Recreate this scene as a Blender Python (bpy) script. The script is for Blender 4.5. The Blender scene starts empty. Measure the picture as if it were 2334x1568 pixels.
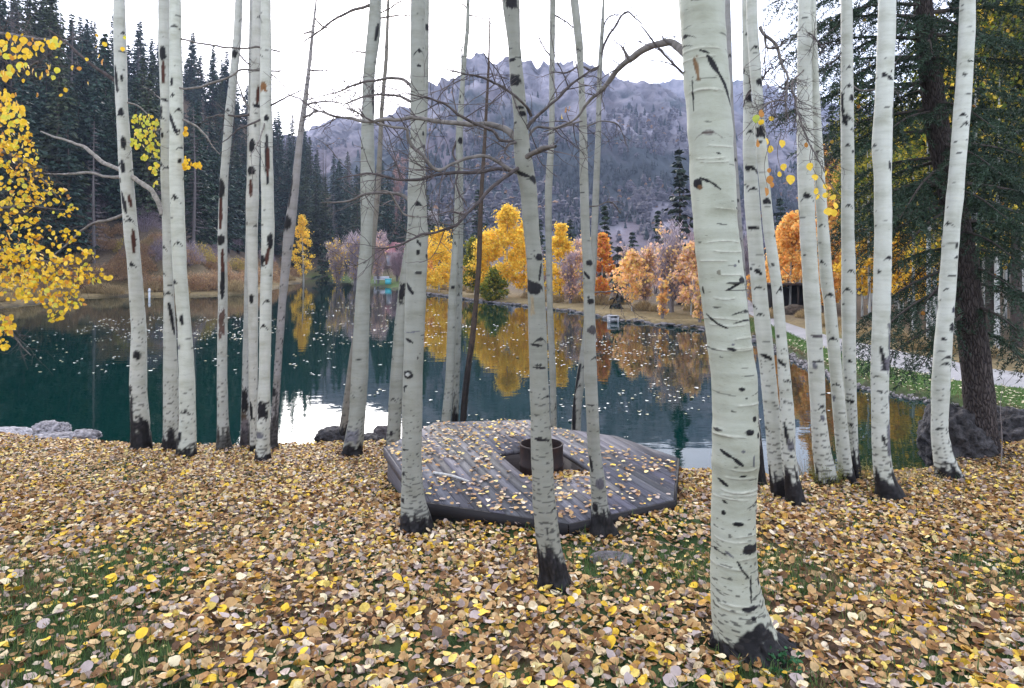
import bpy, math, random
import numpy as np

# ------------------------------------------------------------------ scene, camera, sky, sun, exposure
SC = bpy.context.scene
COL = SC.collection
R = math.radians
CZ, HR, FP, CX = 3.0, 595.0, 1521.0, 1167.0      # camera height, horizon row, focal length, centre column (photo measured 2334 wide)

cam = bpy.data.cameras.new('camera')
cam.sensor_width = 36.0
cam.lens = 36.0 * FP / 2334.0
cam.shift_y = -(784.0 - HR) / 2334.0
cam.clip_start = 0.05
cam.clip_end = 5000
camo = bpy.data.objects.new('camera', cam)
camo.location = (0, 0, CZ)
camo.rotation_euler = (R(90), 0, 0)
COL.objects.link(camo)
SC.camera = camo

SUN_EL, SUN_AZ = R(27), R(-12)
world = bpy.data.worlds.new('World')
SC.world = world
world.use_nodes = True
wn = world.node_tree
wn.nodes.clear()
sky = wn.nodes.new('ShaderNodeTexSky')
sky.sky_type = 'NISHITA'
sky.sun_disc = False
sky.sun_elevation = SUN_EL
sky.sun_rotation = SUN_AZ
sky.altitude = 2400
sky.air_density = 0.7
sky.dust_density = 6.0
sky.ozone_density = 0.4
bg = wn.nodes.new('ShaderNodeBackground')
bg.inputs['Strength'].default_value = 0.06
wo = wn.nodes.new('ShaderNodeOutputWorld')
wn.links.new(sky.outputs[0], bg.inputs[0])
veil = wn.nodes.new('ShaderNodeBackground')             # thin even cloud over the whole sky
veil.inputs['Color'].default_value = (0.98, 0.98, 1.0, 1)
veil.inputs['Strength'].default_value = 0.34
addsh = wn.nodes.new('ShaderNodeAddShader')
wn.links.new(bg.outputs[0], addsh.inputs[0])
wn.links.new(veil.outputs[0], addsh.inputs[1])
wn.links.new(addsh.outputs[0], wo.inputs[0])

sun = bpy.data.lights.new('sun', 'SUN')
sun.energy = 0.9
sun.angle = R(35)
sun.color = (1.0, 0.96, 0.9)
suno = bpy.data.objects.new('sun', sun)
suno.rotation_euler = (-(R(90) - SUN_EL), 0, -SUN_AZ)
COL.objects.link(suno)

SC.view_settings.view_transform = 'Standard'
SC.view_settings.look = 'None'
SC.view_settings.exposure = 2.18
SC.view_settings.gamma = 1.0
SC.view_settings.use_curve_mapping = False
SC.render.engine = 'CYCLES'
cy = SC.cycles
cy.use_denoising = True
cy.denoiser = 'OPENIMAGEDENOISE'
cy.max_bounces = 6
cy.diffuse_bounces = 3
cy.glossy_bounces = 3
cy.transmission_bounces = 3
cy.transparent_max_bounces = 6
cy.volume_bounces = 0
cy.caustics_reflective = False
cy.caustics_refractive = False
SC.render.film_transparent = False

# ------------------------------------------------------------------ small helpers
def P(px, row, Y):
    return np.array([(px - CX) / FP * Y, Y, CZ - (row - HR) / FP * Y])

def sm(a, b, x):
    t = np.clip((x - a) / (b - a), 0, 1)
    return t * t * (3 - 2 * t)

def hash3(ix, iy, iz, seed):
    h = (ix.astype(np.int64) * 374761393 + iy.astype(np.int64) * 668265263 + iz.astype(np.int64) * 2147483647 + seed * 1274126177) & 0xFFFFFFFF
    h = ((h ^ (h >> 13)) * 1274126177) & 0xFFFFFFFF
    h = (h ^ (h >> 16)) & 0xFFFFFFFF
    return h / 4294967295.0

def vnoise(x, y, z=0.0, seed=0):
    x, y, z = np.broadcast_arrays(np.asarray(x, float), np.asarray(y, float), np.asarray(z, float))
    ix, iy, iz = np.floor(x), np.floor(y), np.floor(z)
    fx, fy, fz = x - ix, y - iy, z - iz
    fx, fy, fz = fx * fx * (3 - 2 * fx), fy * fy * (3 - 2 * fy), fz * fz * (3 - 2 * fz)
    r = 0
    for dx in (0, 1):
        for dy in (0, 1):
            for dz in (0, 1):
                w = (fx if dx else 1 - fx) * (fy if dy else 1 - fy) * (fz if dz else 1 - fz)
                r = r + w * hash3(ix + dx, iy + dy, iz + dz, seed)
    return r

def fbm(x, y, z=0.0, oct=4, seed=0):
    x, y, z = np.asarray(x, float), np.asarray(y, float), np.asarray(z, float)
    s, a, t = 0, 0.5, 0
    for i in range(oct):
        s = s + a * vnoise(x * 2 ** i, y * 2 ** i, z * 2 ** i, seed + i * 17)
        t += a
        a *= 0.5
    return s / t

def mesh(name, V, F, C=None, uv=None, smooth=False, mat=None):
    """mesh from arrays; F is one (n,k) array or a list of such arrays; C per-vertex rgb; uv per-vertex 2-vector"""
    V = np.asarray(V, np.float32)
    Fs = [np.asarray(f, np.int32) for f in (F if isinstance(F, list) else [F]) if len(f)]
    me = bpy.data.meshes.new(name)
    me.vertices.add(len(V))
    me.vertices.foreach_set('co', V.ravel())
    nl = sum(f.size for f in Fs)
    npoly = sum(len(f) for f in Fs)
    me.loops.add(nl)
    me.loops.foreach_set('vertex_index', np.concatenate([f.ravel() for f in Fs]))
    me.polygons.add(npoly)
    tot = np.concatenate([np.full(len(f), f.shape[1], np.int32) for f in Fs])
    st = np.concatenate([[0], np.cumsum(tot)[:-1]]).astype(np.int32)
    me.polygons.foreach_set('loop_start', st)
    me.polygons.foreach_set('loop_total', tot)
    if smooth:
        me.polygons.foreach_set('use_smooth', np.ones(npoly, bool))
    me.update(calc_edges=True)
    if C is not None:
        a = me.attributes.new('Col', 'FLOAT_COLOR', 'POINT')
        c4 = np.ones((len(V), 4), np.float32)
        c4[:, :3] = C
        a.data.foreach_set('color', c4.ravel())
    if uv is not None:
        a = me.attributes.new('bark', 'FLOAT2', 'POINT')
        a.data.foreach_set('vector', np.asarray(uv, np.float32).ravel())
    if mat is not None:
        me.materials.append(mat)
    me.validate()
    return me

def obj(name, me, parent=None, loc=None):
    o = bpy.data.objects.new(name, me)
    COL.objects.link(o)
    if parent is not None:
        o.parent = parent
    if loc is not None:
        o.location = [float(v) for v in loc]
    return o

def tag(o, label=None, cat=None, group=None, kind=None):
    if label:
        o['label'] = label
    if cat:
        o['category'] = cat
    if group:
        o['group'] = group
    if kind:
        o['kind'] = kind
    return o

def thing(name, loc, label, cat, group=None, rz=0.0):
    o = bpy.data.objects.new(name, None)
    o.empty_display_size = 0.2
    COL.objects.link(o)
    o.location = [float(v) for v in loc]
    o.rotation_euler = (0, 0, rz)
    return tag(o, label, cat, group)

def dup(root, loc, rz=0.0, scale=1.0, label=None, group=None):
    r = root.copy()
    COL.objects.link(r)
    r.location = [float(v) for v in loc]
    r.rotation_euler = (0, 0, rz)
    r.scale = (scale, scale, scale) if not hasattr(scale, '__len__') else scale
    if label:
        r['label'] = label
    if group:
        r['group'] = group
    for ch in root.children:
        c = ch.copy()
        COL.objects.link(c)
        c.parent = r
        for g in ch.children:
            d = g.copy()
            COL.objects.link(d)
            d.parent = c
    return r

class Bag:
    """collects pieces of geometry into one mesh"""
    def __init__(s):
        s.V, s.F, s.C, s.n = [], {}, [], 0
    def add(s, V, F, C):
        V = np.asarray(V, float).reshape(-1, 3)
        for f in (F if isinstance(F, list) else [F]):
            f = np.asarray(f)
            if len(f):
                s.F.setdefault(f.shape[1], []).append(f + s.n)
        C = np.asarray(C, float)
        s.C.append(np.broadcast_to(C, V.shape) if C.ndim == 1 else C)
        s.V.append(V)
        s.n += len(V)
    def mesh(s, name, mat, smooth=False):
        return mesh(name, np.concatenate(s.V), [np.concatenate(v) for v in s.F.values()], np.concatenate(s.C), None, smooth, mat)

def tube(pts, rad, sides=7, cap=True):
    pts = np.asarray(pts, float)
    rad = np.asarray(rad, float)
    n = len(pts)
    d = np.gradient(pts, axis=0)
    d /= np.linalg.norm(d, axis=1)[:, None] + 1e-9
    ref = np.array([0.31, -0.85, 0.42])
    a = np.cross(d, ref)
    a /= np.linalg.norm(a, axis=1)[:, None] + 1e-9
    b = np.cross(d, a)
    th = np.arange(sides) / sides * 2 * np.pi
    V = (pts[:, None] + rad[:, None, None] * (np.cos(th)[None, :, None] * a[:, None] + np.sin(th)[None, :, None] * b[:, None])).reshape(-1, 3)
    i = np.arange(n - 1)[:, None] * sides
    j = np.arange(sides)[None]
    k = (j + 1) % sides
    F = np.stack([i + j, i + k, i + sides + k, i + sides + j], -1).reshape(-1, 4)
    return V, F

def smooth_path(pts, step):
    """Catmull-like resample of a polyline with given columns (last axis carries position and radius)"""
    pts = np.asarray(pts, float)
    t = np.concatenate([[0], np.cumsum(np.linalg.norm(np.diff(pts[:, :3], axis=0), axis=1))])
    n = max(3, int(t[-1] / step) + 1)
    tt = np.linspace(0, t[-1], n)
    m = np.zeros_like(pts)
    dt = np.diff(t)[:, None]
    sl = np.diff(pts, axis=0) / np.maximum(dt, 1e-6)
    m[1:-1] = (sl[1:] + sl[:-1]) / 2
    m[0], m[-1] = sl[0], sl[-1]
    k = np.clip(np.searchsorted(t, tt, side='right') - 1, 0, len(pts) - 2)
    h = (t[k + 1] - t[k])[:, None]
    u = ((tt - t[k])[:, None]) / np.maximum(h, 1e-6)
    return ((2 * u ** 3 - 3 * u ** 2 + 1) * pts[k] + (u ** 3 - 2 * u ** 2 + u) * h * m[k] + (-2 * u ** 3 + 3 * u ** 2) * pts[k + 1] + (u ** 3 - u ** 2) * h * m[k + 1])

# ------------------------------------------------------------------ materials
def new_mat(name, rough=0.7, spec=0.3):
    m = bpy.data.materials.new(name)
    m.use_nodes = True
    b = m.node_tree.nodes['Principled BSDF']
    b.inputs['Roughness'].default_value = rough
    b.inputs['Specular IOR Level'].default_value = spec
    return m, m.node_tree.nodes, m.node_tree.links, b

def attr_node(N, name='Col'):
    a = N.new('ShaderNodeAttribute')
    a.attribute_name = name
    return a

def noise_node(N, L, vec, scale, detail=4, rough=0.6, mapping=None):
    n = N.new('ShaderNodeTexNoise')
    n.inputs['Scale'].default_value = scale
    n.inputs['Detail'].default_value = detail
    n.inputs['Roughness'].default_value = rough
    if mapping is not None:
        mp = N.new('ShaderNodeMapping')
        mp.inputs['Scale'].default_value = mapping
        L.new(vec, mp.inputs['Vector'])
        vec = mp.outputs[0]
    L.new(vec, n.inputs['Vector'])
    return n

def ramp(N, L, src, stops):
    r = N.new('ShaderNodeValToRGB')
    e = r.color_ramp.elements
    while len(e) < len(stops):
        e.new(0.5)
    for k, (p, c) in enumerate(stops):
        e[k].position = p
        e[k].color = (c, c, c, 1) if not hasattr(c, '__len__') else (*c, 1)
    L.new(src, r.inputs[0])
    return r

def mul(N, L, a, b, fac=1.0, mode='MULTIPLY'):
    m = N.new('ShaderNodeMix')
    m.data_type = 'RGBA'
    m.blend_type = mode
    m.inputs[0].default_value = fac
    L.new(a, m.inputs[6])
    L.new(b, m.inputs[7])
    return m

def bump(N, L, src, b, strength, dist):
    bp = N.new('ShaderNodeBump')
    bp.inputs['Strength'].default_value = strength
    bp.inputs['Distance'].default_value = dist
    L.new(src, bp.inputs['Height'])
    L.new(bp.outputs[0], b.inputs['Normal'])

def col_mat(name, rough, spec, nscale, lo, hi, bstr=0.0, bdist=0.01, trans=0.0, space='Object'):
    """colour attribute times a fine noise, with optional bump and leaf translucency"""
    m, N, L, b = new_mat(name, rough, spec)
    a = attr_node(N)
    tc = N.new('ShaderNodeTexCoord')
    n = noise_node(N, L, tc.outputs[space], nscale, 5, 0.65)
    r = ramp(N, L, n.outputs[0], [(0.3, lo), (0.7, hi)])
    mx = mul(N, L, a.outputs[0], r.outputs[0])
    L.new(mx.outputs[2], b.inputs['Base Color'])
    if bstr:
        bump(N, L, n.outputs[0], b, bstr, bdist)
    if trans:
        t = N.new('ShaderNodeBsdfTranslucent')
        L.new(mx.outputs[2], t.inputs[0])
        ms = N.new('ShaderNodeMixShader')
        ms.inputs[0].default_value = trans
        out = N['Material Output']
        L.new(b.outputs[0], ms.inputs[1])
        L.new(t.outputs[0], ms.inputs[2])
        L.new(ms.outputs[0], out.inputs['Surface'])
    return m

M_LITTER = col_mat('fallen_leaf_skin', 0.6, 0.2, 60, 0.75, 1.15)
M_LEAF = col_mat('hanging_leaf_skin', 0.45, 0.4, 50, 0.8, 1.15, trans=0.35)
M_FOLIAGE = col_mat('foliage', 0.6, 0.2, 3, 0.85, 1.2, trans=0.5)
M_NEEDLE = col_mat('needles', 0.6, 0.25, 2.0, 0.6, 1.3)
M_TWIG = col_mat('twig_bark', 0.8, 0.2, 25, 0.7, 1.2, 0.4, 0.004)
M_GROUND = col_mat('soil_and_turf', 0.95, 0.1, 6, 0.55, 1.3, 0.6, 0.03)
M_GRASS = col_mat('grass_blades', 0.6, 0.25, 5, 0.8, 1.2, trans=0.3)
M_ROCK = col_mat('rough_rock', 0.85, 0.25, 13, 0.3, 1.6, 1.0, 0.06)
M_STONE = col_mat('pale_stone', 0.85, 0.25, 14, 0.6, 1.25, 0.6, 0.01)
M_MOUNT = col_mat('mountain_rock', 0.95, 0.05, 0.05, 0.75, 1.2, 0.6, 4.0)
M_PAINT = col_mat('plain_coat', 0.7, 0.3, 8, 0.85, 1.1, 0.2, 0.004)

def aspen_bark():
    m, N, L, b = new_mat('aspen_bark', 0.62, 0.25)
    a = attr_node(N)
    uv = attr_node(N, 'bark')
    n1 = noise_node(N, L, uv.outputs['Vector'], 1.0, 3, 0.55, (22, 210, 1))     # fine dark lenticel dashes
    r1 = ramp(N, L, n1.outputs[0], [(0.30, 0.35), (0.37, 1.0)])
    n2 = noise_node(N, L, uv.outputs['Vector'], 1.0, 4, 0.6, (5, 14, 1))        # where the dashes gather
    r2 = ramp(N, L, n2.outputs[0], [(0.42, 0.0), (0.62, 1.0)])
    mk = N.new('ShaderNodeMix'); mk.data_type = 'RGBA'; mk.blend_type = 'MIX'
    L.new(r2.outputs[0], mk.inputs[0])
    mk.inputs[6].default_value = (1, 1, 1, 1)
    L.new(r1.outputs[0], mk.inputs[7])
    n3 = noise_node(N, L, uv.outputs['Vector'], 1.0, 5, 0.6, (3, 7, 1))         # broad blotches
    r3 = ramp(N, L, n3.outputs[0], [(0.28, (0.70, 0.69, 0.63)), (0.5, (0.95, 0.95, 0.93)), (0.62, (1, 1, 1)), (0.8, (0.98, 0.95, 0.84))])
    n4 = noise_node(N, L, uv.outputs['Vector'], 1.0, 2, 0.5, (2.5, 30, 1))      # faint growth rings
    r4 = ramp(N, L, n4.outputs[0], [(0.36, 0.93), (0.50, 1.0)])
    x1 = mul(N, L, a.outputs[0], mk.outputs[2])
    x2 = mul(N, L, x1.outputs[2], r3.outputs[0])
    x3 = mul(N, L, x2.outputs[2], r4.outputs[0])
    L.new(x3.outputs[2], b.inputs['Base Color'])
    n5 = noise_node(N, L, uv.outputs['Vector'], 1.0, 5, 0.7, (45, 60, 1))
    bump(N, L, n5.outputs[0], b, 0.35, 0.006)
    return m
M_ASPEN = aspen_bark()

def fir_bark():
    m, N, L, b = new_mat('fir_bark', 0.9, 0.15)
    uv = attr_node(N, 'bark')
    a = attr_node(N)
    v = N.new('ShaderNodeTexVoronoi')
    v.feature = 'DISTANCE_TO_EDGE'
    mp = N.new('ShaderNodeMapping')
    mp.inputs['Scale'].default_value = (46, 9, 1)
    nz = noise_node(N, L, uv.outputs['Vector'], 6, 3, 0.6)
    ad = N.new('ShaderNodeVectorMath'); ad.operation = 'MULTIPLY_ADD'
    L.new(nz.outputs['Color'], ad.inputs[0]); ad.inputs[1].default_value = (0.06, 0.12, 0)
    L.new(uv.outputs['Vector'], ad.inputs[2])
    L.new(ad.outputs[0], mp.inputs[0])
    L.new(mp.outputs[0], v.inputs['Vector'])
    v.inputs['Scale'].default_value = 1.0
    r = ramp(N, L, v.outputs['Distance'], [(0.0, (0.30, 0.27, 0.27)), (0.12, (0.8, 0.78, 0.77)), (0.35, (1.15, 1.1, 1.08))])
    x = mul(N, L, a.outputs[0], r.outputs[0])
    L.new(x.outputs[2], b.inputs['Base Color'])
    r2 = ramp(N, L, v.outputs['Distance'], [(0.0, 0.0), (0.25, 1.0)])
    bump(N, L, r2.outputs[0], b, 0.9, 0.02)
    return m
M_FIRBARK = fir_bark()

def wood_mat():
    m, N, L, b = new_mat('weathered_deck_wood', 0.7, 0.3)
    a = attr_node(N)
    uv = attr_node(N, 'bark')
    n = noise_node(N, L, uv.outputs['Vector'], 1.0, 5, 0.65, (2.2, 70, 1))
    r = ramp(N, L, n.outputs[0], [(0.3, 0.6), (0.7, 1.25)])
    x = mul(N, L, a.outputs[0], r.outputs[0])
    L.new(x.outputs[2], b.inputs['Base Color'])
    return m
M_WOOD = wood_mat()

def rust_mat():
    m, N, L, b = new_mat('rusty_steel', 0.75, 0.35)
    tc = N.new('ShaderNodeTexCoord')
    n = noise_node(N, L, tc.outputs['Object'], 7, 6, 0.7)
    r = ramp(N, L, n.outputs[0], [(0.3, (0.010, 0.008, 0.009)), (0.55, (0.024, 0.013, 0.012)), (0.75, (0.055, 0.024, 0.016))])
    L.new(r.outputs[0], b.inputs['Base Color'])
    bump(N, L, n.outputs[0], b, 0.4, 0.006)
    return m
M_RUST = rust_mat()

def water_mat():
    m, N, L, b = new_mat('pond_water', 0.02, 0.5)
    b.inputs['Base Color'].default_value = (0.0, 0.018, 0.0155, 1)
    b.inputs['IOR'].default_value = 1.33
    tc = N.new('ShaderNodeTexCoord')
    n = noise_node(N, L, tc.outputs['Object'], 1.0, 3, 0.5, (1.3, 2.6, 1))
    bump(N, L, n.outputs[0], b, 0.12, 0.02)
    return m
M_WATER = water_mat()

def road_mat():
    m, N, L, b = new_mat('gravel_road', 0.9, 0.15)
    tc = N.new('ShaderNodeTexCoord')
    n = noise_node(N, L, tc.outputs['Object'], 40, 5, 0.8)
    n2 = noise_node(N, L, tc.outputs['Object'], 0.8, 4, 0.6)
    r = ramp(N, L, n.outputs[0], [(0.3, (0.24, 0.235, 0.25)), (0.7, (0.38, 0.37, 0.38))])
    r2 = ramp(N, L, n2.outputs[0], [(0.3, 0.8), (0.7, 1.12)])
    x = mul(N, L, r.outputs[0], r2.outputs[0])
    L.new(x.outputs[2], b.inputs['Base Color'])
    bump(N, L, n.outputs[0], b, 0.4, 0.01)
    return m
M_ROAD = road_mat()
# ------------------------------------------------------------------ the lie of the land
FAR_SHORE = [(0, 701), (100, 690), (200, 677), (300, 675), (450, 674), (600, 668), (650, 655), (690, 643), (720, 634), (830, 648), (960, 668),
             (1080, 685), (1200, 699), (1310, 712), (1440, 734), (1600, 750), (1720, 772), (1790, 806), (1850, 838), (1900, 858), (1960, 883),
             (2060, 906), (2150, 921)]
def shore_pt(px, row):
    Y = FP * CZ / (row - HR)
    return ((px - CX) / FP * Y, Y)
NEAR_SHORE = [(9.6, 12.6), (8.4, 11.4), (7.2, 10.6), (6.0, 9.3), (5.0, 8.15), (4.4, 7.9), (3.45, 7.7), (2.6, 7.72), (1.9, 7.8), (1.5, 8.2), (1.1, 9.1), (0.0, 9.5), (-1.4, 9.7),
              (-2.2, 10.3), (-2.8, 9.95), (-3.4, 9.75), (-5.5, 9.85), (-8.3, 10.9), (-13, 13.0), (-20, 18), (-28, 27), (-33, 36)]
POND = np.array([shore_pt(*p) for p in FAR_SHORE] + NEAR_SHORE)

def pond_dist(X, Y):
    """signed distance to the waterline: positive on land"""
    X, Y = np.asarray(X, float), np.asarray(Y, float)
    best = np.full(X.shape, 1e9)
    inside = np.zeros(X.shape, bool)
    n = len(POND)
    for i in range(n):
        (x0, y0), (x1, y1) = POND[i], POND[(i + 1) % n]
        dx, dy = x1 - x0, y1 - y0
        t = np.clip(((X - x0) * dx + (Y - y0) * dy) / (dx * dx + dy * dy + 1e-12), 0, 1)
        best = np.minimum(best, (X - x0 - t * dx) ** 2 + (Y - y0 - t * dy) ** 2)
        c = ((y0 > Y) != (y1 > Y)) & (X < (x1 - x0) * (Y - y0) / (y1 - y0 + 1e-12) + x0)
        inside ^= c
    d = np.sqrt(best)
    return np.where(inside, -d, d)

SLOPE_PX = [-900, 0, 250, 330, 420, 560, 640, 720, 830, 950, 1050, 1200, 1700, 2000, 3200]
SLOPE_V = [0.72, 0.72, 0.76, 0.80, 0.82, 0.70, 0.56, 0.40, 0.34, 0.22, 0.07, 0.04, 0.03, 0.04, 0.06]

def land(X, Y):
    """height of the land and which kind it is (0 near lawn .. 1 far)"""
    X, Y = np.asarray(X, float), np.asarray(Y, float)
    d = pond_dist(X, Y)
    near = 1.38 - 0.1066 * np.clip(Y, -12, 13) + 0.05 * (fbm(X * 0.7, Y * 0.7, 0, 3, 5) - 0.5)
    near = near + 0.22 * sm(5.6, 7.5, X) * sm(6.5, 8.5, Y) * (1 - sm(10, 13, Y))
    near = near + 0.10 * sm(4.9, 5.5, Y) * (1 - sm(7, 8, Y)) * sm(-0.9, 0.3, X) * (1 - sm(1.9, 2.9, X))
    px = CX + FP * X / np.maximum(Y, 1.0)
    sl = np.interp(px, SLOPE_PX, SLOPE_V)
    dd = np.maximum(d, 0)
    rise = sl * (np.minimum(np.maximum(dd - 4, 0), 52) - 0.25 * np.maximum(dd - 62, 0))
    rise = np.where(rise > 0, rise, 0)
    far = 0.16 + 0.05 * np.clip(dd, 0, 4) * sm(0.04, 0.3, sl) + rise + 0.9 * sm(0.1, 0.4, sl) * (fbm(X * 0.12, Y * 0.12, 0, 3, 9) - 0.5) * sm(3, 15, dd)
    wf = sm(11.6, 13.2, Y + np.maximum(-X - 8, 0) * -0.75)                       # the near bank runs back on the left
    wf = np.where((X < -8) & (Y < 45), sm(0, 1, (Y - 13 + (X + 8) * 0.95) / 6.0), wf)
    z = near * (1 - wf) + far * wf
    bank = sm(-0.75, 0.25, d)
    return -0.7 * (1 - bank) + z * bank, d, wf

def ground_z(x, y):
    return float(land(np.array([x]), np.array([y]))[0][0])

def in_path(X, Y, path, lo, hi):
    """True where Y-interpolated left and right limits enclose X"""
    return (X > np.interp(Y, [p[0] for p in path], [p[lo] for p in path])) & (X < np.interp(Y, [p[0] for p in path], [p[hi] for p in path]))

def grid_faces(nr, nc):
    i = np.arange(nr - 1)[:, None] * nc
    j = np.arange(nc - 1)[None]
    return np.stack([i + j, i + j + 1, i + nc + j + 1, i + nc + j], -1).reshape(-1, 4)

def ground_colour(X, Y, d, wf):
    n1 = fbm(X * 1.3, Y * 1.3, 0, 4, 21)[..., None]
    n2 = fbm(X * 0.25, Y * 0.25, 0, 3, 33)[..., None]
    turf = np.array([0.035, 0.062, 0.022]) * (0.6 + 0.8 * n1)
    soil = np.array([0.085, 0.055, 0.035]) * (0.6 + 0.8 * n1)
    near = turf * (1 - sm(0.45, 0.6, n1)) + soil * sm(0.45, 0.6, n1)
    floor = np.array([0.085, 0.068, 0.055]) * (0.5 + n1) * (1 - n2) + np.array([0.16, 0.12, 0.085]) * n2
    dry = np.array([0.22, 0.17, 0.09]) * (0.6 + 0.8 * n1)
    grass = np.array([0.07, 0.12, 0.035]) * (0.6 + 0.8 * n1)
    D = d[..., None]
    px = (CX + FP * X / np.maximum(Y, 1))[..., None]
    far = dry * (1 - sm(3, 9, D)) + floor * sm(3, 9, D)
    gs = sm(690, 720, px) * (1 - sm(900, 1000, px)) * (1 - sm(2, 8, D))
    far = far * (1 - gs) + grass * gs
    gr = sm(1700, 1760, px) * (1 - sm(2.4, 3.4, D))
    far = far * (1 - gr) + grass * gr
    c = near * (1 - wf[..., None]) + far * wf[..., None]
    mud = np.array([0.05, 0.042, 0.036]) * (0.5 + n1)
    k = 1 - sm(0.05, 0.35, D + 0.25 * (n1 - 0.5))
    return c * (1 - k) + mud * k

def build_ground():
    t = np.concatenate([np.linspace(-3.4, 3.4, 250)])
    cols = t * np.abs(t) * 0.25 + t * 0.55                       # X/Y of each column, finest in the middle
    Ys = 0.8 * np.exp(np.linspace(0, math.log(260 / 0.8), 340))
    Y, Cc = np.meshgrid(Ys, cols, indexing='ij')
    X = Cc * Y
    Z, d, wf = land(X, Y)
    C = ground_colour(X, Y, d, wf)
    V = np.stack([X, Y, Z], -1).reshape(-1, 3)
    F = grid_faces(*X.shape)
    b = Bag()
    b.add(V, F, C.reshape(-1, 3))
    xs, ys = np.linspace(-14, 14, 60), np.linspace(-14, 0.8, 40)
    Y, X = np.meshgrid(ys, xs, indexing='ij')
    Z, d, wf = land(X, Y)
    Z = Z - 0.01
    b.add(np.stack([X, Y, Z], -1).reshape(-1, 3), grid_faces(*X.shape), ground_colour(X, Y, d, wf).reshape(-1, 3))
    tag(obj('ground', b.mesh('ground', M_GROUND, True)), kind='structure')
build_ground()

def build_water():
    xs, ys = np.array([-60, 16.0]), np.array([6.5, 135.0])
    V = [(x, y, 0) for y in ys for x in xs]
    tag(obj('pond_water', mesh('pond_water', V, np.array([[0, 1, 3, 2]]), None, None, False, M_WATER)), kind='structure')
build_water()

ROAD = [(13.2, 12.0, 16.5), (14.0, 12.4, 14.6), (14.8, 11.4, 13.5), (15.9, 10.55, 12.9), (17.7, 10.1, 12.6), (19.3, 9.95, 12.2), (23.1, 10.3, 11.9), (27, 11.0, 12.2), (30, 11.5, 12.5), (36, 12.6, 13.6), (44, 14.5, 15.6)]
def build_road():
    # from the right edge of the view, bending away behind the aspens
    L = np.array([(18, 12.6), (15.2, 12.9), (13.2, 13.6), (11.4, 14.8), (10.5, 15.9), (10.1, 17.7), (9.95, 19.3), (10.3, 23.1), (11.0, 27), (11.5, 30), (12.6, 36), (14.5, 44)])
    Rr = np.array([(18, 14.9), (16.2, 15.2), (14.2, 15.8), (12.9, 16.8), (12.6, 18.0), (12.4, 20), (12.2, 22.0), (12.1, 25), (12.3, 28), (12.7, 31), (13.9, 37), (15.9, 45)])
    def rs(p, n=90):
        t = np.linspace(0, 1, len(p)); u = np.linspace(0, 1, n)
        return np.stack([np.interp(u, t, p[:, 0]), np.interp(u, t, p[:, 1])], 1)
    A, B = rs(L), rs(Rr)
    k = np.linspace(0, 1, 9)
    W = A[:, None] * (1 - k[None, :, None]) + B[:, None] * k[None, :, None]
    W[:, 0] += 0.12 * (fbm(np.arange(90) * 0.4, 1.0, 0, 3, 3) - 0.5)[:, None]
    W[:, -1] += 0.12 * (fbm(np.arange(90) * 0.4, 7.0, 0, 3, 3) - 0.5)[:, None]
    Z = land(W[..., 0], W[..., 1])[0] + 0.03 + 0.03 * np.sin(k * np.pi)[None]
    Z[:, 0] -= 0.04; Z[:, -1] -= 0.04
    V = np.concatenate([W, Z[..., None]], -1).reshape(-1, 3)
    tag(obj('gravel_road', mesh('gravel_road', V, grid_faces(90, 9), None, None, True, M_ROAD)), kind='structure')
build_road()

# ------------------------------------------------------------------ the mountains
SKY1 = [(-400, 330), (300, 330), (640, 345), (720, 318), (780, 300), (830, 292), (860, 300), (905, 285), (940, 262), (958, 240), (968, 228), (976, 232), (985, 214), (1000, 206), (1012, 212), (1024, 199), (1045, 194), (1062, 178), (1078, 160),
        (1090, 158), (1100, 150), (1112, 153), (1124, 170), (1138, 177), (1150, 166), (1165, 162), (1180, 172), (1205, 174), (1260, 172), (1335, 172), (1370, 186), (1398, 197), (1440, 208), (1490, 222), (1560, 246), (1640, 280), (1760, 330), (1900, 380), (2100, 440), (2700, 480)]
SKY2 = [(1200, 240), (1400, 214), (1470, 204), (1500, 198), (1530, 190), (1560, 188), (1600, 193), (1660, 197), (1700, 194), (1740, 206), (1780, 222), (1850, 240), (2000, 262), (2300, 300), (2800, 340)]

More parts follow.
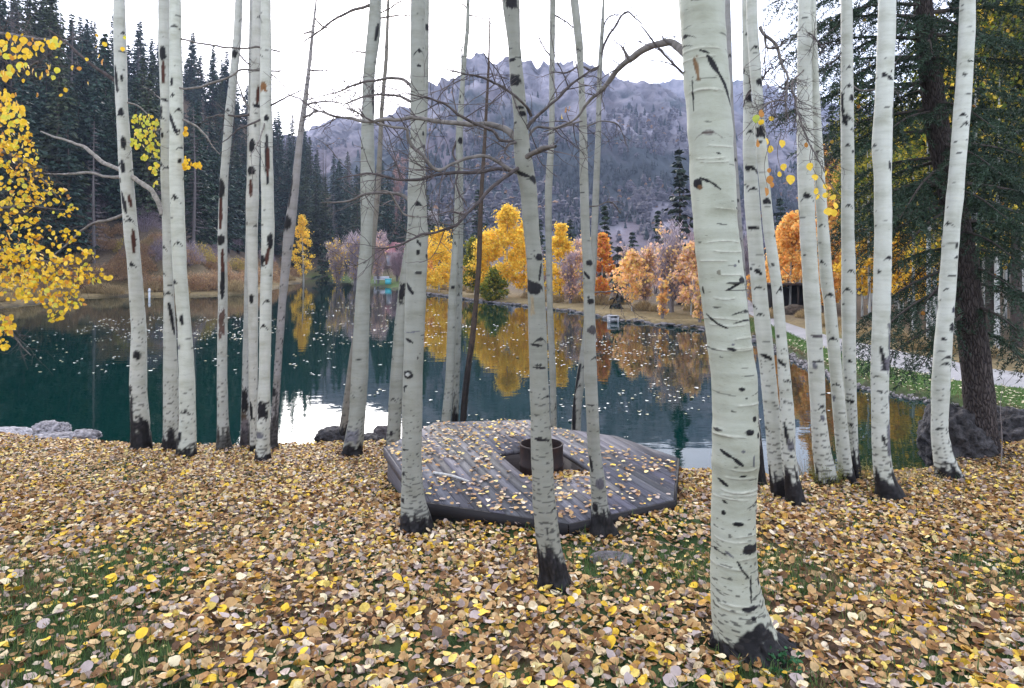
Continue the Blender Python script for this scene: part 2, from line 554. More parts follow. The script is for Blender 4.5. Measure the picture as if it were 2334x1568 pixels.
def build_mountain(name, sky, Y0, Y1, row0, seed, rough, veg):
    n, mth = (500, 180) if rough and veg == 1.0 else (300, 90)
    px = np.linspace(sky[0][0], sky[-1][0], n)
    top = np.interp(px, [s[0] for s in sky], [s[1] for s in sky])
    t = np.concatenate([np.linspace(0, 1, mth), [1.12, 1.4]])
    Yt = Y0 + (Y1 - Y0) * t
    prof = np.where(t <= 1, 0.72 * np.minimum(t, 1) + 0.28 * np.minimum(t, 1) ** 2.2, 1)
    Y = np.repeat(Yt[:, None], n, 1)
    X = (px[None] - CX) / FP * Y1 * (0.35 + 0.65 * Y / Y1) if False else (px[None] - CX) / FP * Y
    z_top = CZ - (top - HR) / FP * Y1
    z_bot = CZ - (row0 - HR) / FP * Y0
    Z = z_bot + (z_top - z_bot)[None] * prof[:, None]
    Z[-2] *= 0.96; Z[-1] *= 0.4
    s = 1.0 / 60
    rid = 1 - np.abs(2 * fbm(X * s * 1.6, Z * s * 0.5, 3.3, 5, seed) - 1)             # gullies running down the face
    rid2 = 1 - np.abs(2 * fbm(X * s * 5.0, Z * s * 2.0, 1.3, 4, seed + 3) - 1)
    amp = rough * sm(0.15, 0.7, t)[:, None] * (1 - sm(0.985, 1.0, t)[:, None] * 0.85)
    rid3 = 1 - np.abs(2 * fbm(X * s * 13, Z * s * 6.0, 7.3, 4, seed + 5) - 1)
    Y = Y - amp * 60 * (rid - 0.5) - amp * 34 * (rid2 - 0.5) - amp * 16 * (rid3 - 0.5)
    Z = Z + amp * 9 * (rid2 - 0.6) * (t < 0.99)[:, None]
    n1 = fbm(X * 0.012, Z * 0.02, 0, 5, seed + 7)[..., None]
    n2 = fbm(X * 0.06, Z * 0.05, 0, 4, seed + 8)[..., None]
    stk = fbm(X * 0.11, Z * 0.018, 0, 4, seed + 21)[..., None]
    rock = np.array([0.165, 0.152, 0.178]) * (0.45 + 0.9 * n2) * (0.5 + 0.8 * rid2[..., None]) * (0.15 + 1.7 * stk)  # rock tone with gully shading painted in along ridges and streaks
    pink = np.array([0.17, 0.135, 0.155]) * (0.6 + 0.8 * n2)
    green = np.array([0.040, 0.050, 0.056]) * (0.6 + 0.8 * n2)
    hgt = np.clip(t, 0, 1)[:, None, None]
    kv = sm(0.45, 0.58, n1 + 0.34 * (0.55 - hgt) * 1.2 + 0.25 * (n2 - 0.5)) * veg
    C = rock * (1 - kv) + green * kv
    kp = sm(0.52, 0.66, fbm(X * 0.03, Z * 0.03, 4, 4, seed + 11)[..., None] + 0.2 * (0.4 - hgt)) * 0.7
    C = C * (1 - kp) + pink * kp
    V = np.stack([X, Y, Z], -1).reshape(-1, 3)
    me = mesh(name, V, grid_faces(mth + 2, n), C.reshape(-1, 3), None, False, M_MOUNT)
    tag(obj(name, me), kind='structure')
    return X, Y, Z, t
MX, MY, MZ, MT = build_mountain('mountain', SKY1, 190, 680, 650, 40, 1.0, 1.0)
build_mountain('far_mountain', SKY2, 700, 1150, 640, 71, 1.0, 0.7)

def far_forest():
    """small conifers and bare aspens all over the lower mountain: nobody could count them"""
    rng = np.random.default_rng(5)
    n = 21000
    fi = rng.random(n) ** 1.15 * 145
    fj = rng.random(n) * (MX.shape[1] - 2)
    ok = (MX[fi.astype(int), fj.astype(int)] > MY[fi.astype(int), fj.astype(int)] * -0.36)
    fi, fj = fi[ok], fj[ok]
    i, j = fi.astype(int), fj.astype(int)
    x, y, z = MX[i, j] + rng.normal(0, 1.5, len(i)), MY[i, j], MZ[i, j]
    dens = fbm(x * 0.02, z * 0.035, 0, 4, 47)
    keep = dens > 0.37 + 0.20 * (fi / 145) + rng.normal(0, 0.05, len(i))
    x, y, z, dens = x[keep], y[keep], z[keep], dens[keep]
    m = len(x)
    h = rng.uniform(2.2, 5.6, m) * (0.75 + y / 900)
    kind = (fbm(x * 0.03, z * 0.04, 2, 3, 61) + rng.normal(0, 0.10, m)) > 0.53
    S = 6
    th = np.arange(S) / S * 6.283
    b = Bag()
    for lay in range(3):
        r0 = h * (0.24 - 0.065 * lay) * np.where(kind, 1.25, 1)
        zb = z + h * (0.05 + 0.28 * lay)
        zt = np.minimum(zb + h * 0.52, z + h * np.where(kind, 0.75, 1))
        r0 = r0 * np.where(kind, 1.0 + 0.35 * lay, 1)
        ring = np.stack([x[:, None] + r0[:, None] * np.cos(th) * rng.uniform(0.6, 1.25, (m, S)), y[:, None] + r0[:, None] * np.sin(th) * rng.uniform(0.6, 1.25, (m, S)), zb[:, None] + h[:, None] * rng.uniform(-0.05, 0.05, (m, S))], -1)
        tip = np.stack([x, y, zt], -1)[:, None]
        V = np.concatenate([ring, tip], 1)
        k = np.arange(S)
        F = (np.stack([k, (k + 1) % S, np.full(S, S)], -1)[None] + (np.arange(m) * (S + 1))[:, None, None]).reshape(-1, 3)
        g = np.array([0.03, 0.043, 0.046])[None] * rng.uniform(0.6, 1.5, (m, 1))
        a = np.where(rng.random((m, 1)) < 0.04, np.array([[0.30, 0.17, 0.09]]), np.array([[0.125, 0.115, 0.14]])) * rng.uniform(0.7, 1.3, (m, 1))
        c = np.where(kind[:, None], a, g)
        b.add(V.reshape(-1, 3), F, np.repeat(c, S + 1, 0))
    tag(obj('mountain_forest', b.mesh('mountain_forest', M_FOLIAGE)), 'distant mixed forest of small conifers and bare grey trees on the mountainside', kind='stuff')
far_forest()
# ------------------------------------------------------------------ aspen trunks of the near stand
BLACK, GREY, RED, BROWN = (0.009, 0.0085, 0.011), (0.13, 0.13, 0.15), (0.06, 0.018, 0.011), (0.07, 0.045, 0.03)

def base_Y(row):
    return FP * 1.62 / (row - HR - 162.0)

def aspen_trunk(name, knots, Y, seed, scars=(), base_h=0.3, base_amt=1.0, tone=(0.57, 0.575, 0.52), segs=30, dr=3.7, n_rand=26, mat=None, flare=0.35, streaks=2, dash=1.0, top_z=10.5, rings=0):
    rng = np.random.default_rng(seed)
    kr = np.array([k[0] for k in knots], float)      # row, centre, width
    kc = np.array([k[1] for k in knots], float)
    kw = np.array([k[2] for k in knots], float)
    zrow = lambda r: CZ - (r - HR) / FP * Y
    xb = (np.interp(knots[-1][0], kr, kc) - CX) / FP * Y
    zg = ground_z(xb, Y)
    row_b = HR + (CZ - (zg - 0.18)) * FP / Y
    row_t = HR + (CZ - top_z) * FP / Y
    s0 = (kc[1] - kc[0]) / (kr[1] - kr[0]) * 0.4
    up = np.arange(-26, row_t, -max(45, dr * 14))
    rows = np.concatenate([np.arange(row_b, -24, -dr), up, [row_t]])
    def ev(a, ext):
        v = np.interp(rows, kr, a)
        k = np.ones(9) / 9
        v2 = np.convolve(np.pad(v, 4, mode='edge'), k, 'valid')
        v = np.where(rows > -20, v2, v)
        below = rows < kr[0]
        return np.where(below, a[0] + (rows - kr[0]) * ext, v)
    c = ev(kc, s0)
    w = ev(kw, 0)
    w = np.where(rows < kr[0], w * np.clip(1 - 0.75 * (kr[0] - rows) / max(kr[0] - row_t, 1), 0.2, 1), w)
    w = w * (1 + 0.05 * (fbm(rows * 0.02, seed, 0, 3, seed) - 0.5) * 2)
    hz = zrow(rows) - zg                              # height above the ground
    n = len(rows)
    th = np.arange(segs) / segs * 2 * np.pi
    TH = np.repeat(th[None], n, 0)
    rad = (w / 2 / FP * Y)[:, None] * np.ones((1, segs))
    fl = np.exp(-np.maximum(hz, 0) / 0.10)[:, None] * flare
    rad = rad * (1 + fl * (0.6 + 0.55 * np.cos(3 * TH + seed) + 0.3 * np.cos(5 * TH + seed * 2)))
    rad = rad * (1 + 0.035 * (fbm(np.cos(TH) * 1.5 + 5, np.sin(TH) * 1.5 + hz[:, None] * 2.5, seed, 3, seed + 1) - 0.5) * 2)
    rowsM = np.repeat(rows[:, None], segs, 1)
    ppx = w[:, None] / 2                               # radius in photo px
    # ---- colour
    n1 = fbm(np.cos(TH) * 1.2 + 3, np.sin(TH) * 1.2, hz[:, None] * 2.2, 4, seed + 2)
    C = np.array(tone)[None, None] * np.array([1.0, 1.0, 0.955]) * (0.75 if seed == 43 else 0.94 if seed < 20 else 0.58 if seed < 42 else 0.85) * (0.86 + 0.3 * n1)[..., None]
    nz = fbm(np.cos(TH) * 4 + 9, np.sin(TH) * 4, hz[:, None] * 16, 3, seed + 4)
    nzf = fbm(np.cos(TH) * 9 + 9, np.sin(TH) * 9, hz[:, None] * 50, 3, seed + 6)
    disp = np.zeros_like(TH)
    def paint(mask, col, amt=1.0):
        nonlocal C
        m = np.clip(mask, 0, 1)[..., None] * amt
        C = C * (1 - m) + np.array(col) * (0.6 + 0.9 * nzf)[..., None] * m
    def arc(th0):
        return ((TH - th0 + np.pi) % (2 * np.pi) - np.pi) * ppx
    def scar(kind, th0, row, a, b, col, amt=1.0):
        nonlocal disp
        s = arc(th0)
        t = rowsM - row
        e = (nz - 0.5) * 1.5 + (nzf - 0.5) * 1.1
        if kind == 'eye':
            q = (s / (a / 2)) ** 2 + (t / (b / 2)) ** 2
            m = sm(1.25, 0.75, q + e * 0.8)
            paint(m, col, amt)
            disp = disp + 0.10 * np.exp(-q * 0.8) * (w[:, None] / 2 / FP * Y) * min(1, a / w.mean() * 1.5)
        elif kind == 'slit':
            paint(sm(1.25, 0.6, (s / (a / 2)) ** 2 + (t / (b / 2)) ** 2 + e * 0.4), col, amt)
        elif kind == 'brow':
            yy = t - (np.abs(s) / (a / 2)) ** 1.5 * b
            m = sm(1.0, 0.55, np.abs(yy) / (1.6 + b * 0.22 * np.exp(-(s / (a * 0.2)) ** 2)) + e * 0.7) * sm(a * 0.62, a * 0.45, np.abs(s))
            paint(m, col, amt)
            paint(sm(1.2, 0.6, ((s / (a * 0.16)) ** 2 + ((t - b * 0.2) / (b * 0.45)) ** 2) + e), col, amt)
        elif kind == 'dash':
            m = sm(1.2, 0.7, (s / (a / 2)) ** 2 + ((t + 0.12 * s * math.sin(row)) / (b / 2)) ** 2 + e * 0.9)
            paint(m, col, amt)
        elif kind == 'patch':
            m = sm(1.15, 0.85, np.maximum(np.abs(s) / (a / 2), np.abs(t) / (b / 2)) + e * 0.85)
            paint(m, col, amt)
        elif kind == 'ring':
            tt = t - 5 * (s / (a / 2)) ** 2 * math.sin(row * 7.0)
            g = sm(a * 0.5, a * 0.36, np.abs(s + e * 3))
            paint(sm(1.6, 0.4, np.abs(tt + 2.2)) * g, (0.56, 0.55, 0.47), 0.5)  # light along the ridge's upper edge, painted on
            paint(sm(1.3, 0.3, np.abs(tt - 0.8)) * g, (0.20, 0.185, 0.16), 0.65)  # shadow under the ridge painted into the bark
            disp = disp + 0.022 * np.exp(-(tt / 3.0) ** 2) * g * (w[:, None] / 2 / FP * Y)
    def th_of(px, row):
        cc, ww = np.interp(row, kr, kc), np.interp(row, kr, kw)
        return -np.pi / 2 + math.asin(max(-0.97, min(0.97, (px - cc) / (ww / 2))))
    # random lenticel dashes, brows and small eyes all round the stem
    lo, hi = max(rows.min(), -60), row_b - 40
    for k in range(int(n_rand * dash)):
        scar('dash', rng.uniform(0, 6.283), rng.uniform(lo, hi), rng.choice([0.12, 0.2, 0.35, 0.7]) * rng.uniform(0.7, 1.2) * w.mean(), rng.uniform(2.0, 4.2), BLACK, rng.uniform(0.45, 0.95))
    for k in range(n_rand // 3):
        scar('brow', rng.uniform(0, 6.283), rng.uniform(lo, hi), rng.uniform(0.5, 0.95) * w.mean(), rng.uniform(5, 11), BLACK, 0.9)
    for k in range(n_rand // 5):
        scar('eye', rng.uniform(0, 6.283), rng.uniform(lo, hi), rng.uniform(0.2, 0.4) * w.mean(), rng.uniform(5, 9), BLACK, 0.9)
    for k in range(streaks):
        scar('patch', rng.uniform(0.3, 2.8), rng.uniform(lo, hi), rng.uniform(0.2, 0.4) * w.mean(), rng.uniform(25, 60), GREY, 0.9)
    for k in range(rings):
        scar('ring', rng.uniform(-2.6, -0.5), rng.uniform(40, row_b - 150), rng.uniform(0.5, 1.3) * w.mean(), 0, BLACK)
    for sc in scars:
        if sc[0] == 'slash':
            _, x1, r1, x2, r2, thick, col = sc
            t1, t2 = th_of(x1, r1), th_of(x2, r2)
            for u in np.linspace(0, 1, max(4, int(abs(r2 - r1) / 2.4) + int(abs(x2 - x1) / 2.4))):
                q = max(thick, 1.9 * dr) * (0.75 + 0.5 * math.sin(u * 3.1416)) * rng.uniform(0.8, 1.2)
                scar('slit', t1 + (t2 - t1) * u, r1 + (r2 - r1) * u, q, q * 1.15, col)
        else:
            k, x, r, a, b, col = sc
            scar(k, th_of(x, r), r, a, b, col)
    dn = vnoise(np.cos(TH) * rad.mean() * 38 + 7, np.sin(TH) * rad.mean() * 38, hz[:, None] * 95, seed + 31)
    gate = np.exp(-np.maximum(hz, 0) / (0.16 + 1.1 * base_h))[:, None]
    paint(sm(0.80 - 0.36 * gate, 0.86 - 0.34 * gate, dn) * (gate > 0.05), (0.03, 0.028, 0.03), 0.75)
    # dark furrowed foot
    if base_amt:
        lim = base_h * (0.30 + 1.3 * fbm(np.cos(TH) * 1.8 + 2, np.sin(TH) * 1.8, seed, 3, seed + 8)) + 0.45 * base_h * (nz - 0.5) * 2 + 0.35 * base_h * (nzf - 0.5)
        m = sm(0.16, -0.08, (hz[:, None] - lim) / max(base_h, 0.05))
        C = C * (1 - m[..., None] * base_amt) + np.array([0.024, 0.022, 0.026]) * (0.1 + 2.2 * nzf ** 2)[..., None] * m[..., None] * base_amt
        fur = 1 - np.abs(2 * vnoise(np.cos(TH) * 7 + 4, np.sin(TH) * 7, hz[:, None] * 6, seed + 12) - 1)
        disp = disp + m * (0.05 * (nz - 0.35) * 2 - 0.10 * sm(0.6, 1.0, fur)) * rad
        C = C * (1 - 0.6 * (m * sm(0.7, 1.0, fur))[..., None])
    rad = rad + disp
    X = ((c - CX) / FP * Y)[:, None] + rad * np.cos(TH)
    Yv = Y + rad * np.sin(TH)
    Z = np.repeat(zrow(rows)[:, None], segs, 1)
    V = np.stack([X - xb, Yv - Y, Z - zg], -1).reshape(-1, 3)
    uv = np.stack([TH / (2 * np.pi) * (2 * np.pi * np.mean(rad)) + seed * 1.37, np.repeat(hz[:, None], segs, 1)], -1).reshape(-1, 2)
    i = np.arange(n - 1)[:, None] * segs
    j = np.arange(segs)[None]
    k = (j + 1) % segs
    F = np.stack([i + j, i + k, i + segs + k, i + segs + j], -1).reshape(-1, 4)
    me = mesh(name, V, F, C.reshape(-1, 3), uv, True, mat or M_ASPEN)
    return me, np.array([xb, Y, zg])

TWIGC = np.array([0.085, 0.07, 0.07])
def branch_mesh(origin, pts, Y, dy=0.0, dark=0.4, seed=0, root_pale=0.0, sides=8):
    """pts: (px,row,width) from the stem outwards, traced at depth Y drifting to Y+dy"""
    n = len(pts)
    w = []
    for k, (px, row, wd) in enumerate(pts):
        yy = Y + dy * k / max(n - 1, 1)
        w.append(np.concatenate([P(px, row, yy), [wd / 2 / FP * yy]]))
    sp = smooth_path(w, 0.02 if n > 2 else 0.05)
    rng = np.random.default_rng(seed)
    k = np.arange(len(sp))
    for ax in range(3):
        sp[:, ax] += 0.010 * (fbm(k * 0.16, seed + ax * 5.5, 0, 3, seed + ax) - 0.5) * 2 * min(1, 1)
    sp[:, 3] = np.maximum(sp[:, 3] * (1 + 0.35 * (fbm(k * 0.35, seed, 3, 3, seed + 9) - 0.5)), 0.0016)
    V, F = tube(sp[:, :3], sp[:, 3], sides)
    u = np.repeat(np.linspace(0, 1, len(sp)), sides)
    pale = np.array([0.36, 0.33, 0.30])
    c = TWIGC[None] * (1 - dark) + pale[None] * dark * 0.8
    c = c * (0.5 + 0.9 * fbm(np.arange(len(V)) * 0.13, 1.0, 0, 3, seed + 2))[:, None] * np.ones((len(V), 3))
    return V - origin, F, c, sp

def add_twigs(bag, sp, origin, rng, count, length, depth=1, base=0.35, grav=0.1, flat=0.35):
    """side shoots along a branch path (world) into a bag"""
    n = len(sp)
    for q in range(count):
        k = int(rng.uniform(base, 0.98) * (n - 1))
        p = sp[k, :3]
        d = sp[min(k + 1, n - 1), :3] - sp[max(k - 1, 0), :3]
        d = d / (np.linalg.norm(d) + 1e-9)
        side = rng.normal(0, 1, 3) * np.array([1, flat, 1])
        d = d * rng.uniform(0.3, 1.0) + side * 0.7
        d /= np.linalg.norm(d) + 1e-9
        L = length * rng.uniform(0.35, 1.2)
        m = 7
        pts = [p]
        for s in range(m):
            d = d + rng.normal(0, 0.16, 3) + np.array([0, 0, rng.uniform(-grav, grav)])
            d /= np.linalg.norm(d)
            pts.append(pts[-1] + d * L / m)
        pts = np.array(pts)
        r0 = min(sp[k, 3] * 0.6, 0.0045)
        rad = np.linspace(max(r0, 0.0022), 0.0013, m + 1)
        V, F = tube(pts, rad, 3)
        bag.add(V - origin, F, TWIGC * rng.uniform(0.7, 1.8))
        if depth > 0:
            add_twigs(bag, np.concatenate([pts, rad[:, None]], 1), origin, rng, 3, L * 0.5, depth - 1, 0.2, grav, flat)

# leaf shapes: round aspen blades, pointed at the tip and cupped
def leaf_shape(n=9, cup=0.25, seed=0, teeth=0.04):
    rng = np.random.default_rng(seed)
    th = np.arange(n) / n * 2 * np.pi
    r = 0.5 * (1 + 0.22 * np.maximum(0, np.cos(th)) ** 9 - 0.05 * np.cos(2 * th)) * (1 + rng.normal(0, teeth, n))
    x, y = r * np.cos(th), r * np.sin(th) * rng.uniform(0.72, 1.05)
    z = cup * (0.6 * y ** 2 + 0.5 * x ** 2) + rng.normal(0, 0.022, n) + rng.uniform(-0.1, 0.45) * np.abs(y) + 0.35 * rng.normal() * x * y
    V = np.concatenate([[[0, 0, 0]], np.stack([x, y, z], 1)])
    k = np.arange(n)
    F = np.stack([np.zeros(n, int), k + 1, (k + 1) % n + 1], 1)
    return V, F

YEL = np.array([[0.80, 0.50, 0.035], [0.85, 0.58, 0.06], [0.72, 0.40, 0.03], [0.85, 0.62, 0.10], [0.62, 0.30, 0.03]])
YGR = np.array([[0.62, 0.58, 0.06], [0.45, 0.50, 0.06], [0.75, 0.60, 0.06]])
ORG = np.array([[0.55, 0.22, 0.03], [0.35, 0.13, 0.03]])

def rot_batch(rng, n, tilt):
    """random rotations: spin about z, then tip by up to tilt"""
    a = rng.uniform(0, 2 * np.pi, n)
    t = tilt
    p = rng.uniform(0, 2 * np.pi, n)
    ca, sa = np.cos(a), np.sin(a)
    Rz = np.zeros((n, 3, 3)); Rz[:, 0, 0] = ca; Rz[:, 0, 1] = -sa; Rz[:, 1, 0] = sa; Rz[:, 1, 1] = ca; Rz[:, 2, 2] = 1
    ax = np.stack([np.cos(p), np.sin(p), np.zeros(n)], 1)
    K = np.zeros((n, 3, 3))
    K[:, 0, 1], K[:, 0, 2], K[:, 1, 0] = -ax[:, 2], ax[:, 1], ax[:, 2]
    K[:, 1, 2], K[:, 2, 0], K[:, 2, 1] = -ax[:, 0], -ax[:, 1], ax[:, 0]
    I = np.eye(3)[None]
    Rt = I + np.sin(t)[:, None, None] * K + (1 - np.cos(t))[:, None, None] * (K @ K)
    return Rt @ Rz

def leaves_into(bag, rng, pos, size, tilt, colours, nvar=6, n=9, cup=0.3):
    shapes = [leaf_shape(n, rng.uniform(-cup, cup) * 2.2, 100 + q) for q in range(nvar)]
    which = rng.integers(0, nvar, len(pos))
    for q, (V, F) in enumerate(shapes):
        s = which == q
        m = int(s.sum())
        if not m:
            continue
        Rm = rot_batch(rng, m, tilt[s])
        W = np.einsum('nij,kj->nki', Rm, V) * size[s][:, None, None] + pos[s][:, None]
        Fa = (F[None] + (np.arange(m) * len(V))[:, None, None]).reshape(-1, 3)
        bag.add(W.reshape(-1, 3), Fa, np.repeat(colours[s], len(V), 0) * rng.uniform(0.72, 1.15, (m * len(V), 1)))

LEAF_CACHE = {}
def leaf_mesh(colour_key, colour, q, mat=None, cup=0.5):
    k = (colour_key, q)
    if k not in LEAF_CACHE:
        V, F = leaf_shape(11, (-0.6 + 0.4 * q) * cup * 2, 300 + q)
        C = np.array(colour)[None] * (0.85 + 0.3 * np.random.default_rng(q).random((len(V), 1)))
        LEAF_CACHE[k] = mesh('leaf', V, F, C, None, False, mat or M_LEAF)
    return LEAF_CACHE[k]

def put_leaf(parent, pos, size, rng, key, colour, facing=True, mat=None, name='leaf'):
    o = obj(name, leaf_mesh(key, colour, int(rng.integers(0, 4)), mat), parent, pos)
    o.scale = (size, size, size)
    if facing:     # hanging: blade roughly upright
        o.rotation_euler = (R(90) + rng.normal(0, 0.5), rng.uniform(0, 6.283) * 0.0 + rng.normal(R(90), 0.5), rng.normal(0, 0.9))
    else:
        o.rotation_euler = (rng.normal(0, 0.35), rng.normal(0, 0.35), rng.uniform(0, 6.283))
    return o

# -------- the table of trunks: (row, centre, width) from top to foot
ASPENS = []
def aspen(key, label, knots, Y=None, branches=(), twigs=0, tw_len=0.5, group='aspens of the lakeside stand', name='aspen_tree', **kw):
    ASPENS.append(dict(key=key, label=label, knots=knots, Y=Y or base_Y(knots[-1][0]), branches=branches, twigs=twigs, tw_len=tw_len, group=group, name=name, kw=kw))

aspen('A', 'black scarred aspen standing leftmost of the shore trunks, three bare limbs reaching left',
      [(88, 273, 26), (233, 277, 25), (400, 288, 29), (523, 298, 30), (589, 305, 28), (756, 317, 31), (889, 315, 37), (1022, 323, 43)], base_h=0.42, seed=3, tone=(0.50, 0.50, 0.48),
      scars=[('slash', 269, 155, 275, 212, 7, BLACK), ('eye', 288, 327, 11, 34, BLACK), ('eye', 288, 382, 11, 34, BLACK), ('slash', 284, 440, 296, 485, 8, BLACK), ('slash', 301, 448, 304, 470, 6, RED), ('brow', 303, 500, 22, 9, BLACK),
             ('eye', 321, 808, 17, 22, BLACK), ('slash', 309, 525, 312, 575, 4, RED), ('brow', 308, 600, 20, 12, BLACK), ('patch', 306, 945, 16, 120, BLACK), ('patch', 322, 965, 20, 16, BLACK), ('brow', 279, 262, 20, 8, BLACK), ('eye', 283, 180, 8, 14, BLACK),
             ('eye', 283, 258, 12, 18, BLACK), ('eye', 281, 412, 8, 12, BLACK)],
      branches=[([(276, 388, 11), (255, 379, 9), (233, 370, 9), (200, 340, 8), (167, 325, 6), (127, 313, 5), (93, 300, 3)], 0.3, 0.9), ([(276, 404, 8), (240, 402, 6), (200, 393, 6), (160, 397, 5), (100, 395, 2)], 0.5, 0.7),
                ([(266, 186, 9), (240, 167, 8), (213, 150, 7), (180, 123, 6), (147, 93, 5), (110, 66, 3)], -0.3, 0.0), ([(286, 486, 8), (253, 500, 7), (217, 507, 6), (187, 525, 5), (150, 560, 4), (110, 590, 3)], 0.4, 0.5),
                ([(300, 402, 11), (323, 417, 11), (347, 437, 11), (362, 462, 11), (367, 490, 6)], -0.2, 1.0), ([(286, 232, 4), (313, 240, 4), (330, 255, 3), (345, 272, 2)], 0.2, 0.8)], twigs=10)
aspen('B1', 'thin wounded aspen pressed against the left side of the straight pale shore aspen',
      [(88, 374, 25), (233, 378, 22), (400, 379, 23), (523, 382, 22), (689, 385, 22), (856, 389, 31), (1022, 391, 36)], Y=9.3, base_h=0.2, seed=7, tone=(0.48, 0.48, 0.46),
      scars=[('eye', 377, 125, 14, 36, BLACK), ('slash', 378, 145, 378, 190, 6, RED), ('eye', 371, 255, 12, 26, BLACK), ('dash', 380, 230, 20, 5, BLACK), ('eye', 376, 670, 9, 12, BLACK), ('brow', 378, 562, 16, 9, BLACK), ('slash', 390, 690, 402, 760, 6, BLACK), ('eye', 375, 310, 9, 14, BLACK), ('brow', 372, 375, 20, 12, BLACK), ('patch', 398, 1000, 14, 60, BLACK)],
      branches=[([(378, 288, 6), (362, 295, 5), (345, 297, 4), (325, 312, 3), (312, 318, 2)], -0.3, 0.7), ([(376, 240, 4), (362, 222, 3), (352, 215, 2)], 0.1, 0.9)], twigs=6)
aspen('B2', 'straight pale aspen at the shore with an arched black eyebrow scar, second from left',
      [(88, 400, 26), (233, 402, 28), (400, 402, 30), (523, 406, 31), (622, 410, 30), (756, 421, 28), (856, 426, 34), (960, 428, 34), (1038, 425, 41)], base_h=0.14, seed=9, tone=(0.55, 0.56, 0.52),
      scars=[('brow', 405, 448, 26, 16, BLACK), ('slash', 393, 263, 399, 283, 5, BLACK), ('slash', 399, 280, 410, 308, 6, BLACK), ('brow', 412, 552, 20, 10, BLACK), ('eye', 413, 300, 6, 10, BLACK), ('eye', 421, 727, 9, 28, BLACK), ('brow', 404, 640, 30, 14, BLACK), ('slash', 398, 640, 402, 690, 5, BLACK), ('slash', 402, 690, 409, 750, 6, BLACK), ('patch', 412, 790, 14, 8, GREY), ('eye', 419, 990, 12, 22, BLACK), ('eye', 412, 1005, 14, 30, BLACK), ('brow', 430, 935, 20, 6, BLACK), ('eye', 398, 190, 8, 22, BLACK), ('brow', 400, 218, 16, 10, BLACK), ('slash', 415, 365, 412, 372, 7, BLACK)],
      branches=[([(415, 272, 6), (432, 279, 5), (447, 287, 5), (467, 307, 4), (487, 337, 2), (500, 352, 2)], 0.2, 0.9), ([(395, 180, 5), (400, 196, 5), (420, 201, 5), (450, 200, 5), (493, 185, 5), (533, 170, 4), (547, 160, 4), (573, 160, 5), (640, 162, 4)], -0.2, 0.6), ([(412, 88, 4), (450, 98, 4), (483, 103, 4), (547, 110, 4), (587, 107, 5), (640, 118, 3)], -0.3, 0.4)], twigs=14)
aspen('C', 'leaning thin aspen with a long black and rust red wound at mid height',
      [(88, 541, 18), (167, 533, 17), (267, 522, 20), (400, 511, 18), (523, 507, 20), (689, 508, 20), (856, 506, 22), (960, 508, 25), (1022, 509, 29)], base_h=0.3, base_amt=0.8, seed=11, tone=(0.47, 0.47, 0.46),
      scars=[('eye', 507, 432, 18, 50, BLACK), ('slash', 507, 455, 506, 520, 8, RED), ('eye', 507, 548, 19, 26, BLACK), ('slash', 511, 570, 512, 650, 7, RED), ('slash', 512, 620, 510, 680, 8, BLACK), ('patch', 509, 735, 14, 60, (0.10, 0.06, 0.05)), ('eye', 538, 125, 13, 20, BLACK)],
      branches=[([(540, 118, 4), (560, 140, 3), (585, 155, 2)], 0.1, 0.3), ([(524, 270, 4), (505, 262, 3), (470, 268, 2)], 0.2, 0.3)], twigs=8)
aspen('D1', 'left front aspen of the tight shore cluster, black burl above a rust streak',
      [(88, 585, 22), (233, 583, 24), (350, 579, 24), (450, 575, 28), (523, 574, 25), (689, 577, 22), (856, 577, 20), (1020, 578, 14)], Y=9.1, base_h=0.1, seed=13, tone=(0.50, 0.49, 0.47),
      scars=[('eye', 578, 335, 15, 32, BLACK), ('eye', 577, 390, 20, 20, BLACK), ('slash', 576, 412, 577, 450, 5, RED), ('eye', 577, 680, 10, 22, BLACK), ('slash', 592, 200, 590, 240, 6, RED), ('patch', 590, 243, 20, 10, BLACK), ('slash', 574, 915, 576, 950, 7, BLACK)],
      branches=[([(575, 258, 5), (558, 232, 4), (545, 197, 3), (540, 180, 2)], 0.1, 0.5), ([(572, 260, 5), (547, 265, 5), (523, 263, 4), (500, 264, 3)], 0.2, 0.1)], twigs=6)
aspen('D1a', 'aspen of the tight shore cluster, rear stem with a burnt brown hollow near its foot',
      [(500, 568, 14), (690, 564, 15), (856, 560, 16), (920, 560, 19), (1018, 559, 22)], base_h=0.25, base_amt=0.6, seed=15, tone=(0.40, 0.40, 0.40),
      scars=[('patch', 560, 915, 17, 60, BLACK), ('patch', 558, 950, 16, 26, BROWN), ('patch', 560, 985, 20, 60, (0.14, 0.12, 0.13))], n_rand=14, top_z=8.0)
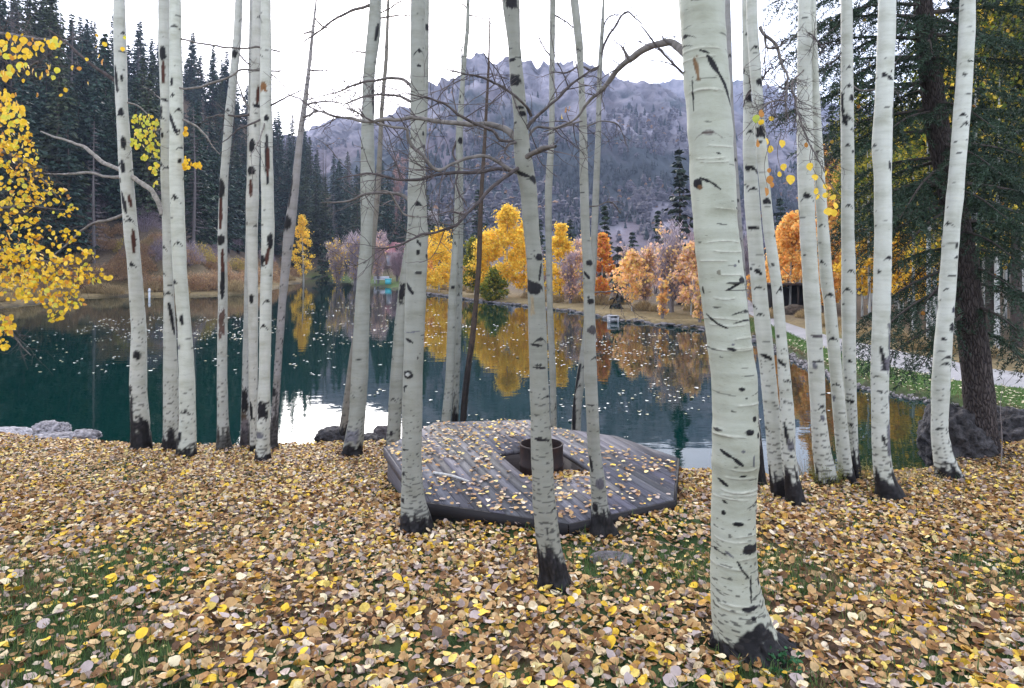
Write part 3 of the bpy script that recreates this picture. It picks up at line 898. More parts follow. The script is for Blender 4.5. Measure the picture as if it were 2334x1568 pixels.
aspen('D2', 'right front aspen of the tight shore cluster, big black canker near its foot',
      [(88, 606, 24), (233, 606, 26), (400, 609, 27), (523, 611, 29), (600, 609, 27), (689, 606, 25), (856, 603, 25), (950, 601, 28), (1050, 598, 31)], base_h=0.1, seed=17, tone=(0.52, 0.52, 0.49),
      scars=[('patch', 602, 935, 27, 36, BLACK), ('patch', 594, 988, 20, 14, GREY), ('slash', 612, 310, 614, 420, 7, BLACK), ('slash', 615, 340, 615, 400, 4, RED), ('eye', 620, 550, 15, 36, BLACK), ('slash', 617, 566, 612, 600, 5, RED), ('eye', 601, 592, 18, 24, BLACK), ('brow', 605, 740, 20, 10, BLACK), ('patch', 603, 202, 18, 18, (0.2, 0.09, 0.03)), ('eye', 612, 272, 10, 16, BLACK)],
      branches=[([(600, 265, 5), (587, 275, 5), (547, 293, 4), (523, 312, 3), (505, 325, 2)], -0.3, 0.1), ([(610, 243, 5), (640, 228, 4), (663, 217, 3), (690, 205, 2)], -0.2, 0.2), ([(600, 158, 4), (625, 175, 3), (655, 205, 2)], 0.0, 0.3), ([(608, 262, 4), (598, 300, 4), (580, 340, 3), (570, 358, 2)], -0.35, 0.9)], twigs=14)
aspen('E', 'crooked grey dead aspen leaning right, tapering to a bare dark pole against the sky',
      [(0, 721, 4), (80, 712, 7), (167, 703, 8), (220, 697, 11), (300, 685, 13), (430, 672, 19), (523, 660, 24), (690, 643, 17), (856, 632, 16), (1022, 622, 18)], base_h=0.7, base_amt=0.75, seed=19, tone=(0.30, 0.28, 0.29),
      scars=[('eye', 655, 510, 26, 36, BLACK), ('eye', 625, 893, 13, 24, BLACK), ('slash', 668, 400, 660, 470, 5, BLACK)], n_rand=30, top_z=7.0,
      branches=[([(690, 268, 5), (701, 264, 5), (712, 257, 5), (722, 250, 4)], -0.3, 0.2), ([(695, 240, 4), (718, 234, 4), (741, 230, 3), (781, 236, 2)], 0.0, 0.2), ([(704, 160, 4), (722, 160, 3), (751, 160, 2)], 0.0, 0.0), ([(712, 70, 4), (690, 78, 2)], 0.0, 0.0), ([(716, 40, 3), (735, 60, 3), (752, 66, 2)], 0.1, 0.0)], twigs=22, tw_len=0.45)
aspen('F', 'tall pale aspen rising in front of the sky reflection, right of the dark shore rock',
      [(0, 856, 26), (67, 853, 30), (167, 841, 27), (300, 838, 28), (433, 838, 33), (523, 836, 26), (689, 826, 33), (856, 820, 38), (956, 813, 37), (1036, 803, 43)], base_h=0.14, seed=21, tone=(0.50, 0.51, 0.48),
      scars=[('slash', 864, 60, 858, 95, 7, BLACK), ('slash', 851, 200, 853, 260, 4, BLACK), ('patch', 804, 990, 34, 26, (0.16, 0.16, 0.19)), ('dash', 820, 818, 16, 4, BLACK)],
      branches=[([(850, 10, 8), (824, 17, 7), (794, 27, 6), (758, 47, 5), (718, 77, 4), (688, 100, 2)], -0.2, 0.2), ([(832, 118, 4), (815, 119, 3), (801, 120, 2)], 0, 0.1), ([(866, 42, 4), (890, 38, 4), (908, 34, 3), (936, 36, 2)], 0.1, 0.1), ([(864, 30, 4), (900, 12, 3), (930, -8, 2)], 0.2, 0.1)], twigs=22)
aspen('F2', 'slim brownish aspen half hidden behind the tall pale aspen by the shore rock',
      [(140, 880, 9), (250, 870, 9), (430, 862, 12), (600, 845, 14), (800, 806, 16), (870, 797, 17), (989, 783, 22)], Y=9.9, base_h=0.2, seed=23, tone=(0.36, 0.33, 0.30), n_rand=14, top_z=8)
aspen('G', 'stout pale aspen before the left corner of the wooden deck, black ring scar on it',
      [(0, 953, 33), (167, 952, 33), (300, 952, 33), (433, 950, 41), (523, 952, 47), (622, 950, 46), (689, 947, 47), (856, 941, 45), (1022, 938, 45), (1100, 939, 48), (1145, 941, 55), (1198, 947, 66)], Y=5.42, base_h=0.17, seed=25, tone=(0.50, 0.505, 0.47), segs=56, dr=2.4, flare=0.5,
      scars=[('brow', 958, 118, 26, 12, BLACK), ('eye', 957, 154, 9, 6, BLACK), ('brow', 955, 463, 34, 16, BLACK), ('slash', 929, 645, 945, 668, 6, BLACK), ('slash', 928, 770, 944, 778, 5, BLACK), ('eye', 933, 850, 24, 18, BLACK), ('eye', 933, 850, 13, 8, (0.4, 0.4, 0.38)), ('slash', 924, 878, 924, 890, 4, BLACK), ('slash', 922, 880, 931, 876, 3, BLACK), ('eye', 956, 575, 9, 12, BLACK), ('eye', 973, 584, 9, 12, BLACK), ('slash', 953, 548, 962, 560, 5, BLACK), ('dash', 925, 1020, 20, 4, BLACK), ('patch', 921, 1134, 12, 10, BLACK), ('eye', 955, 813, 5, 6, BLACK), ('dash', 940, 755, 40, 3, GREY), ('eye', 966, 306, 7, 10, BLACK)],
      branches=[([(942, 203, 9), (934, 195, 8), (921, 183, 7), (891, 177, 7), (854, 182, 6), (808, 193, 5), (768, 210, 3), (735, 220, 2), (701, 227, 2)], 0.3, 0.3), ([(940, 232, 7), (920, 222, 6), (901, 217, 6), (854, 215, 5), (808, 230, 4), (781, 241, 2)], 0.2, 0.2),
                ([(938, 462, 9), (925, 450, 8), (891, 440, 7), (841, 443, 6), (794, 457, 5), (731, 463, 2)], 0.3, 0.3), ([(960, 525, 4), (948, 498, 4), (918, 488, 4), (906, 470, 4), (895, 450, 4), (884, 437, 3), (870, 434, 2)], -0.4, 0.6)], twigs=22)
aspen('G2', 'pale aspen behind the stout one at the deck corner, black wound on its left edge',
      [(0, 971, 14), (150, 970, 15), (300, 965, 16), (450, 950, 20), (622, 925, 24), (740, 912, 26), (880, 903, 30), (1000, 897, 32)], Y=8.9, base_h=0.12, seed=27, tone=(0.47, 0.475, 0.44),
      scars=[('patch', 917, 668, 14, 40, BLACK), ('eye', 974, 65, 10, 16, BLACK), ('eye', 894, 985, 7, 14, BLACK)], n_rand=18)
aspen('H1', 'slender aspen behind the far deck edge, left stem of a close pair',
      [(0, 1067, 8), (60, 1066, 9), (167, 1056, 10), (300, 1047, 16), (433, 1043, 12), (523, 1041, 15), (689, 1031, 20), (856, 1026, 20), (956, 1017, 21), (1010, 1014, 22)], Y=8.95, base_h=0.2, seed=29, tone=(0.46, 0.47, 0.44), n_rand=22,
      scars=[('eye', 1050, 322, 14, 18, BLACK), ('eye', 1033, 655, 9, 8, BLACK)],
      branches=[([(1066, 36, 3), (1075, 36, 3), (1095, 40, 2), (1130, 62, 2)], 0.1, 0.1), ([(1068, 20, 3), (1055, 10, 2)], 0.1, 0), ([(1048, 305, 5), (1032, 350, 5), (1045, 380, 4), (1040, 420, 4), (1062, 470, 3)], -0.2, 0.0)], twigs=18, tw_len=0.4)
aspen('H2', 'slender aspen behind the far deck edge, right stem of a close pair, dark foot',
      [(400, 1052, 8), (523, 1051, 10), (689, 1047, 13), (856, 1042, 13), (950, 1037, 16), (1010, 1035, 17)], Y=9.15, base_h=0.65, seed=31, tone=(0.48, 0.50, 0.49), n_rand=20, top_z=6.5)
aspen('I', 'thin leaning dead brown conifer trunk behind the deck, bare of needles',
      [(150, 1114, 5), (333, 1104, 8), (460, 1096, 10), (600, 1092, 12), (689, 1085, 11), (780, 1076, 14), (823, 1069, 13), (890, 1061, 15), (1010, 1051, 16)], Y=9.0, base_h=1.3, base_amt=0.8, seed=33, tone=(0.115, 0.08, 0.065), n_rand=10, streaks=0, name='dead_conifer', group=None, top_z=5.6,
      branches=[([(1112, 180, 3), (1125, 172, 2), (1160, 180, 2)], 0.1, 0.0), ([(1106, 300, 3), (1085, 290, 2), (1060, 300, 2)], 0.1, 0.0), ([(1104, 340, 3), (1130, 325, 2), (1155, 320, 2)], 0.1, 0.0)], twigs=24, tw_len=0.35)
aspen('J', 'aspen with large black burls and many dark crooked limbs, standing before the rusty fire drum',
      [(0, 1164, 40), (100, 1172, 29), (167, 1177, 32), (267, 1186, 31), (330, 1189, 37), (367, 1193, 42), (433, 1205, 39), (523, 1211, 36), (600, 1219, 36), (689, 1223, 41), (856, 1228, 42), (1022, 1234, 48), (1145, 1240, 52), (1245, 1251, 56), (1300, 1262, 62), (1335, 1268, 70)], Y=4.24, base_h=0.24, seed=35, tone=(0.45, 0.45, 0.41), segs=48, dr=2.6, flare=0.3, dash=3.0,
      scars=[('eye', 1172, 187, 34, 25, BLACK), ('patch', 1165, 12, 36, 26, BLACK), ('eye', 1166, 140, 22, 8, BLACK), ('eye', 1185, 248, 20, 9, BLACK), ('eye', 1190, 262, 22, 12, BLACK), ('eye', 1216, 411, 22, 20, BLACK), ('slash', 1170, 392, 1205, 405, 7, BLACK), ('eye', 1229, 586, 22, 16, BLACK), ('eye', 1216, 656, 42, 28, BLACK), ('slash', 1200, 640, 1214, 650, 10, BLACK), ('dash', 1221, 784, 30, 7, BLACK), ('dash', 1229, 835, 36, 5, BLACK), ('dash', 1236, 997, 40, 7, BLACK), ('slash', 1208, 343, 1215, 360, 10, BLACK), ('slash', 1233, 600, 1228, 640, 5, BLACK), ('patch', 1212, 695, 10, 40, (0.3, 0.24, 0.16)), ('slash', 1220, 1230, 1232, 1290, 14, BLACK)],
      branches=[([(1186, 322, 17), (1171, 310, 16), (1158, 298, 15), (1141, 289, 14), (1108, 283, 12), (1074, 282, 11), (1024, 279, 11), (984, 276, 10), (941, 268, 9), (908, 271, 8), (874, 271, 8), (834, 276, 8), (794, 268, 6), (751, 263, 5), (724, 253, 4), (701, 267, 2)], 0.3, 0.55),
                ([(1212, 262, 8), (1200, 245, 7), (1184, 230, 6), (1141, 197, 6), (1109, 180, 5), (1074, 170, 4), (1034, 160, 3), (994, 152, 2)], -0.5, 0.1),
                ([(1186, 330, 8), (1160, 322, 7), (1141, 320, 6), (1124, 300, 7), (1091, 286, 7), (1048, 263, 6), (1008, 233, 5), (968, 222, 4), (930, 210, 2)], -0.4, 0.1),
                ([(1180, 392, 8), (1141, 387, 8), (1074, 392, 8), (1008, 395, 7), (948, 408, 7), (908, 408, 6), (854, 397, 5), (824, 397, 4), (768, 410, 2)], -0.3, 0.0),
                ([(1185, 398, 9), (1160, 386, 9), (1134, 367, 8), (1108, 353, 8), (1074, 358, 8), (1031, 373, 8), (1001, 388, 8), (984, 383, 8), (964, 357, 8), (941, 337, 8), (930, 313, 8), (930, 297, 7), (894, 290, 5), (854, 277, 5), (824, 260, 4), (788, 243, 2)], -0.4, 0.5),
                ([(1190, 380, 9), (1174, 390, 9), (1141, 412, 8), (1101, 447, 8), (1074, 478, 7), (1038, 513, 7), (994, 530, 6), (960, 536, 6), (944, 543, 5), (898, 562, 5), (848, 564, 2)], -0.5, 0.0),
                ([(1190, 372, 13), (1208, 353, 12), (1225, 345, 11), (1241, 338, 11), (1268, 332, 8)], -0.3, 0.35),
                ([(1200, 340, 7), (1208, 310, 6), (1224, 290, 6), (1261, 292, 5), (1300, 282, 5), (1326, 276, 3)], 0.3, 0.2),
                ([(1196, 300, 9), (1211, 280, 8), (1241, 247, 7), (1274, 220, 7), (1308, 187, 6), (1341, 163, 4), (1365, 150, 2)], -0.2, 0.1),
                ([(1182, 320, 6), (1160, 330, 6), (1150, 345, 4), (1162, 360, 3)], -0.3, 0.1)], twigs=120, tw_len=0.38)
aspen('K', 'slim aspen behind the deck just right of the burled aspen',
      [(0, 1260, 13), (167, 1258, 12), (300, 1258, 13), (433, 1250, 17), (523, 1250, 15), (689, 1253, 14), (856, 1260, 15), (966, 1262, 14), (1010, 1262, 15)], Y=9.2, base_h=0.1, seed=37, tone=(0.46, 0.46, 0.43), n_rand=24,
      branches=[([(1256, 130, 4), (1240, 110, 3), (1225, 80, 2)], 0.2, 0.0), ([(1258, 30, 4), (1290, 50, 3), (1318, 72, 2)], 0.2, 0.0)], twigs=14, tw_len=0.5)
aspen('L', 'aspen with round grey knots growing at the near right edge of the deck',
      [(0, 1309, 19), (100, 1320, 18), (167, 1324, 12), (267, 1329, 17), (400, 1331, 20), (523, 1334, 20), (600, 1340, 23), (689, 1343, 25), (856, 1346, 29), (1022, 1354, 28), (1100, 1363, 34), (1145, 1366, 36), (1185, 1371, 44), (1214, 1376, 52)], Y=5.22, base_h=0.17, seed=39, tone=(0.47, 0.47, 0.44), segs=48, dr=2.6, flare=0.4,
      scars=[('eye', 1343, 599, 16, 15, BLACK), ('eye', 1345, 686, 16, 14, BLACK), ('eye', 1350, 751, 27, 20, (0.06, 0.055, 0.06)), ('eye', 1366, 1097, 22, 26, (0.09, 0.085, 0.10)), ('slash', 1331, 620, 1342, 634, 6, BLACK), ('slash', 1343, 1040, 1348, 1070, 7, BLACK), ('eye', 1355, 1150, 14, 20, BLACK), ('dash', 1345, 921, 18, 4, BLACK), ('eye', 1340, 330, 9, 22, BLACK)],
      branches=[([(1338, 290, 4), (1372, 276, 3), (1408, 282, 3), (1420, 302, 2), (1428, 330, 2)], 0.2, 0.2), ([(1348, 668, 4), (1380, 664, 4), (1402, 664, 3), (1421, 678, 2), (1432, 688, 2)], 0.3, 0.2), ([(1342, 470, 3), (1362, 468, 3), (1395, 462, 3), (1415, 485, 2)], 0.2, 0.2)], twigs=12, tw_len=0.3)
aspen('L2', 'slim bent aspen crossing behind the round knotted one, dark scarred foot at the water',
      [(0, 1376, 5), (80, 1372, 9), (180, 1366, 11), (300, 1364, 13), (450, 1358, 15), (600, 1352, 16), (690, 1345, 18), (780, 1335, 18), (850, 1325, 19), (930, 1315, 21), (978, 1313, 22), (1010, 1311, 22)], Y=9.05, base_h=0.1, seed=41, tone=(0.44, 0.44, 0.42), n_rand=22,
      scars=[('slash', 1322, 830, 1308, 900, 8, BLACK), ('slash', 1309, 905, 1307, 980, 10, BLACK), ('eye', 1340, 1, 4, 4, BLACK)],
      branches=[([(1370, 140, 5), (1375, 107, 5), (1401, 60, 5), (1431, 27, 4), (1450, 42, 3), (1464, 55, 2)], -0.2, 0.05), ([(1372, 150, 7), (1350, 160, 6), (1325, 152, 4), (1290, 165, 4), (1255, 163, 2)], -0.1, 0.1), ([(1370, 95, 4), (1385, 40, 3), (1410, 33, 2)], 0.1, 0.0)], twigs=20, tw_len=0.5)
aspen('N', 'massive smooth aspen in the right foreground, black furrowed foot and one dead limb reaching left',
      [(30, 1600, 102), (100, 1605, 100), (267, 1616, 99), (433, 1626, 99), (523, 1632, 98), (689, 1651, 100), (800, 1664, 100), (856, 1673, 100), (1022, 1677, 102), (1178, 1671, 100), (1312, 1673, 104), (1378, 1682, 118), (1445, 1700, 143), (1478, 1722, 180), (1500, 1735, 200)], Y=3.42, base_h=0.085, base_amt=1, seed=43, tone=(0.55, 0.565, 0.50), segs=112, dr=2.2, flare=0.12, n_rand=40, dash=2.0, streaks=0, rings=34,
      scars=[('eye', 1677, 637, 24, 14, BLACK), ('slash', 1672, 642, 1640, 660, 3, BLACK), ('slash', 1685, 640, 1697, 680, 4, BLACK), ('dash', 1651, 790, 22, 8, BLACK), ('dash', 1655, 779, 8, 5, GREY), ('eye', 1674, 878, 13, 9, BLACK), ('eye', 1706, 946, 16, 12, BLACK), ('eye', 1691, 973, 25, 13, BLACK), ('eye', 1721, 959, 10, 9, BLACK), ('eye', 1715, 984, 16, 13, BLACK), ('eye', 1724, 973, 11, 14, BLACK), ('eye', 1584, 660, 9, 18, BLACK), ('slash', 1604, 714, 1624, 735, 4, BLACK), ('slash', 1624, 735, 1645, 744, 4, BLACK),
             ('slash', 1634, 1017, 1655, 1030, 6, BLACK), ('slash', 1655, 1030, 1676, 1046, 6, BLACK), ('eye', 1584, 421, 24, 22, BLACK), ('eye', 1588, 431, 12, 10, (0.14, 0.07, 0.03)), ('slash', 1588, 410, 1606, 420, 5, BLACK), ('slash', 1606, 420, 1627, 437, 4, BLACK), ('slash', 1599, 143, 1622, 180, 10, BLACK), ('slash', 1622, 180, 1658, 247, 7, BLACK), ('slash', 1583, 128, 1602, 136, 4, BLACK), ('slash', 1571, 185, 1573, 260, 4, BLACK), ('patch', 1577, 165, 12, 50, (0.17, 0.10, 0.05)),
             ('dash', 1672, 477, 16, 7, BLACK), ('brow', 1600, 308, 60, 14, (0.22, 0.21, 0.19)), ('dash', 1598, 311, 26, 6, (0.10, 0.08, 0.07)), ('patch', 1698, 1234, 54, 20, (0.016, 0.016, 0.02)), ('slash', 1664, 1258, 1676, 1280, 5, BLACK), ('slash', 1676, 1280, 1690, 1294, 4, BLACK), ('slash', 1696, 1292, 1693, 1330, 5, BLACK), ('slash', 1693, 1330, 1692, 1346, 3, BLACK), ('patch', 1719, 1311, 14, 14, (0.016, 0.016, 0.02)), ('dash', 1690, 1358, 38, 11, (0.016, 0.016, 0.02)), ('eye', 1695, 1378, 14, 8, BLACK), ('eye', 1667, 1176, 26, 9, BLACK), ('slash', 1630, 1083, 1645, 1094, 6, BLACK), ('eye', 1637, 1155, 11, 11, BLACK), ('slash', 1635, 1128, 1643, 1133, 5, BLACK), ('dash', 1676, 1070, 18, 6, BLACK), ('slash', 1703, 1026, 1702, 1052, 5, GREY), ('eye', 1671, 596, 6, 8, BLACK), ('eye', 1660, 605, 8, 6, GREY), ('eye', 1625, 620, 8, 12, (0.2, 0.19, 0.15)), ('eye', 1684, 898, 8, 4, BLACK), ('eye', 1677, 1015, 8, 6, GREY), ('slash', 1640, 1240, 1655, 1250, 4, GREY), ('eye', 1712, 1190, 5, 5, BLACK), ('eye', 1706, 1192, 4, 4, BLACK), ('eye', 1699, 1200, 4, 4, BLACK),
             ('slash', 1660, 1450, 1716, 1402, 26, (0.010, 0.0095, 0.012)), ('patch', 1720, 1440, 70, 60, (0.010, 0.0095, 0.012)), ('slash', 1716, 1402, 1740, 1430, 14, (0.010, 0.0095, 0.012)), ('patch', 1760, 1462, 60, 46, (0.010, 0.0095, 0.012)), ('patch', 1700, 1470, 130, 50, (0.010, 0.0095, 0.012))],
      branches=[([(1590, 165, 26), (1574, 140, 24), (1562, 122, 20), (1551, 110, 19), (1531, 97, 18), (1501, 101, 17), (1471, 111, 16), (1445, 127, 15), (1421, 148, 13), (1395, 174, 12), (1368, 207, 9), (1341, 233, 7), (1311, 272, 5), (1271, 290, 4), (1238, 302, 2)], 0.9, 0.45), ([(1534, 100, 8), (1517, 92, 6), (1511, 80, 2)], 0.0, 0.2), ([(1434, 136, 9), (1424, 122, 7), (1418, 106, 5)], 0.0, 0.2),
                ([(1648, 268, 3), (1636, 250, 5), (1612, 220, 5), (1585, 193, 6), (1560, 168, 6), (1535, 143, 5), (1510, 117, 5), (1488, 93, 4), (1470, 73, 3), (1458, 60, 2)], 0.1, 0.05)], twigs=14, tw_len=0.22)
aspen('N2', 'slim dark footed aspen mostly hidden behind the massive foreground trunk',
      [(250, 1664, 16), (523, 1682, 20), (690, 1694, 20), (820, 1706, 20), (900, 1714, 20), (1020, 1728, 19), (1113, 1735, 20)], base_h=0.55, seed=45, tone=(0.30, 0.29, 0.30), n_rand=14)
aspen('O1', 'left stem of the twin aspens right of the massive trunk, dark band at its foot',
      [(67, 1698, 12), (233, 1704, 18), (333, 1708, 28), (466, 1714, 33), (523, 1719, 33), (689, 1733, 35), (856, 1751, 34), (1022, 1767, 37), (1112, 1776, 36), (1143, 1782, 40)], base_h=0.26, seed=47, tone=(0.57, 0.58, 0.55),
      scars=[('slash', 1700, 380, 1716, 388, 6, BLACK), ('slash', 1716, 388, 1724, 396, 4, BLACK), ('eye', 1700, 384, 12, 16, BLACK), ('brow', 1712, 430, 24, 6, BLACK), ('eye', 1710, 613, 9, 8, BLACK), ('slash', 1716, 616, 1730, 624, 3, BLACK), ('brow', 1724, 653, 24, 6, BLACK), ('slash', 1731, 806, 1752, 816, 4, BLACK), ('eye', 1704, 225, 14, 22, BLACK), ('brow', 1706, 300, 18, 8, BLACK), ('patch', 1712, 520, 26, 8, BLACK)],
      branches=[([(1694, 245, 3), (1705, 217, 5), (1720, 198, 5), (1735, 180, 5), (1752, 158, 3), (1770, 150, 2)], -0.15, 0.05)], twigs=26, tw_len=0.28)
aspen('O2', 'right stem of the twin aspens beside the massive trunk, swollen knot low on it',
      [(67, 1715, 24), (200, 1725, 25), (333, 1735, 23), (433, 1744, 23), (523, 1752, 25), (656, 1771, 24), (789, 1782, 25), (922, 1793, 29), (980, 1795, 33), (1022, 1796, 30), (1078, 1802, 33), (1157, 1818, 42)], base_h=0.3, seed=49, tone=(0.55, 0.56, 0.53),
      scars=[('patch', 1729, 303, 22, 26, BLACK), ('brow', 1718, 108, 24, 10, BLACK), ('eye', 1727, 190, 16, 18, BLACK), ('brow', 1775, 656, 22, 14, BLACK), ('eye', 1763, 538, 10, 8, BLACK), ('eye', 1757, 603, 8, 6, BLACK), ('slash', 1772, 820, 1784, 832, 5, BLACK), ('slash', 1783, 960, 1790, 1010, 6, BLACK), ('patch', 1797, 1010, 18, 26, GREY), ('brow', 1790, 865, 18, 4, BLACK), ('eye', 1741, 460, 14, 14, BLACK), ('slash', 1744, 455, 1752, 465, 4, BLACK)],
      branches=[([(1733, 60, 7), (1740, 76, 7), (1765, 98, 7), (1781, 147, 6), (1794, 175, 5), (1791, 227, 4), (1796, 268, 2)], -0.1, 0.4), ([(1741, 72, 5), (1751, 108, 5), (1768, 108, 5), (1779, 102, 4), (1783, 94, 5)], -0.1, 0.4), ([(1791, 228, 3), (1770, 230, 4), (1755, 234, 4), (1740, 244, 3), (1728, 254, 3)], -0.2, 0.5)], twigs=70, tw_len=0.34)
aspen('P1', 'straight white aspen right of the twins with oval grey scars, grass at its foot',
      [(67, 1834, 30), (233, 1834, 33), (400, 1836, 35), (523, 1841, 34), (689, 1851, 35), (856, 1861, 34), (940, 1865, 32), (1022, 1872, 38), (1070, 1880, 42), (1106, 1884, 46)], base_h=0.1, seed=51, tone=(0.60, 0.61, 0.58),
      scars=[('brow', 1833, 444, 30, 16, BLACK), ('eye', 1829, 447, 8, 14, BLACK), ('patch', 1858, 764, 28, 6, (0.08, 0.07, 0.075)), ('brow', 1857, 820, 30, 5, BLACK), ('eye', 1851, 832, 12, 16, GREY), ('eye', 1868, 950, 10, 14, GREY), ('dash', 1872, 897, 26, 4, BLACK), ('eye', 1830, 580, 9, 4, BLACK), ('slash', 1856, 1060, 1862, 1100, 9, BLACK), ('brow', 1858, 919, 10, 4, GREY)],
      branches=[([(1838, 150, 3), (1826, 165, 3), (1805, 187, 5), (1812, 225, 5), (1819, 260, 4), (1841, 317, 4), (1865, 367, 3), (1881, 390, 2)], -0.7, 0.35), ([(1830, 70, 4), (1850, 80, 4), (1866, 98, 3), (1885, 110, 2)], -0.3, 0.1)], twigs=60, tw_len=0.36)
aspen('P2', 'white aspen leaning against the right side of the straight white one',
      [(67, 1853, 16), (233, 1860, 18), (400, 1868, 22), (523, 1876, 25), (640, 1884, 28), (689, 1891, 26), (856, 1906, 26), (1022, 1921, 30), (1060, 1926, 30), (1100, 1934, 32)], Y=7.15, base_h=0.1, seed=53, tone=(0.59, 0.60, 0.57),
      scars=[('brow', 1886, 669, 26, 10, BLACK), ('brow', 1893, 768, 24, 10, BLACK), ('eye', 1893, 770, 7, 9, BLACK), ('brow', 1900, 873, 20, 5, BLACK), ('patch', 1898, 908, 8, 14, GREY), ('slash', 1938, 1060, 1940, 1096, 8, BLACK)])
aspen('Q', 'aspen whose black cracked foot touches the leaning white one, small triangular eyes up its stem',
      [(67, 1930, 25), (233, 1931, 27), (400, 1932, 27), (523, 1932, 27), (600, 1934, 29), (689, 1934, 30), (856, 1936, 27), (1022, 1946, 20), (1070, 1950, 22), (1106, 1955, 24)], Y=7.22, base_h=0.32, seed=55, tone=(0.57, 0.58, 0.56),
      scars=[('brow', 1929, 155, 16, 8, BLACK), ('patch', 1918, 235, 9, 44, BLACK), ('eye', 1935, 227, 12, 15, BLACK), ('patch', 1921, 275, 12, 26, BLACK), ('brow', 1926, 330, 16, 8, BLACK), ('eye', 1938, 347, 8, 6, BLACK), ('brow', 1928, 467, 18, 10, BLACK), ('brow', 1932, 615, 20, 8, BLACK), ('brow', 1930, 819, 22, 10, BLACK), ('patch', 1930, 912, 24, 6, BLACK)],
      branches=[([(1940, 190, 4), (1958, 206, 4), (1975, 206, 4), (1998, 200, 3), (2022, 175, 2)], -0.2, 0.5), ([(1918, 120, 3), (1902, 138, 3), (1880, 146, 2)], 0.1, 0.3)], twigs=14, tw_len=0.3)
aspen('R', 'clean white aspen with grey abraded patches down its right side, standing alone',
      [(67, 2021, 37), (200, 2016, 37), (333, 2010, 41), (400, 2012, 37), (523, 2013, 36), (689, 2010, 37), (856, 2005, 37), (1022, 2008, 38), (1066, 2012, 40), (1088, 2015, 45), (1115, 2025, 52), (1141, 2034, 56)], base_h=0.26, seed=57, tone=(0.62, 0.635, 0.61),
      scars=[('eye', 2028, 258, 12, 26, BLACK), ('eye', 2007, 175, 12, 12, BLACK), ('slash', 2014, 180, 2024, 186, 3, BLACK), ('slash', 2022, 390, 2018, 372, 4, BLACK), ('brow', 2018, 585, 30, 12, BLACK), ('eye', 1997, 620, 7, 12, BLACK), ('eye', 2026, 613, 8, 6, BLACK), ('patch', 2026, 695, 11, 56, GREY), ('patch', 2020, 790, 14, 100, GREY), ('patch', 2012, 828, 28, 30, (0.12, 0.11, 0.13)), ('slash', 1999, 790, 2006, 840, 4, BLACK), ('patch', 2022, 930, 9, 60, GREY), ('patch', 2020, 1000, 18, 70, GREY), ('slash', 2002, 990, 2008, 1010, 5, BLACK), ('dash', 1996, 890, 14, 5, BLACK)],
      branches=[([(2020, 180, 3), (2030, 170, 2), (2034, 160, 2)], -0.1, 0.2)], n_rand=20)
aspen('S', 'white aspen leaning right in front of the big fir, dense black dashes near its foot',
      [(67, 2204, 33), (200, 2197, 34), (333, 2186, 33), (433, 2178, 33), (523, 2169, 34), (689, 2157, 34), (856, 2145, 37), (989, 2141, 34), (1045, 2152, 44), (1070, 2160, 48), (1092, 2167, 54)], base_h=0.16, seed=59, tone=(0.63, 0.645, 0.62), dash=2.5,
      scars=[('eye', 2189, 173, 9, 8, BLACK), ('brow', 2186, 262, 20, 10, BLACK), ('brow', 2191, 281, 22, 12, BLACK), ('eye', 2172, 325, 7, 6, BLACK), ('eye', 2176, 351, 8, 5, BLACK), ('eye', 2170, 560, 8, 14, BLACK), ('eye', 2170, 587, 10, 8, BLACK), ('eye', 2164, 706, 11, 14, (0.03, 0.03, 0.05)), ('eye', 2160, 745, 14, 20, BLACK), ('dash', 2142, 771, 14, 7, BLACK), ('brow', 2146, 824, 24, 9, BLACK), ('eye', 2158, 885, 8, 12, BLACK), ('dash', 2160, 628, 20, 4, BLACK), ('brow', 2150, 658, 16, 5, BLACK), ('patch', 2170, 1040, 20, 60, BLACK)])

def build_aspens():
    roots = {}
    for q, A in enumerate(ASPENS):
        kw = dict(A['kw'])
        me, org = aspen_trunk('trunk', A['knots'], A['Y'], mat=None, **kw)
        cat = 'dead tree' if A['name'] == 'dead_conifer' else 'aspen tree'
        root = thing(A['name'], org, A['label'], cat, A['group'])
        obj('trunk', me, root)
        rng = np.random.default_rng(1000 + q)
        tw = Bag()
        paths = []
        for k, (pts, dy, pale) in enumerate(A['branches']):
            V, F, c, sp = branch_mesh(org, pts, A['Y'], dy, pale, 70 * q + k)
            b = Bag()
            b.add(V, F, c)
            obj('branch', b.mesh('branch', M_TWIG, True), root)
            paths.append(sp)
        if A['twigs'] and paths:
            ln = np.array([len(p) for p in paths], float)
            for sp, cnt in zip(paths, np.maximum(1, np.round(A['twigs'] * ln / ln.sum())).astype(int)):
                add_twigs(tw, sp, org, rng, cnt, A['tw_len'])
            t = obj('twigs', tw.mesh('twigs', M_TWIG), root)
            t['kind'] = 'stuff'
        roots[A['key']] = (root, org)
    return roots
ROOTS = build_aspens()
# ------------------------------------------------------------------ the wooden deck with its fire drum
DZ = 0.97
def dk(px, row):
    Y = FP * (CZ - DZ) / (row - HR)
    return np.array([(px - CX) / FP * Y, Y])
DECK_POLY = np.array([dk(*p) for p in [(879, 1018), (966, 1141), (1295, 1192), (1535, 1138), (1543, 1043), (1404, 994), (1257, 973), (1204, 957), (995, 962)]])
PD = np.array([-0.373, 1.0]) / math.hypot(0.373, 1.0)          # the boards run away and a little left
PU = np.array([PD[1], -PD[0]])                                 # across the boards

def clip_half(poly, nrm, c, keep_less):
    out = []
    n = len(poly)
    for i in range(n):
        a, b = poly[i], poly[(i + 1) % n]
        da, db = a @ nrm - c, b @ nrm - c
        if not keep_less:
            da, db = -da, -db
        if da <= 0:
            out.append(a)
        if da * db < 0:
            t = da / (da - db)
            out.append(a + (b - a) * t)
    return np.array(out)

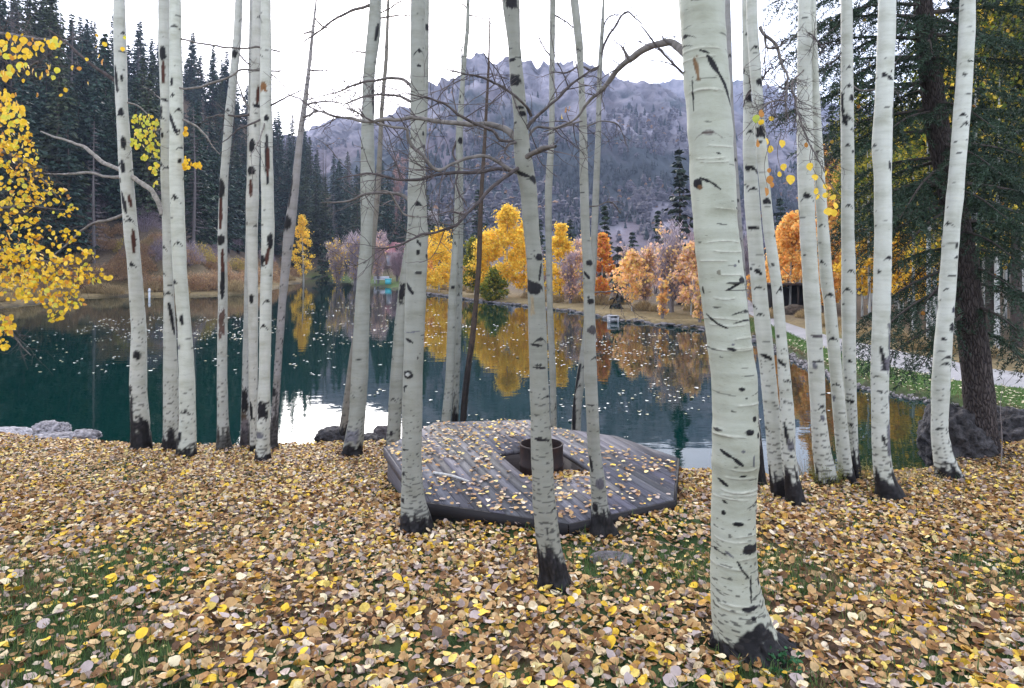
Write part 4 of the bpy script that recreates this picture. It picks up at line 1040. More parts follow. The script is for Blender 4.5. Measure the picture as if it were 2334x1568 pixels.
def prism(poly, z0, z1):
    """poly counter-clockwise or not, extruded; faces as ngons split into a fan"""
    n = len(poly)
    V = np.concatenate([np.c_[poly, np.full(n, z0)], np.c_[poly, np.full(n, z1)]])
    k = np.arange(n)
    side = np.stack([k, (k + 1) % n, (k + 1) % n + n, k + n], 1)
    fan = np.stack([np.full(n - 2, n), n + np.arange(1, n - 1), n + np.arange(2, n)], 1)
    bot = np.stack([np.zeros(n - 2, int), np.arange(2, n), np.arange(1, n - 1)], 1)
    return V, [side, np.concatenate([fan, bot])]

HOLE_A = dk(1134, 1032)
HU0, HU1 = HOLE_A @ PU + 0.0, HOLE_A @ PU + 0.66
HV1, HV0 = HOLE_A @ PD + 0.02, HOLE_A @ PD - 1.0

def build_deck():
    rng = np.random.default_rng(77)
    c = DECK_POLY.mean(0)
    root = thing('wooden_deck', (c[0], c[1], 0.4), 'low grey wooden deck strewn with leaves at the water edge, square hole in its middle', 'deck')
    O = np.array([c[0], c[1], 0.4])
    us = DECK_POLY @ PU
    wdt = 0.100
    u = us.min()
    e = 0
    edges = [HU0 + (k) * wdt for k in range(-30, 40)]
    edges[30:38] = list(np.linspace(HU0, HU1, 8))[:7] + [HU1]
    edges = sorted([x for x in edges[:38] if x <= HU1 + 1e-6] + [HU1 + wdt * k for k in range(1, 30)])
    for a, b in zip(edges[:-1], edges[1:]):
        if b < us.min() or a > us.max() or b - a < 0.03:
            continue
        strip = clip_half(clip_half(DECK_POLY, PU, a + 0.003, False), PU, b - 0.003, True) if True else None
        if len(strip) < 3:
            continue
        mid = (a + b) / 2
        parts = [strip]
        if HU0 - 0.001 < mid < HU1 + 0.001:
            parts = [clip_half(strip, PD, HV1, False), clip_half(strip, PD, HV0, True)]
        for s in parts:
            if len(s) < 3:
                continue
            dz = rng.normal(0, 0.0022)
            V, F = prism(s, DZ - 0.042 + dz, DZ + dz)
            tilt = rng.normal(0, 0.003)
            V[:, 2] += (V[:, :2] @ PU - mid) * tilt * 2
            tone = np.array([0.122, 0.119, 0.138]) * rng.uniform(0.62, 1.35) * np.array([1, rng.uniform(0.96, 1.02), rng.uniform(0.94, 1.06)])
            uv = np.stack([V[:, :2] @ PD + rng.uniform(0, 9), V[:, :2] @ PU + V[:, 2]], 1)
            me = mesh('plank', V - O, F, np.repeat(tone[None], len(V), 0), uv, False, M_WOOD)
            obj('plank', me, root)
    # dark fascia boards under the overhang, one per side
    n = len(DECK_POLY)
    ins = c + (DECK_POLY - c) * 0.965
    for i in range(n):
        a, b = ins[i], ins[(i + 1) % n]
        d = (b - a) / np.linalg.norm(b - a)
        nn = np.array([-d[1], d[0]])
        if nn @ (c - a) < 0:
            nn = -nn
        left = i == 0
        a2, b2 = a + d * 0.004, b - d * 0.004
        if i in (8, 0):
            a2, b2 = DECK_POLY[i] + (c - DECK_POLY[i]) * 0.012 + d * 0.004, DECK_POLY[(i + 1) % n] + (c - DECK_POLY[(i + 1) % n]) * 0.012 - d * 0.004
        quad = np.array([a2, b2, b2 + nn * 0.04, a2 + nn * 0.04])
        zb = 0.35
        V, F = prism(quad, zb, DZ - 0.048)
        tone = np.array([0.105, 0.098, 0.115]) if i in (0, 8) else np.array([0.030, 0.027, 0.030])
        uv = np.stack([V[:, :2] @ d, V[:, 2]], 1)
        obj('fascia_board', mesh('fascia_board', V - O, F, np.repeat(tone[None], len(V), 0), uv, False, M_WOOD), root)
    # added rim strips over the plank ends; front ones painted dark as the shadow line
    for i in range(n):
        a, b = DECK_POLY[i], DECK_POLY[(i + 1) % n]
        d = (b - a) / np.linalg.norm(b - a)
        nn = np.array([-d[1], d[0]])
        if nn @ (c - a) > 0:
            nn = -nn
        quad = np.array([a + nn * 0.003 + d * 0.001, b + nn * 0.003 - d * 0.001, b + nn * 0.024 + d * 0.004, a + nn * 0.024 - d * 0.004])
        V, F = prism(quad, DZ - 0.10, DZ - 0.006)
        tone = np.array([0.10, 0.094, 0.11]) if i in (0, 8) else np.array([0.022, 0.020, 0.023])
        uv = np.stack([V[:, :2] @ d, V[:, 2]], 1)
        obj('shadow_rim', mesh('shadow_rim', V - O, F, np.repeat(tone[None], len(V), 0), uv, False, M_WOOD), root)
    # the lining of the square hole
    H = [PU * HU0 + PD * HV0, PU * HU1 + PD * HV0, PU * HU1 + PD * HV1, PU * HU0 + PD * HV1]
    for i in range(4):
        a, b = H[i], H[(i + 1) % 4]
        d = (b - a) / np.linalg.norm(b - a)
        nn = np.array([d[1], -d[0]])
        if nn @ (sum(H) / 4 - a) > 0:
            nn = -nn
        quad = np.array([a + d * 0.002, b - d * 0.002, b + nn * 0.035 - d * 0.002, a + nn * 0.035 + d * 0.002])
        V, F = prism(quad, 0.45, DZ - 0.046)
        uv = np.stack([V[:, :2] @ d, V[:, 2]], 1)
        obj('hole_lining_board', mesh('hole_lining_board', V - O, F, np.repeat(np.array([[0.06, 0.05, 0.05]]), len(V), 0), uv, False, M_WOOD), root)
    return root, H
DECK, HOLE = build_deck()

def lathe(prof, seg, wob=0.0, rng=None):
    prof = np.asarray(prof, float)
    th = np.arange(seg) / seg * 2 * np.pi
    V = np.stack([prof[:, 0:1] * np.cos(th), prof[:, 0:1] * np.sin(th), np.repeat(prof[:, 1:2], seg, 1)], -1).reshape(-1, 3)
    i = np.arange(len(prof) - 1)[:, None] * seg
    j = np.arange(seg)[None]
    k = (j + 1) % seg
    return V, np.stack([i + j, i + k, i + seg + k, i + seg + j], -1).reshape(-1, 4)

def build_drum():
    Yd = 6.72
    r = 0.218
    x = (1234 - CX) / FP * Yd
    root = thing('fire_drum', (x, Yd, 0.66), 'rusty open steel fire drum standing in the hole of the wooden deck', 'fire pit')
    top = 1.165 - 0.66
    V, F = lathe([(r - 0.012, 0.02), (r - 0.012, top - 0.008), (r - 0.012, top), (r, top), (r + 0.006, top - 0.006), (r, top - 0.02), (r, top * 0.62), (r + 0.008, top * 0.6), (r, top * 0.58), (r, top * 0.3), (r + 0.008, top * 0.28), (r, top * 0.26), (r, 0)], 56)
    obj('drum_wall', mesh('drum_wall', V, F, None, None, True, M_RUST), root)
    V, F = lathe([(0.001, 0.10), (r * 0.5, 0.09), (r - 0.016, 0.06)], 40)
    V[:, 2] += 0.03 * (fbm(V[:, 0] * 20, V[:, 1] * 20, 0, 3, 4) - 0.5)
    obj('ash_bed', mesh('ash_bed', V, F, np.repeat([[0.05, 0.045, 0.045]], len(V), 0), None, True, M_ROCK), root)
build_drum()

# ------------------------------------------------------------------ fallen leaves, turf and small growth on the near bank
LEAF_COLS = np.array([[0.48, 0.29, 0.125], [0.38, 0.20, 0.08], [0.22, 0.11, 0.05], [0.58, 0.40, 0.20], [0.68, 0.53, 0.33], [0.74, 0.63, 0.47], [0.78, 0.50, 0.05], [0.74, 0.55, 0.13], [0.78, 0.64, 0.29], [0.46, 0.36, 0.31], [0.33, 0.25, 0.22], [0.55, 0.30, 0.06], [0.13, 0.07, 0.04]])
LEAF_W = np.array([22, 21, 13, 15, 9, 4, 8, 7, 5, 10, 9, 5, 7], float)
LEAF_W /= LEAF_W.sum()

TRUNK_FEET = [(o[1][0], o[1][1]) for o in ROOTS.values()]
def on_deck(x, y):
    r = np.ones(len(x), bool)
    n = len(DECK_POLY)
    s = np.sign((DECK_POLY[1] - DECK_POLY[0])[0] * (DECK_POLY[2] - DECK_POLY[0])[1] - (DECK_POLY[1] - DECK_POLY[0])[1] * (DECK_POLY[2] - DECK_POLY[0])[0])
    for i in range(n):
        a, b = DECK_POLY[i], DECK_POLY[(i + 1) % n]
        r &= ((b[0] - a[0]) * (y - a[1]) - (b[1] - a[1]) * (x - a[0])) * s > 0
    return r

def bare_patch(x, y):
    """0 where leaves lie thick, 1 where turf shows between them"""
    n = fbm(x * 1.1, y * 1.1, 0, 3, 101)
    n2 = fbm(x * 4.0, y * 4.0, 0, 3, 104)
    return np.clip(sm(0.40, 0.66, n + 0.45 * (n2 - 0.5)) * (1 - 0.75 * sm(4.2, 6.5, y)) , 0, 1)

def scatter(rng, y0, y1, dens, xm=0.95):
    area = xm * (y1 ** 2 - y0 ** 2)
    n = int(area * dens)
    y = np.sqrt(rng.random(n) * (y1 ** 2 - y0 ** 2) + y0 ** 2)
    x = (rng.random(n) * 2 - 1) * xm * y
    return x, y

def litter():
    rng = np.random.default_rng(11)
    b = Bag()
    for y0, y1, dens, nseg, nv in ((1.6, 4.6, 1080, 9, 8), (4.6, 7.2, 1250, 6, 6), (7.2, 13.0, 1050, 5, 5)):
        x, y = scatter(rng, y0, y1, dens, 1.3 if y1 < 5 else 1.15)
        z, d, wf = land(x, y)
        keep = (d > 0.02 + 0.1 * rng.random(len(x))) & (wf < 0.6) & (rng.random(len(x)) > 0.62 * bare_patch(x, y)) & ~on_deck(x, y)
        if y1 > 10:
            keep &= (x < 7.5)
        x, y, z = x[keep], y[keep], z[keep]
        n = len(x)
        size = np.clip(rng.normal(0.0395, 0.010, n), 0.016, 0.064)
        ci = rng.choice(len(LEAF_W), n, p=LEAF_W)
        colr = LEAF_COLS[ci] * rng.uniform(0.75, 1.2, (n, 1))
        tilt = np.abs(rng.normal(0, 0.52, n))
        lift = rng.random(n) ** 2 * 0.03 + 0.006 + 0.18 * size * tilt
        pos = np.stack([x, y, z + lift], 1)
        leaves_into(b, rng, pos, size, tilt, colr, nv + 3, nseg, 0.95)
    tag(obj('leaf_litter', b.mesh('leaf_litter', M_LITTER)), 'thick carpet of fallen tan and yellow aspen leaves over the near bank', 'leaf litter', kind='stuff')
    # leaves on the deck boards
    b = Bag()
    n0 = 2400
    lo, hi = DECK_POLY.min(0), DECK_POLY.max(0)
    x, y = rng.uniform(lo[0], hi[0], n0), rng.uniform(lo[1], hi[1], n0)
    q = np.stack([x, y], 1)
    hole = (q @ PU > HU0 - 0.0) & (q @ PU < HU1) & (q @ PD > HV0) & (q @ PD < HV1)
    k = on_deck(x, y) & ~hole & (fbm(x * 2.0, y * 2.0, 0, 3, 55) + rng.normal(0, 0.12, n0) > 0.40)
    x, y = x[k], y[k]
    n = len(x)
    ci = rng.choice(len(LEAF_W), n, p=LEAF_W)
    size = np.clip(rng.normal(0.039, 0.009, n), 0.018, 0.058)
    tilt = np.abs(rng.normal(0, 0.22, n))
    leaves_into(b, rng, np.stack([x, y, DZ + 0.012 + 0.2 * size * tilt + rng.random(n) * 0.006], 1), size, tilt, LEAF_COLS[ci] * rng.uniform(0.85, 1.25, (n, 1)), 6, 7, 0.4)
    nh = 700
    uu, vv = rng.uniform(HU0 + 0.02, HU1 - 0.02, nh), rng.uniform(HV0 + 0.02, HV1 - 0.02, nh)
    w = uu[:, None] * PU + vv[:, None] * PD
    far = np.hypot(w[:, 0] - (1234 - CX) / FP * 6.72, w[:, 1] - 6.72) > 0.235
    w = w[far]; vv = vv[far]
    n = len(w)
    heap = DZ - 0.03 - 0.22 * sm(HV0, HV1, vv) + rng.random(n) * 0.03
    leaves_into(b, rng, np.c_[w, heap], np.clip(rng.normal(0.046, 0.009, n), 0.02, 0.065), np.abs(rng.normal(0, 0.5, n)), LEAF_COLS[rng.choice(len(LEAF_W), n, p=LEAF_W)] * rng.uniform(0.75, 1.15, (n, 1)), 6, 7, 0.4)
    tag(obj('deck_leaves', b.mesh('deck_leaves', M_LITTER)), 'scattered pale and yellow leaves on the boards and in the hole of the deck', 'fallen leaves', kind='stuff')
litter()

def hole_soil():
    n = 12
    uu, vv = np.meshgrid(np.linspace(HU0 + 0.003, HU1 - 0.003, n), np.linspace(HV0 + 0.003, HV1 - 0.003, n))
    w = uu[..., None] * PU + vv[..., None] * PD
    z = DZ - 0.055 - 0.22 * sm(HV0, HV1, vv)
    V = np.concatenate([w, z[..., None]], -1).reshape(-1, 3)
    tag(obj('soil_bed', mesh('soil_bed', V, grid_faces(n, n), np.repeat([[0.05, 0.035, 0.025]], n * n, 0), None, True, M_GROUND)), kind='structure')
hole_soil()

def single_leaves():
    """the leaves that lie largest in view, each one a thing"""
    rng = np.random.default_rng(23)
    kinds = [('bright yellow aspen leaf lying on top of the brown litter near the camera', (0.80, 0.52, 0.04), 'bright yellow leaves in the near litter'),
             ('pale cream aspen leaf lying on top of the brown litter near the camera', (0.74, 0.64, 0.42), 'pale cream leaves in the near litter'),
             ('warm tan aspen leaf curled on top of the litter near the camera', (0.50, 0.31, 0.13), 'tan leaves in the near litter'),
             ('dull mauve grey aspen leaf lying underside up near the camera', (0.44, 0.36, 0.34), 'mauve grey leaves in the near litter'),
             ('dark russet brown aspen leaf curled in the litter near the camera', (0.20, 0.095, 0.04), 'russet brown leaves in the near litter')]
    p = np.array([0.32, 0.18, 0.24, 0.16, 0.10])
    x, y = scatter(rng, 2.75, 4.3, 26, 0.80)
    for xi, yi in zip(x[:280], y[:280]):
        k = int(rng.choice(5, p=p))
        s = rng.uniform(0.048, 0.07)
        o = put_leaf(None, (xi, yi, ground_z(xi, yi) + rng.uniform(0.030, 0.048)), s, rng, 'fallen%d' % k, kinds[k][1], False, M_LITTER, 'fallen_leaf')
        tag(o, kinds[k][0], 'fallen leaf', kinds[k][2])
single_leaves()

def ground_twigs():
    rng = np.random.default_rng(29)
    b = Bag()
    x, y = scatter(rng, 2.4, 8.5, 2.6, 0.85)
    for xi, yi in zip(x, y):
        if on_deck(np.array([xi]), np.array([yi]))[0] or float(pond_dist(np.array([xi]), np.array([yi]))[0]) < 0.3:
            continue
        a, L = rng.uniform(0, 6.283), rng.uniform(0.08, 0.32)
        z = ground_z(xi, yi) + 0.04
        d = np.array([math.cos(a), math.sin(a), 0]) * L / 3
        pts = np.array([[xi, yi, z]] + [[0, 0, 0]] * 3)
        for k in range(3):
            pts[k + 1] = pts[k] + d + rng.normal(0, 0.18 * L / 3, 3) * np.array([1, 1, 0.3])
        V, F = tube(pts, np.linspace(0.0035, 0.0015, 4), 4)
        b.add(V, F, np.array([0.16, 0.13, 0.115]) * rng.uniform(0.5, 1.7))
    tag(obj('fallen_twigs', b.mesh('fallen_twigs', M_TWIG)), 'thin broken twigs lying about on the leaf litter', 'twigs', kind='stuff')
ground_twigs()

def turf():
    rng = np.random.default_rng(31)
    b = Bag()
    for y0, y1, dens, tall in ((1.8, 5.0, 2700, 0.042), (5.0, 8.5, 500, 0.06)):
        x, y = scatter(rng, y0, y1, dens, 1.15)
        z, d, wf = land(x, y)
        keep = (d > 0.1) & (rng.random(len(x)) < 0.12 + 0.88 * bare_patch(x, y)) & ~on_deck(x, y)
        x, y, z = x[keep], y[keep], z[keep]
        n = len(x)
        h = tall * rng.uniform(0.5, 1.6, n)
        a = rng.uniform(0, 6.283, n)
        lean = rng.uniform(0.1, 0.9, n) * h
        wd = rng.uniform(0.0015, 0.0032, n)
        ca, sa = np.cos(a), np.sin(a)
        base = np.stack([x, y, z], 1)
        sd = np.stack([-sa * wd, ca * wd, 0 * wd], 1)
        m1 = base + np.stack([ca * lean * 0.35, sa * lean * 0.35, h * 0.6], 1)
        tip = base + np.stack([ca * lean, sa * lean, h], 1)
        V = np.stack([base - sd, base + sd, m1 + sd * 0.8, m1 - sd * 0.8, tip], 1)
        k = (np.arange(n) * 5)[:, None]
        F4 = np.array([[0, 1, 2, 3]]) + k
        F3 = np.array([[3, 2, 4]]) + k
        c = np.where(rng.random((n, 1)) < 0.85, np.array([[0.075, 0.135, 0.04]]), np.array([[0.26, 0.22, 0.10]])) * rng.uniform(0.6, 1.5, (n, 1))
        b.add(V.reshape(-1, 3), [F4, F3], np.repeat(c, 5, 0))
    tag(obj('turf', b.mesh('turf', M_GRASS)), 'short green grass showing between the fallen leaves', 'grass', kind='stuff')
turf()

def tuft(name, label, x, y, n, h, colr, cat, spread=0.12, broad=0.0, seed=0):
    rng = np.random.default_rng(seed)
    z = ground_z(x, y)
    root = thing(name, (x, y, z), label, cat)
    b = Bag()
    for q in range(n):
        a = rng.uniform(0, 6.283)
        r = spread * math.sqrt(rng.random())
        p0 = np.array([r * math.cos(a), r * math.sin(a), -0.01])
        hh = h * rng.uniform(0.5, 1.2)
        d = np.array([math.cos(a) * rng.uniform(0.1, 0.5), math.sin(a) * rng.uniform(0.1, 0.5), 1]) * hh
        V, F = tube(np.array([p0, p0 + d * 0.5, p0 + d * np.array([1.3, 1.3, 0.95])]), [0.0022, 0.0016, 0.0005], 3)
        c = np.array(colr) * rng.uniform(0.6, 1.4)
        b.add(V, F, c)
        if broad:
            m = 9
            pos = p0 + d * rng.uniform(0.25, 1.0, (m, 1)) + rng.normal(0, 0.012, (m, 3))
            leaves_into(b, rng, pos, rng.uniform(0.6, 1.3, m) * broad, rng.uniform(0.2, 1.1, m), np.array(colr)[None] * rng.uniform(0.7, 1.5, (m, 1)), 3, 6, 0.3)
    obj('stems_and_leaves', b.mesh('stems_and_leaves', M_GRASS), root)
def at_ground(px, row):
    Y = base_Y(row)
    return (px - CX) / FP * Y, Y
for q, (nm, lb, px, row, n, h, cl, ct, sp, br) in enumerate([
        ('green_weed', 'small dark green leafy weed at the foot of the massive foreground aspen', 1692, 1492, 9, 0.10, (0.03, 0.13, 0.06), 'weed', 0.04, 0.022),
        ('green_weed', 'low spreading green weed in the leaves right of the massive aspen foot', 1800, 1528, 12, 0.075, (0.035, 0.13, 0.05), 'weed', 0.08, 0.022),
        ('grass_tuft', 'dry green grass tuft against the foot of the straight white aspen', 1888, 1108, 70, 0.24, (0.16, 0.17, 0.05), 'grass tuft', 0.14, 0.012),
        ('grass_tuft', 'dry thin grass standing at the water edge right of the twin aspens', 1835, 1085, 40, 0.22, (0.30, 0.24, 0.12), 'grass tuft', 0.12, 0),
        ('grass_tuft', 'yellowing weeds between the leaning white aspen and the lone clean one', 1968, 1096, 60, 0.20, (0.26, 0.22, 0.07), 'grass tuft', 0.2, 0.012),
        ('grass_tuft', 'pale weeds growing right of the lone clean white aspen foot', 2080, 1105, 60, 0.16, (0.28, 0.22, 0.10), 'grass tuft', 0.25, 0.010)]):
    x, y = at_ground(px, row)
    tuft(nm, lb, x, y, n, h, cl, ct, sp, br, 60 + q)

def bare_sapling():
    x, y = (2282 - CX) / FP * 8.0, 8.0
    z = ground_z(x, y)
    root = thing('bare_sapling', (x, y, z), 'tiny bare grey sapling in front of the big fir trunk', 'sapling')
    b = Bag()
    rng = np.random.default_rng(8)
    sp = np.array([[0, 0, -0.03, 0.006], [0.01, 0, 0.35, 0.005], [-0.01, 0, 0.75, 0.003], [0.02, 0, 1.0, 0.0015]])
    sp = smooth_path(sp, 0.04)
    V, F = tube(sp[:, :3], sp[:, 3], 5)
    b.add(V, F, (0.25, 0.22, 0.22))
    add_twigs(b, sp, np.zeros(3), rng, 14, 0.4, 0, 0.3)
    obj('stem', b.mesh('stem', M_TWIG), root)
bare_sapling()

def deck_stick():
    a, b_ = dk(988, 1082), dk(1070, 1102)
    pts = np.array([[*a, DZ + 0.02], [*((a + b_) / 2 + [0.01, 0.01]), DZ + 0.025], [*b_, DZ + 0.018]])
    sp = smooth_path(np.c_[pts, [0.014, 0.013, 0.008]], 0.04)
    V, F = tube(sp[:, :3], sp[:, 3], 8)
    o = obj('stick', mesh('stick', V - pts[1], F, np.repeat([[0.48, 0.47, 0.46]], len(V), 0), None, True, M_TWIG), None, pts[1])
    tag(o, 'pale bleached stick lying on the deck boards behind the stout aspen', 'stick')
deck_stick()

# ------------------------------------------------------------------ rocks
def ico(sub):
    t = (1 + 5 ** 0.5) / 2
    V = [(-1, t, 0), (1, t, 0), (-1, -t, 0), (1, -t, 0), (0, -1, t), (0, 1, t), (0, -1, -t), (0, 1, -t), (t, 0, -1), (t, 0, 1), (-t, 0, -1), (-t, 0, 1)]
    V = [np.array(v, float) / np.linalg.norm(v) for v in V]
    F = [(0, 11, 5), (0, 5, 1), (0, 1, 7), (0, 7, 10), (0, 10, 11), (1, 5, 9), (5, 11, 4), (11, 10, 2), (10, 7, 6), (7, 1, 8), (3, 9, 4), (3, 4, 2), (3, 2, 6), (3, 6, 8), (3, 8, 9), (4, 9, 5), (2, 4, 11), (6, 2, 10), (8, 6, 7), (9, 8, 1)]
    for _ in range(sub):
        c = {}
        def mid(a, b):
            k = (min(a, b), max(a, b))
            if k not in c:
                m = V[a] + V[b]
                V.append(m / np.linalg.norm(m))
                c[k] = len(V) - 1
            return c[k]
        F = [f for a, b, d in F for f in ((a, mid(a, b), mid(a, d)), (b, mid(b, d), mid(a, b)), (d, mid(a, d), mid(b, d)), (mid(a, b), mid(b, d), mid(a, d)))]
    return np.array(V), np.array(F)
ICO = {s: ico(s) for s in (1, 2, 3, 4, 5)}

def rock_mesh(size, seed, sub=4, rough=0.35, colr=(0.2, 0.18, 0.19), craggy=True):
    V, F = ICO[sub]
    n = fbm(V[:, 0] * 1.3 + seed, V[:, 1] * 1.3, V[:, 2] * 1.3, 3, seed)
    n2 = 1 - np.abs(2 * fbm(V[:, 0] * 3 + seed, V[:, 1] * 3, V[:, 2] * 3, 4, seed + 5) - 1)
    n3 = fbm(V[:, 0] * 9 + seed, V[:, 1] * 9, V[:, 2] * 9, 4, seed + 6)
    r = 1 + rough * (n - 0.5) * 2 + (0.6 * rough * (n2 - 0.6) + 0.55 * rough * (n3 - 0.5) if craggy else 0)
    W = V * r[:, None] * np.array(size)[None]
    C = np.array(colr)[None] * np.clip(0.1 + 1.3 * n3 + 0.6 * (n2 - 0.5), 0.12, 2)[:, None]
    return mesh('rock', W, F, C, None, False, M_ROCK)

def rock(name, label, px, row, Y, size, seed, colr, cat='rock', group=None, sub=4, rough=0.35, sink=0.0, rz=0.0):
    p = P(px, row, Y)
    o = obj(name, rock_mesh(size, seed, sub, rough, colr), None, (p[0], p[1], p[2] - sink))
    o.rotation_euler = (0, 0, rz)
    tag(o, label, cat, group)
DARKR, PALER = (0.070, 0.066, 0.070), (0.32, 0.30, 0.32)
rock('boulder', 'big dark craggy boulder left of the fir trunk at the pond edge', 2178, 1010, 8.9, (0.40, 0.46, 0.50), 3, DARKR, 'boulder', None, 5, 0.40)
rock('boulder', 'dark craggy boulder behind the right side of the fir trunk', 2305, 995, 9.4, (0.50, 0.5, 0.40), 8, DARKR, 'boulder', None, 5, 0.40)
rock('boulder', 'rounded dark boulder at the foot of the slim brown aspen by the water', 765, 1000, 10.0, (0.30, 0.26, 0.17), 12, (0.055, 0.052, 0.058), 'boulder', None, 4)
rock('boulder', 'low dark boulder right of the tall pale aspen foot', 843, 1006, 10.0, (0.22, 0.2, 0.12), 14, (0.07, 0.065, 0.07), 'boulder', None, 4)
rock('boulder', 'dark boulder at the water behind the left deck corner', 877, 990, 10.2, (0.16, 0.2, 0.13), 15, (0.07, 0.06, 0.065), 'boulder', None, 3)
rock('shore_rock', 'lumpy pale rock standing highest of the shore rocks on the left', 112, 985, 10.55, (0.20, 0.18, 0.16), 21, PALER, 'rock', None, 4, 0.5)
rock('shore_rock', 'pale rounded rock leaning on the lumpiest shore rock at the left', 143, 982, 10.7, (0.11, 0.12, 0.11), 22, PALER, 'rock', None, 4, 0.5)
rock('shore_rock', 'long flat pale slab of rock at the far left edge of the shore', 25, 992, 10.9, (0.42, 0.22, 0.10), 23, (0.42, 0.40, 0.43), 'rock', None, 4, 0.4, 0.0, -0.3)
rock('shore_rock', 'sloping pale rock spreading below the lumpy one at the water', 122, 1000, 10.35, (0.36, 0.2, 0.10), 24, PALER, 'rock', None, 4, 0.4)
rock('shore_rock', 'small pointed pale rock lying right of the other shore rocks', 195, 997, 10.2, (0.20, 0.16, 0.10), 25, PALER, 'rock', None, 4, 0.5)
rock('flat_stone', 'flat dark stone sunk in the leaves right of the burled aspen foot', 1392, 1275, base_Y(1275), (0.16, 0.10, 0.03), 31, (0.13, 0.12, 0.13), 'stone', None, 3, 0.3)
rock('flat_stone', 'small dark stone in the leaves beside the right deck corner', 1552, 1152, base_Y(1152), (0.10, 0.07, 0.035), 32, (0.06, 0.05, 0.055), 'stone', None, 3, 0.3)

def pond_leaves():
    """pale leaves adrift in rafts on the pond"""
    rng = np.random.default_rng(41)
    b = Bag()
    spots = []
    def add(px0, px1, r0, r1, n, cl=0.5):
        px = rng.uniform(px0, px1, n)
        row = r0 + (r1 - r0) * rng.random(n) ** 1.3
        for a, c in zip(px, row):
            k = rng.integers(1, 5) if rng.random() < cl else 1
            Y = FP * CZ / (c - HR)
            x = (a - CX) / FP * Y
            for _ in range(k):
                spots.append((x + rng.normal(0, 0.14), Y + rng.normal(0, 0.22)))
    add(200, 640, 722, 775, 240); add(60, 640, 745, 850, 110); add(680, 1000, 690, 790, 190); add(950, 1240, 735, 800, 90); add(1230, 1620, 760, 830, 150)
    add(640, 1250, 800, 900, 50); add(1240, 1640, 830, 960, 60); add(950, 1500, 900, 1000, 12); add(1700, 2000, 860, 1000, 14, 0.1)
    s = np.array(spots)
    ok = pond_dist(s[:, 0], s[:, 1]) < -0.3
    s = s[ok]
    n = len(s)
    size = np.clip(rng.normal(0.088, 0.028, n), 0.035, 0.17) * (0.5 + s[:, 1] / 75)
    colr = np.where(rng.random((n, 1)) < 0.7, np.array([[0.74, 0.72, 0.67]]), np.array([[0.66, 0.58, 0.38]])) * rng.uniform(0.8, 1.1, (n, 1))  # pale leaf tone with the sky's reflection painted in
    leaves_into(b, rng, np.c_[s, np.full(n, 0.008)], size, np.abs(rng.normal(0, 0.03, n)), colr, 5, 7, 0.06)
    tag(obj('floating_leaves', b.mesh('floating_leaves', M_LITTER)), 'pale fallen leaves floating in scattered rafts on the dark pond', 'floating leaves', kind='stuff')
pond_leaves()
# ------------------------------------------------------------------ conifers
def quads_into(bag, ctr, u, v, colr):
    """flat leaf-like quads given centres and two half-axes"""
    n = len(ctr)
    V = np.stack([ctr - u, ctr + v, ctr + u, ctr - v], 1).reshape(-1, 3)
    F = np.arange(n * 4).reshape(n, 4)
    bag.add(V, F, np.repeat(colr, 4, 0))

def unit(rng, n):
    d = rng.normal(0, 1, (n, 3))
    return d / np.linalg.norm(d, axis=1)[:, None]

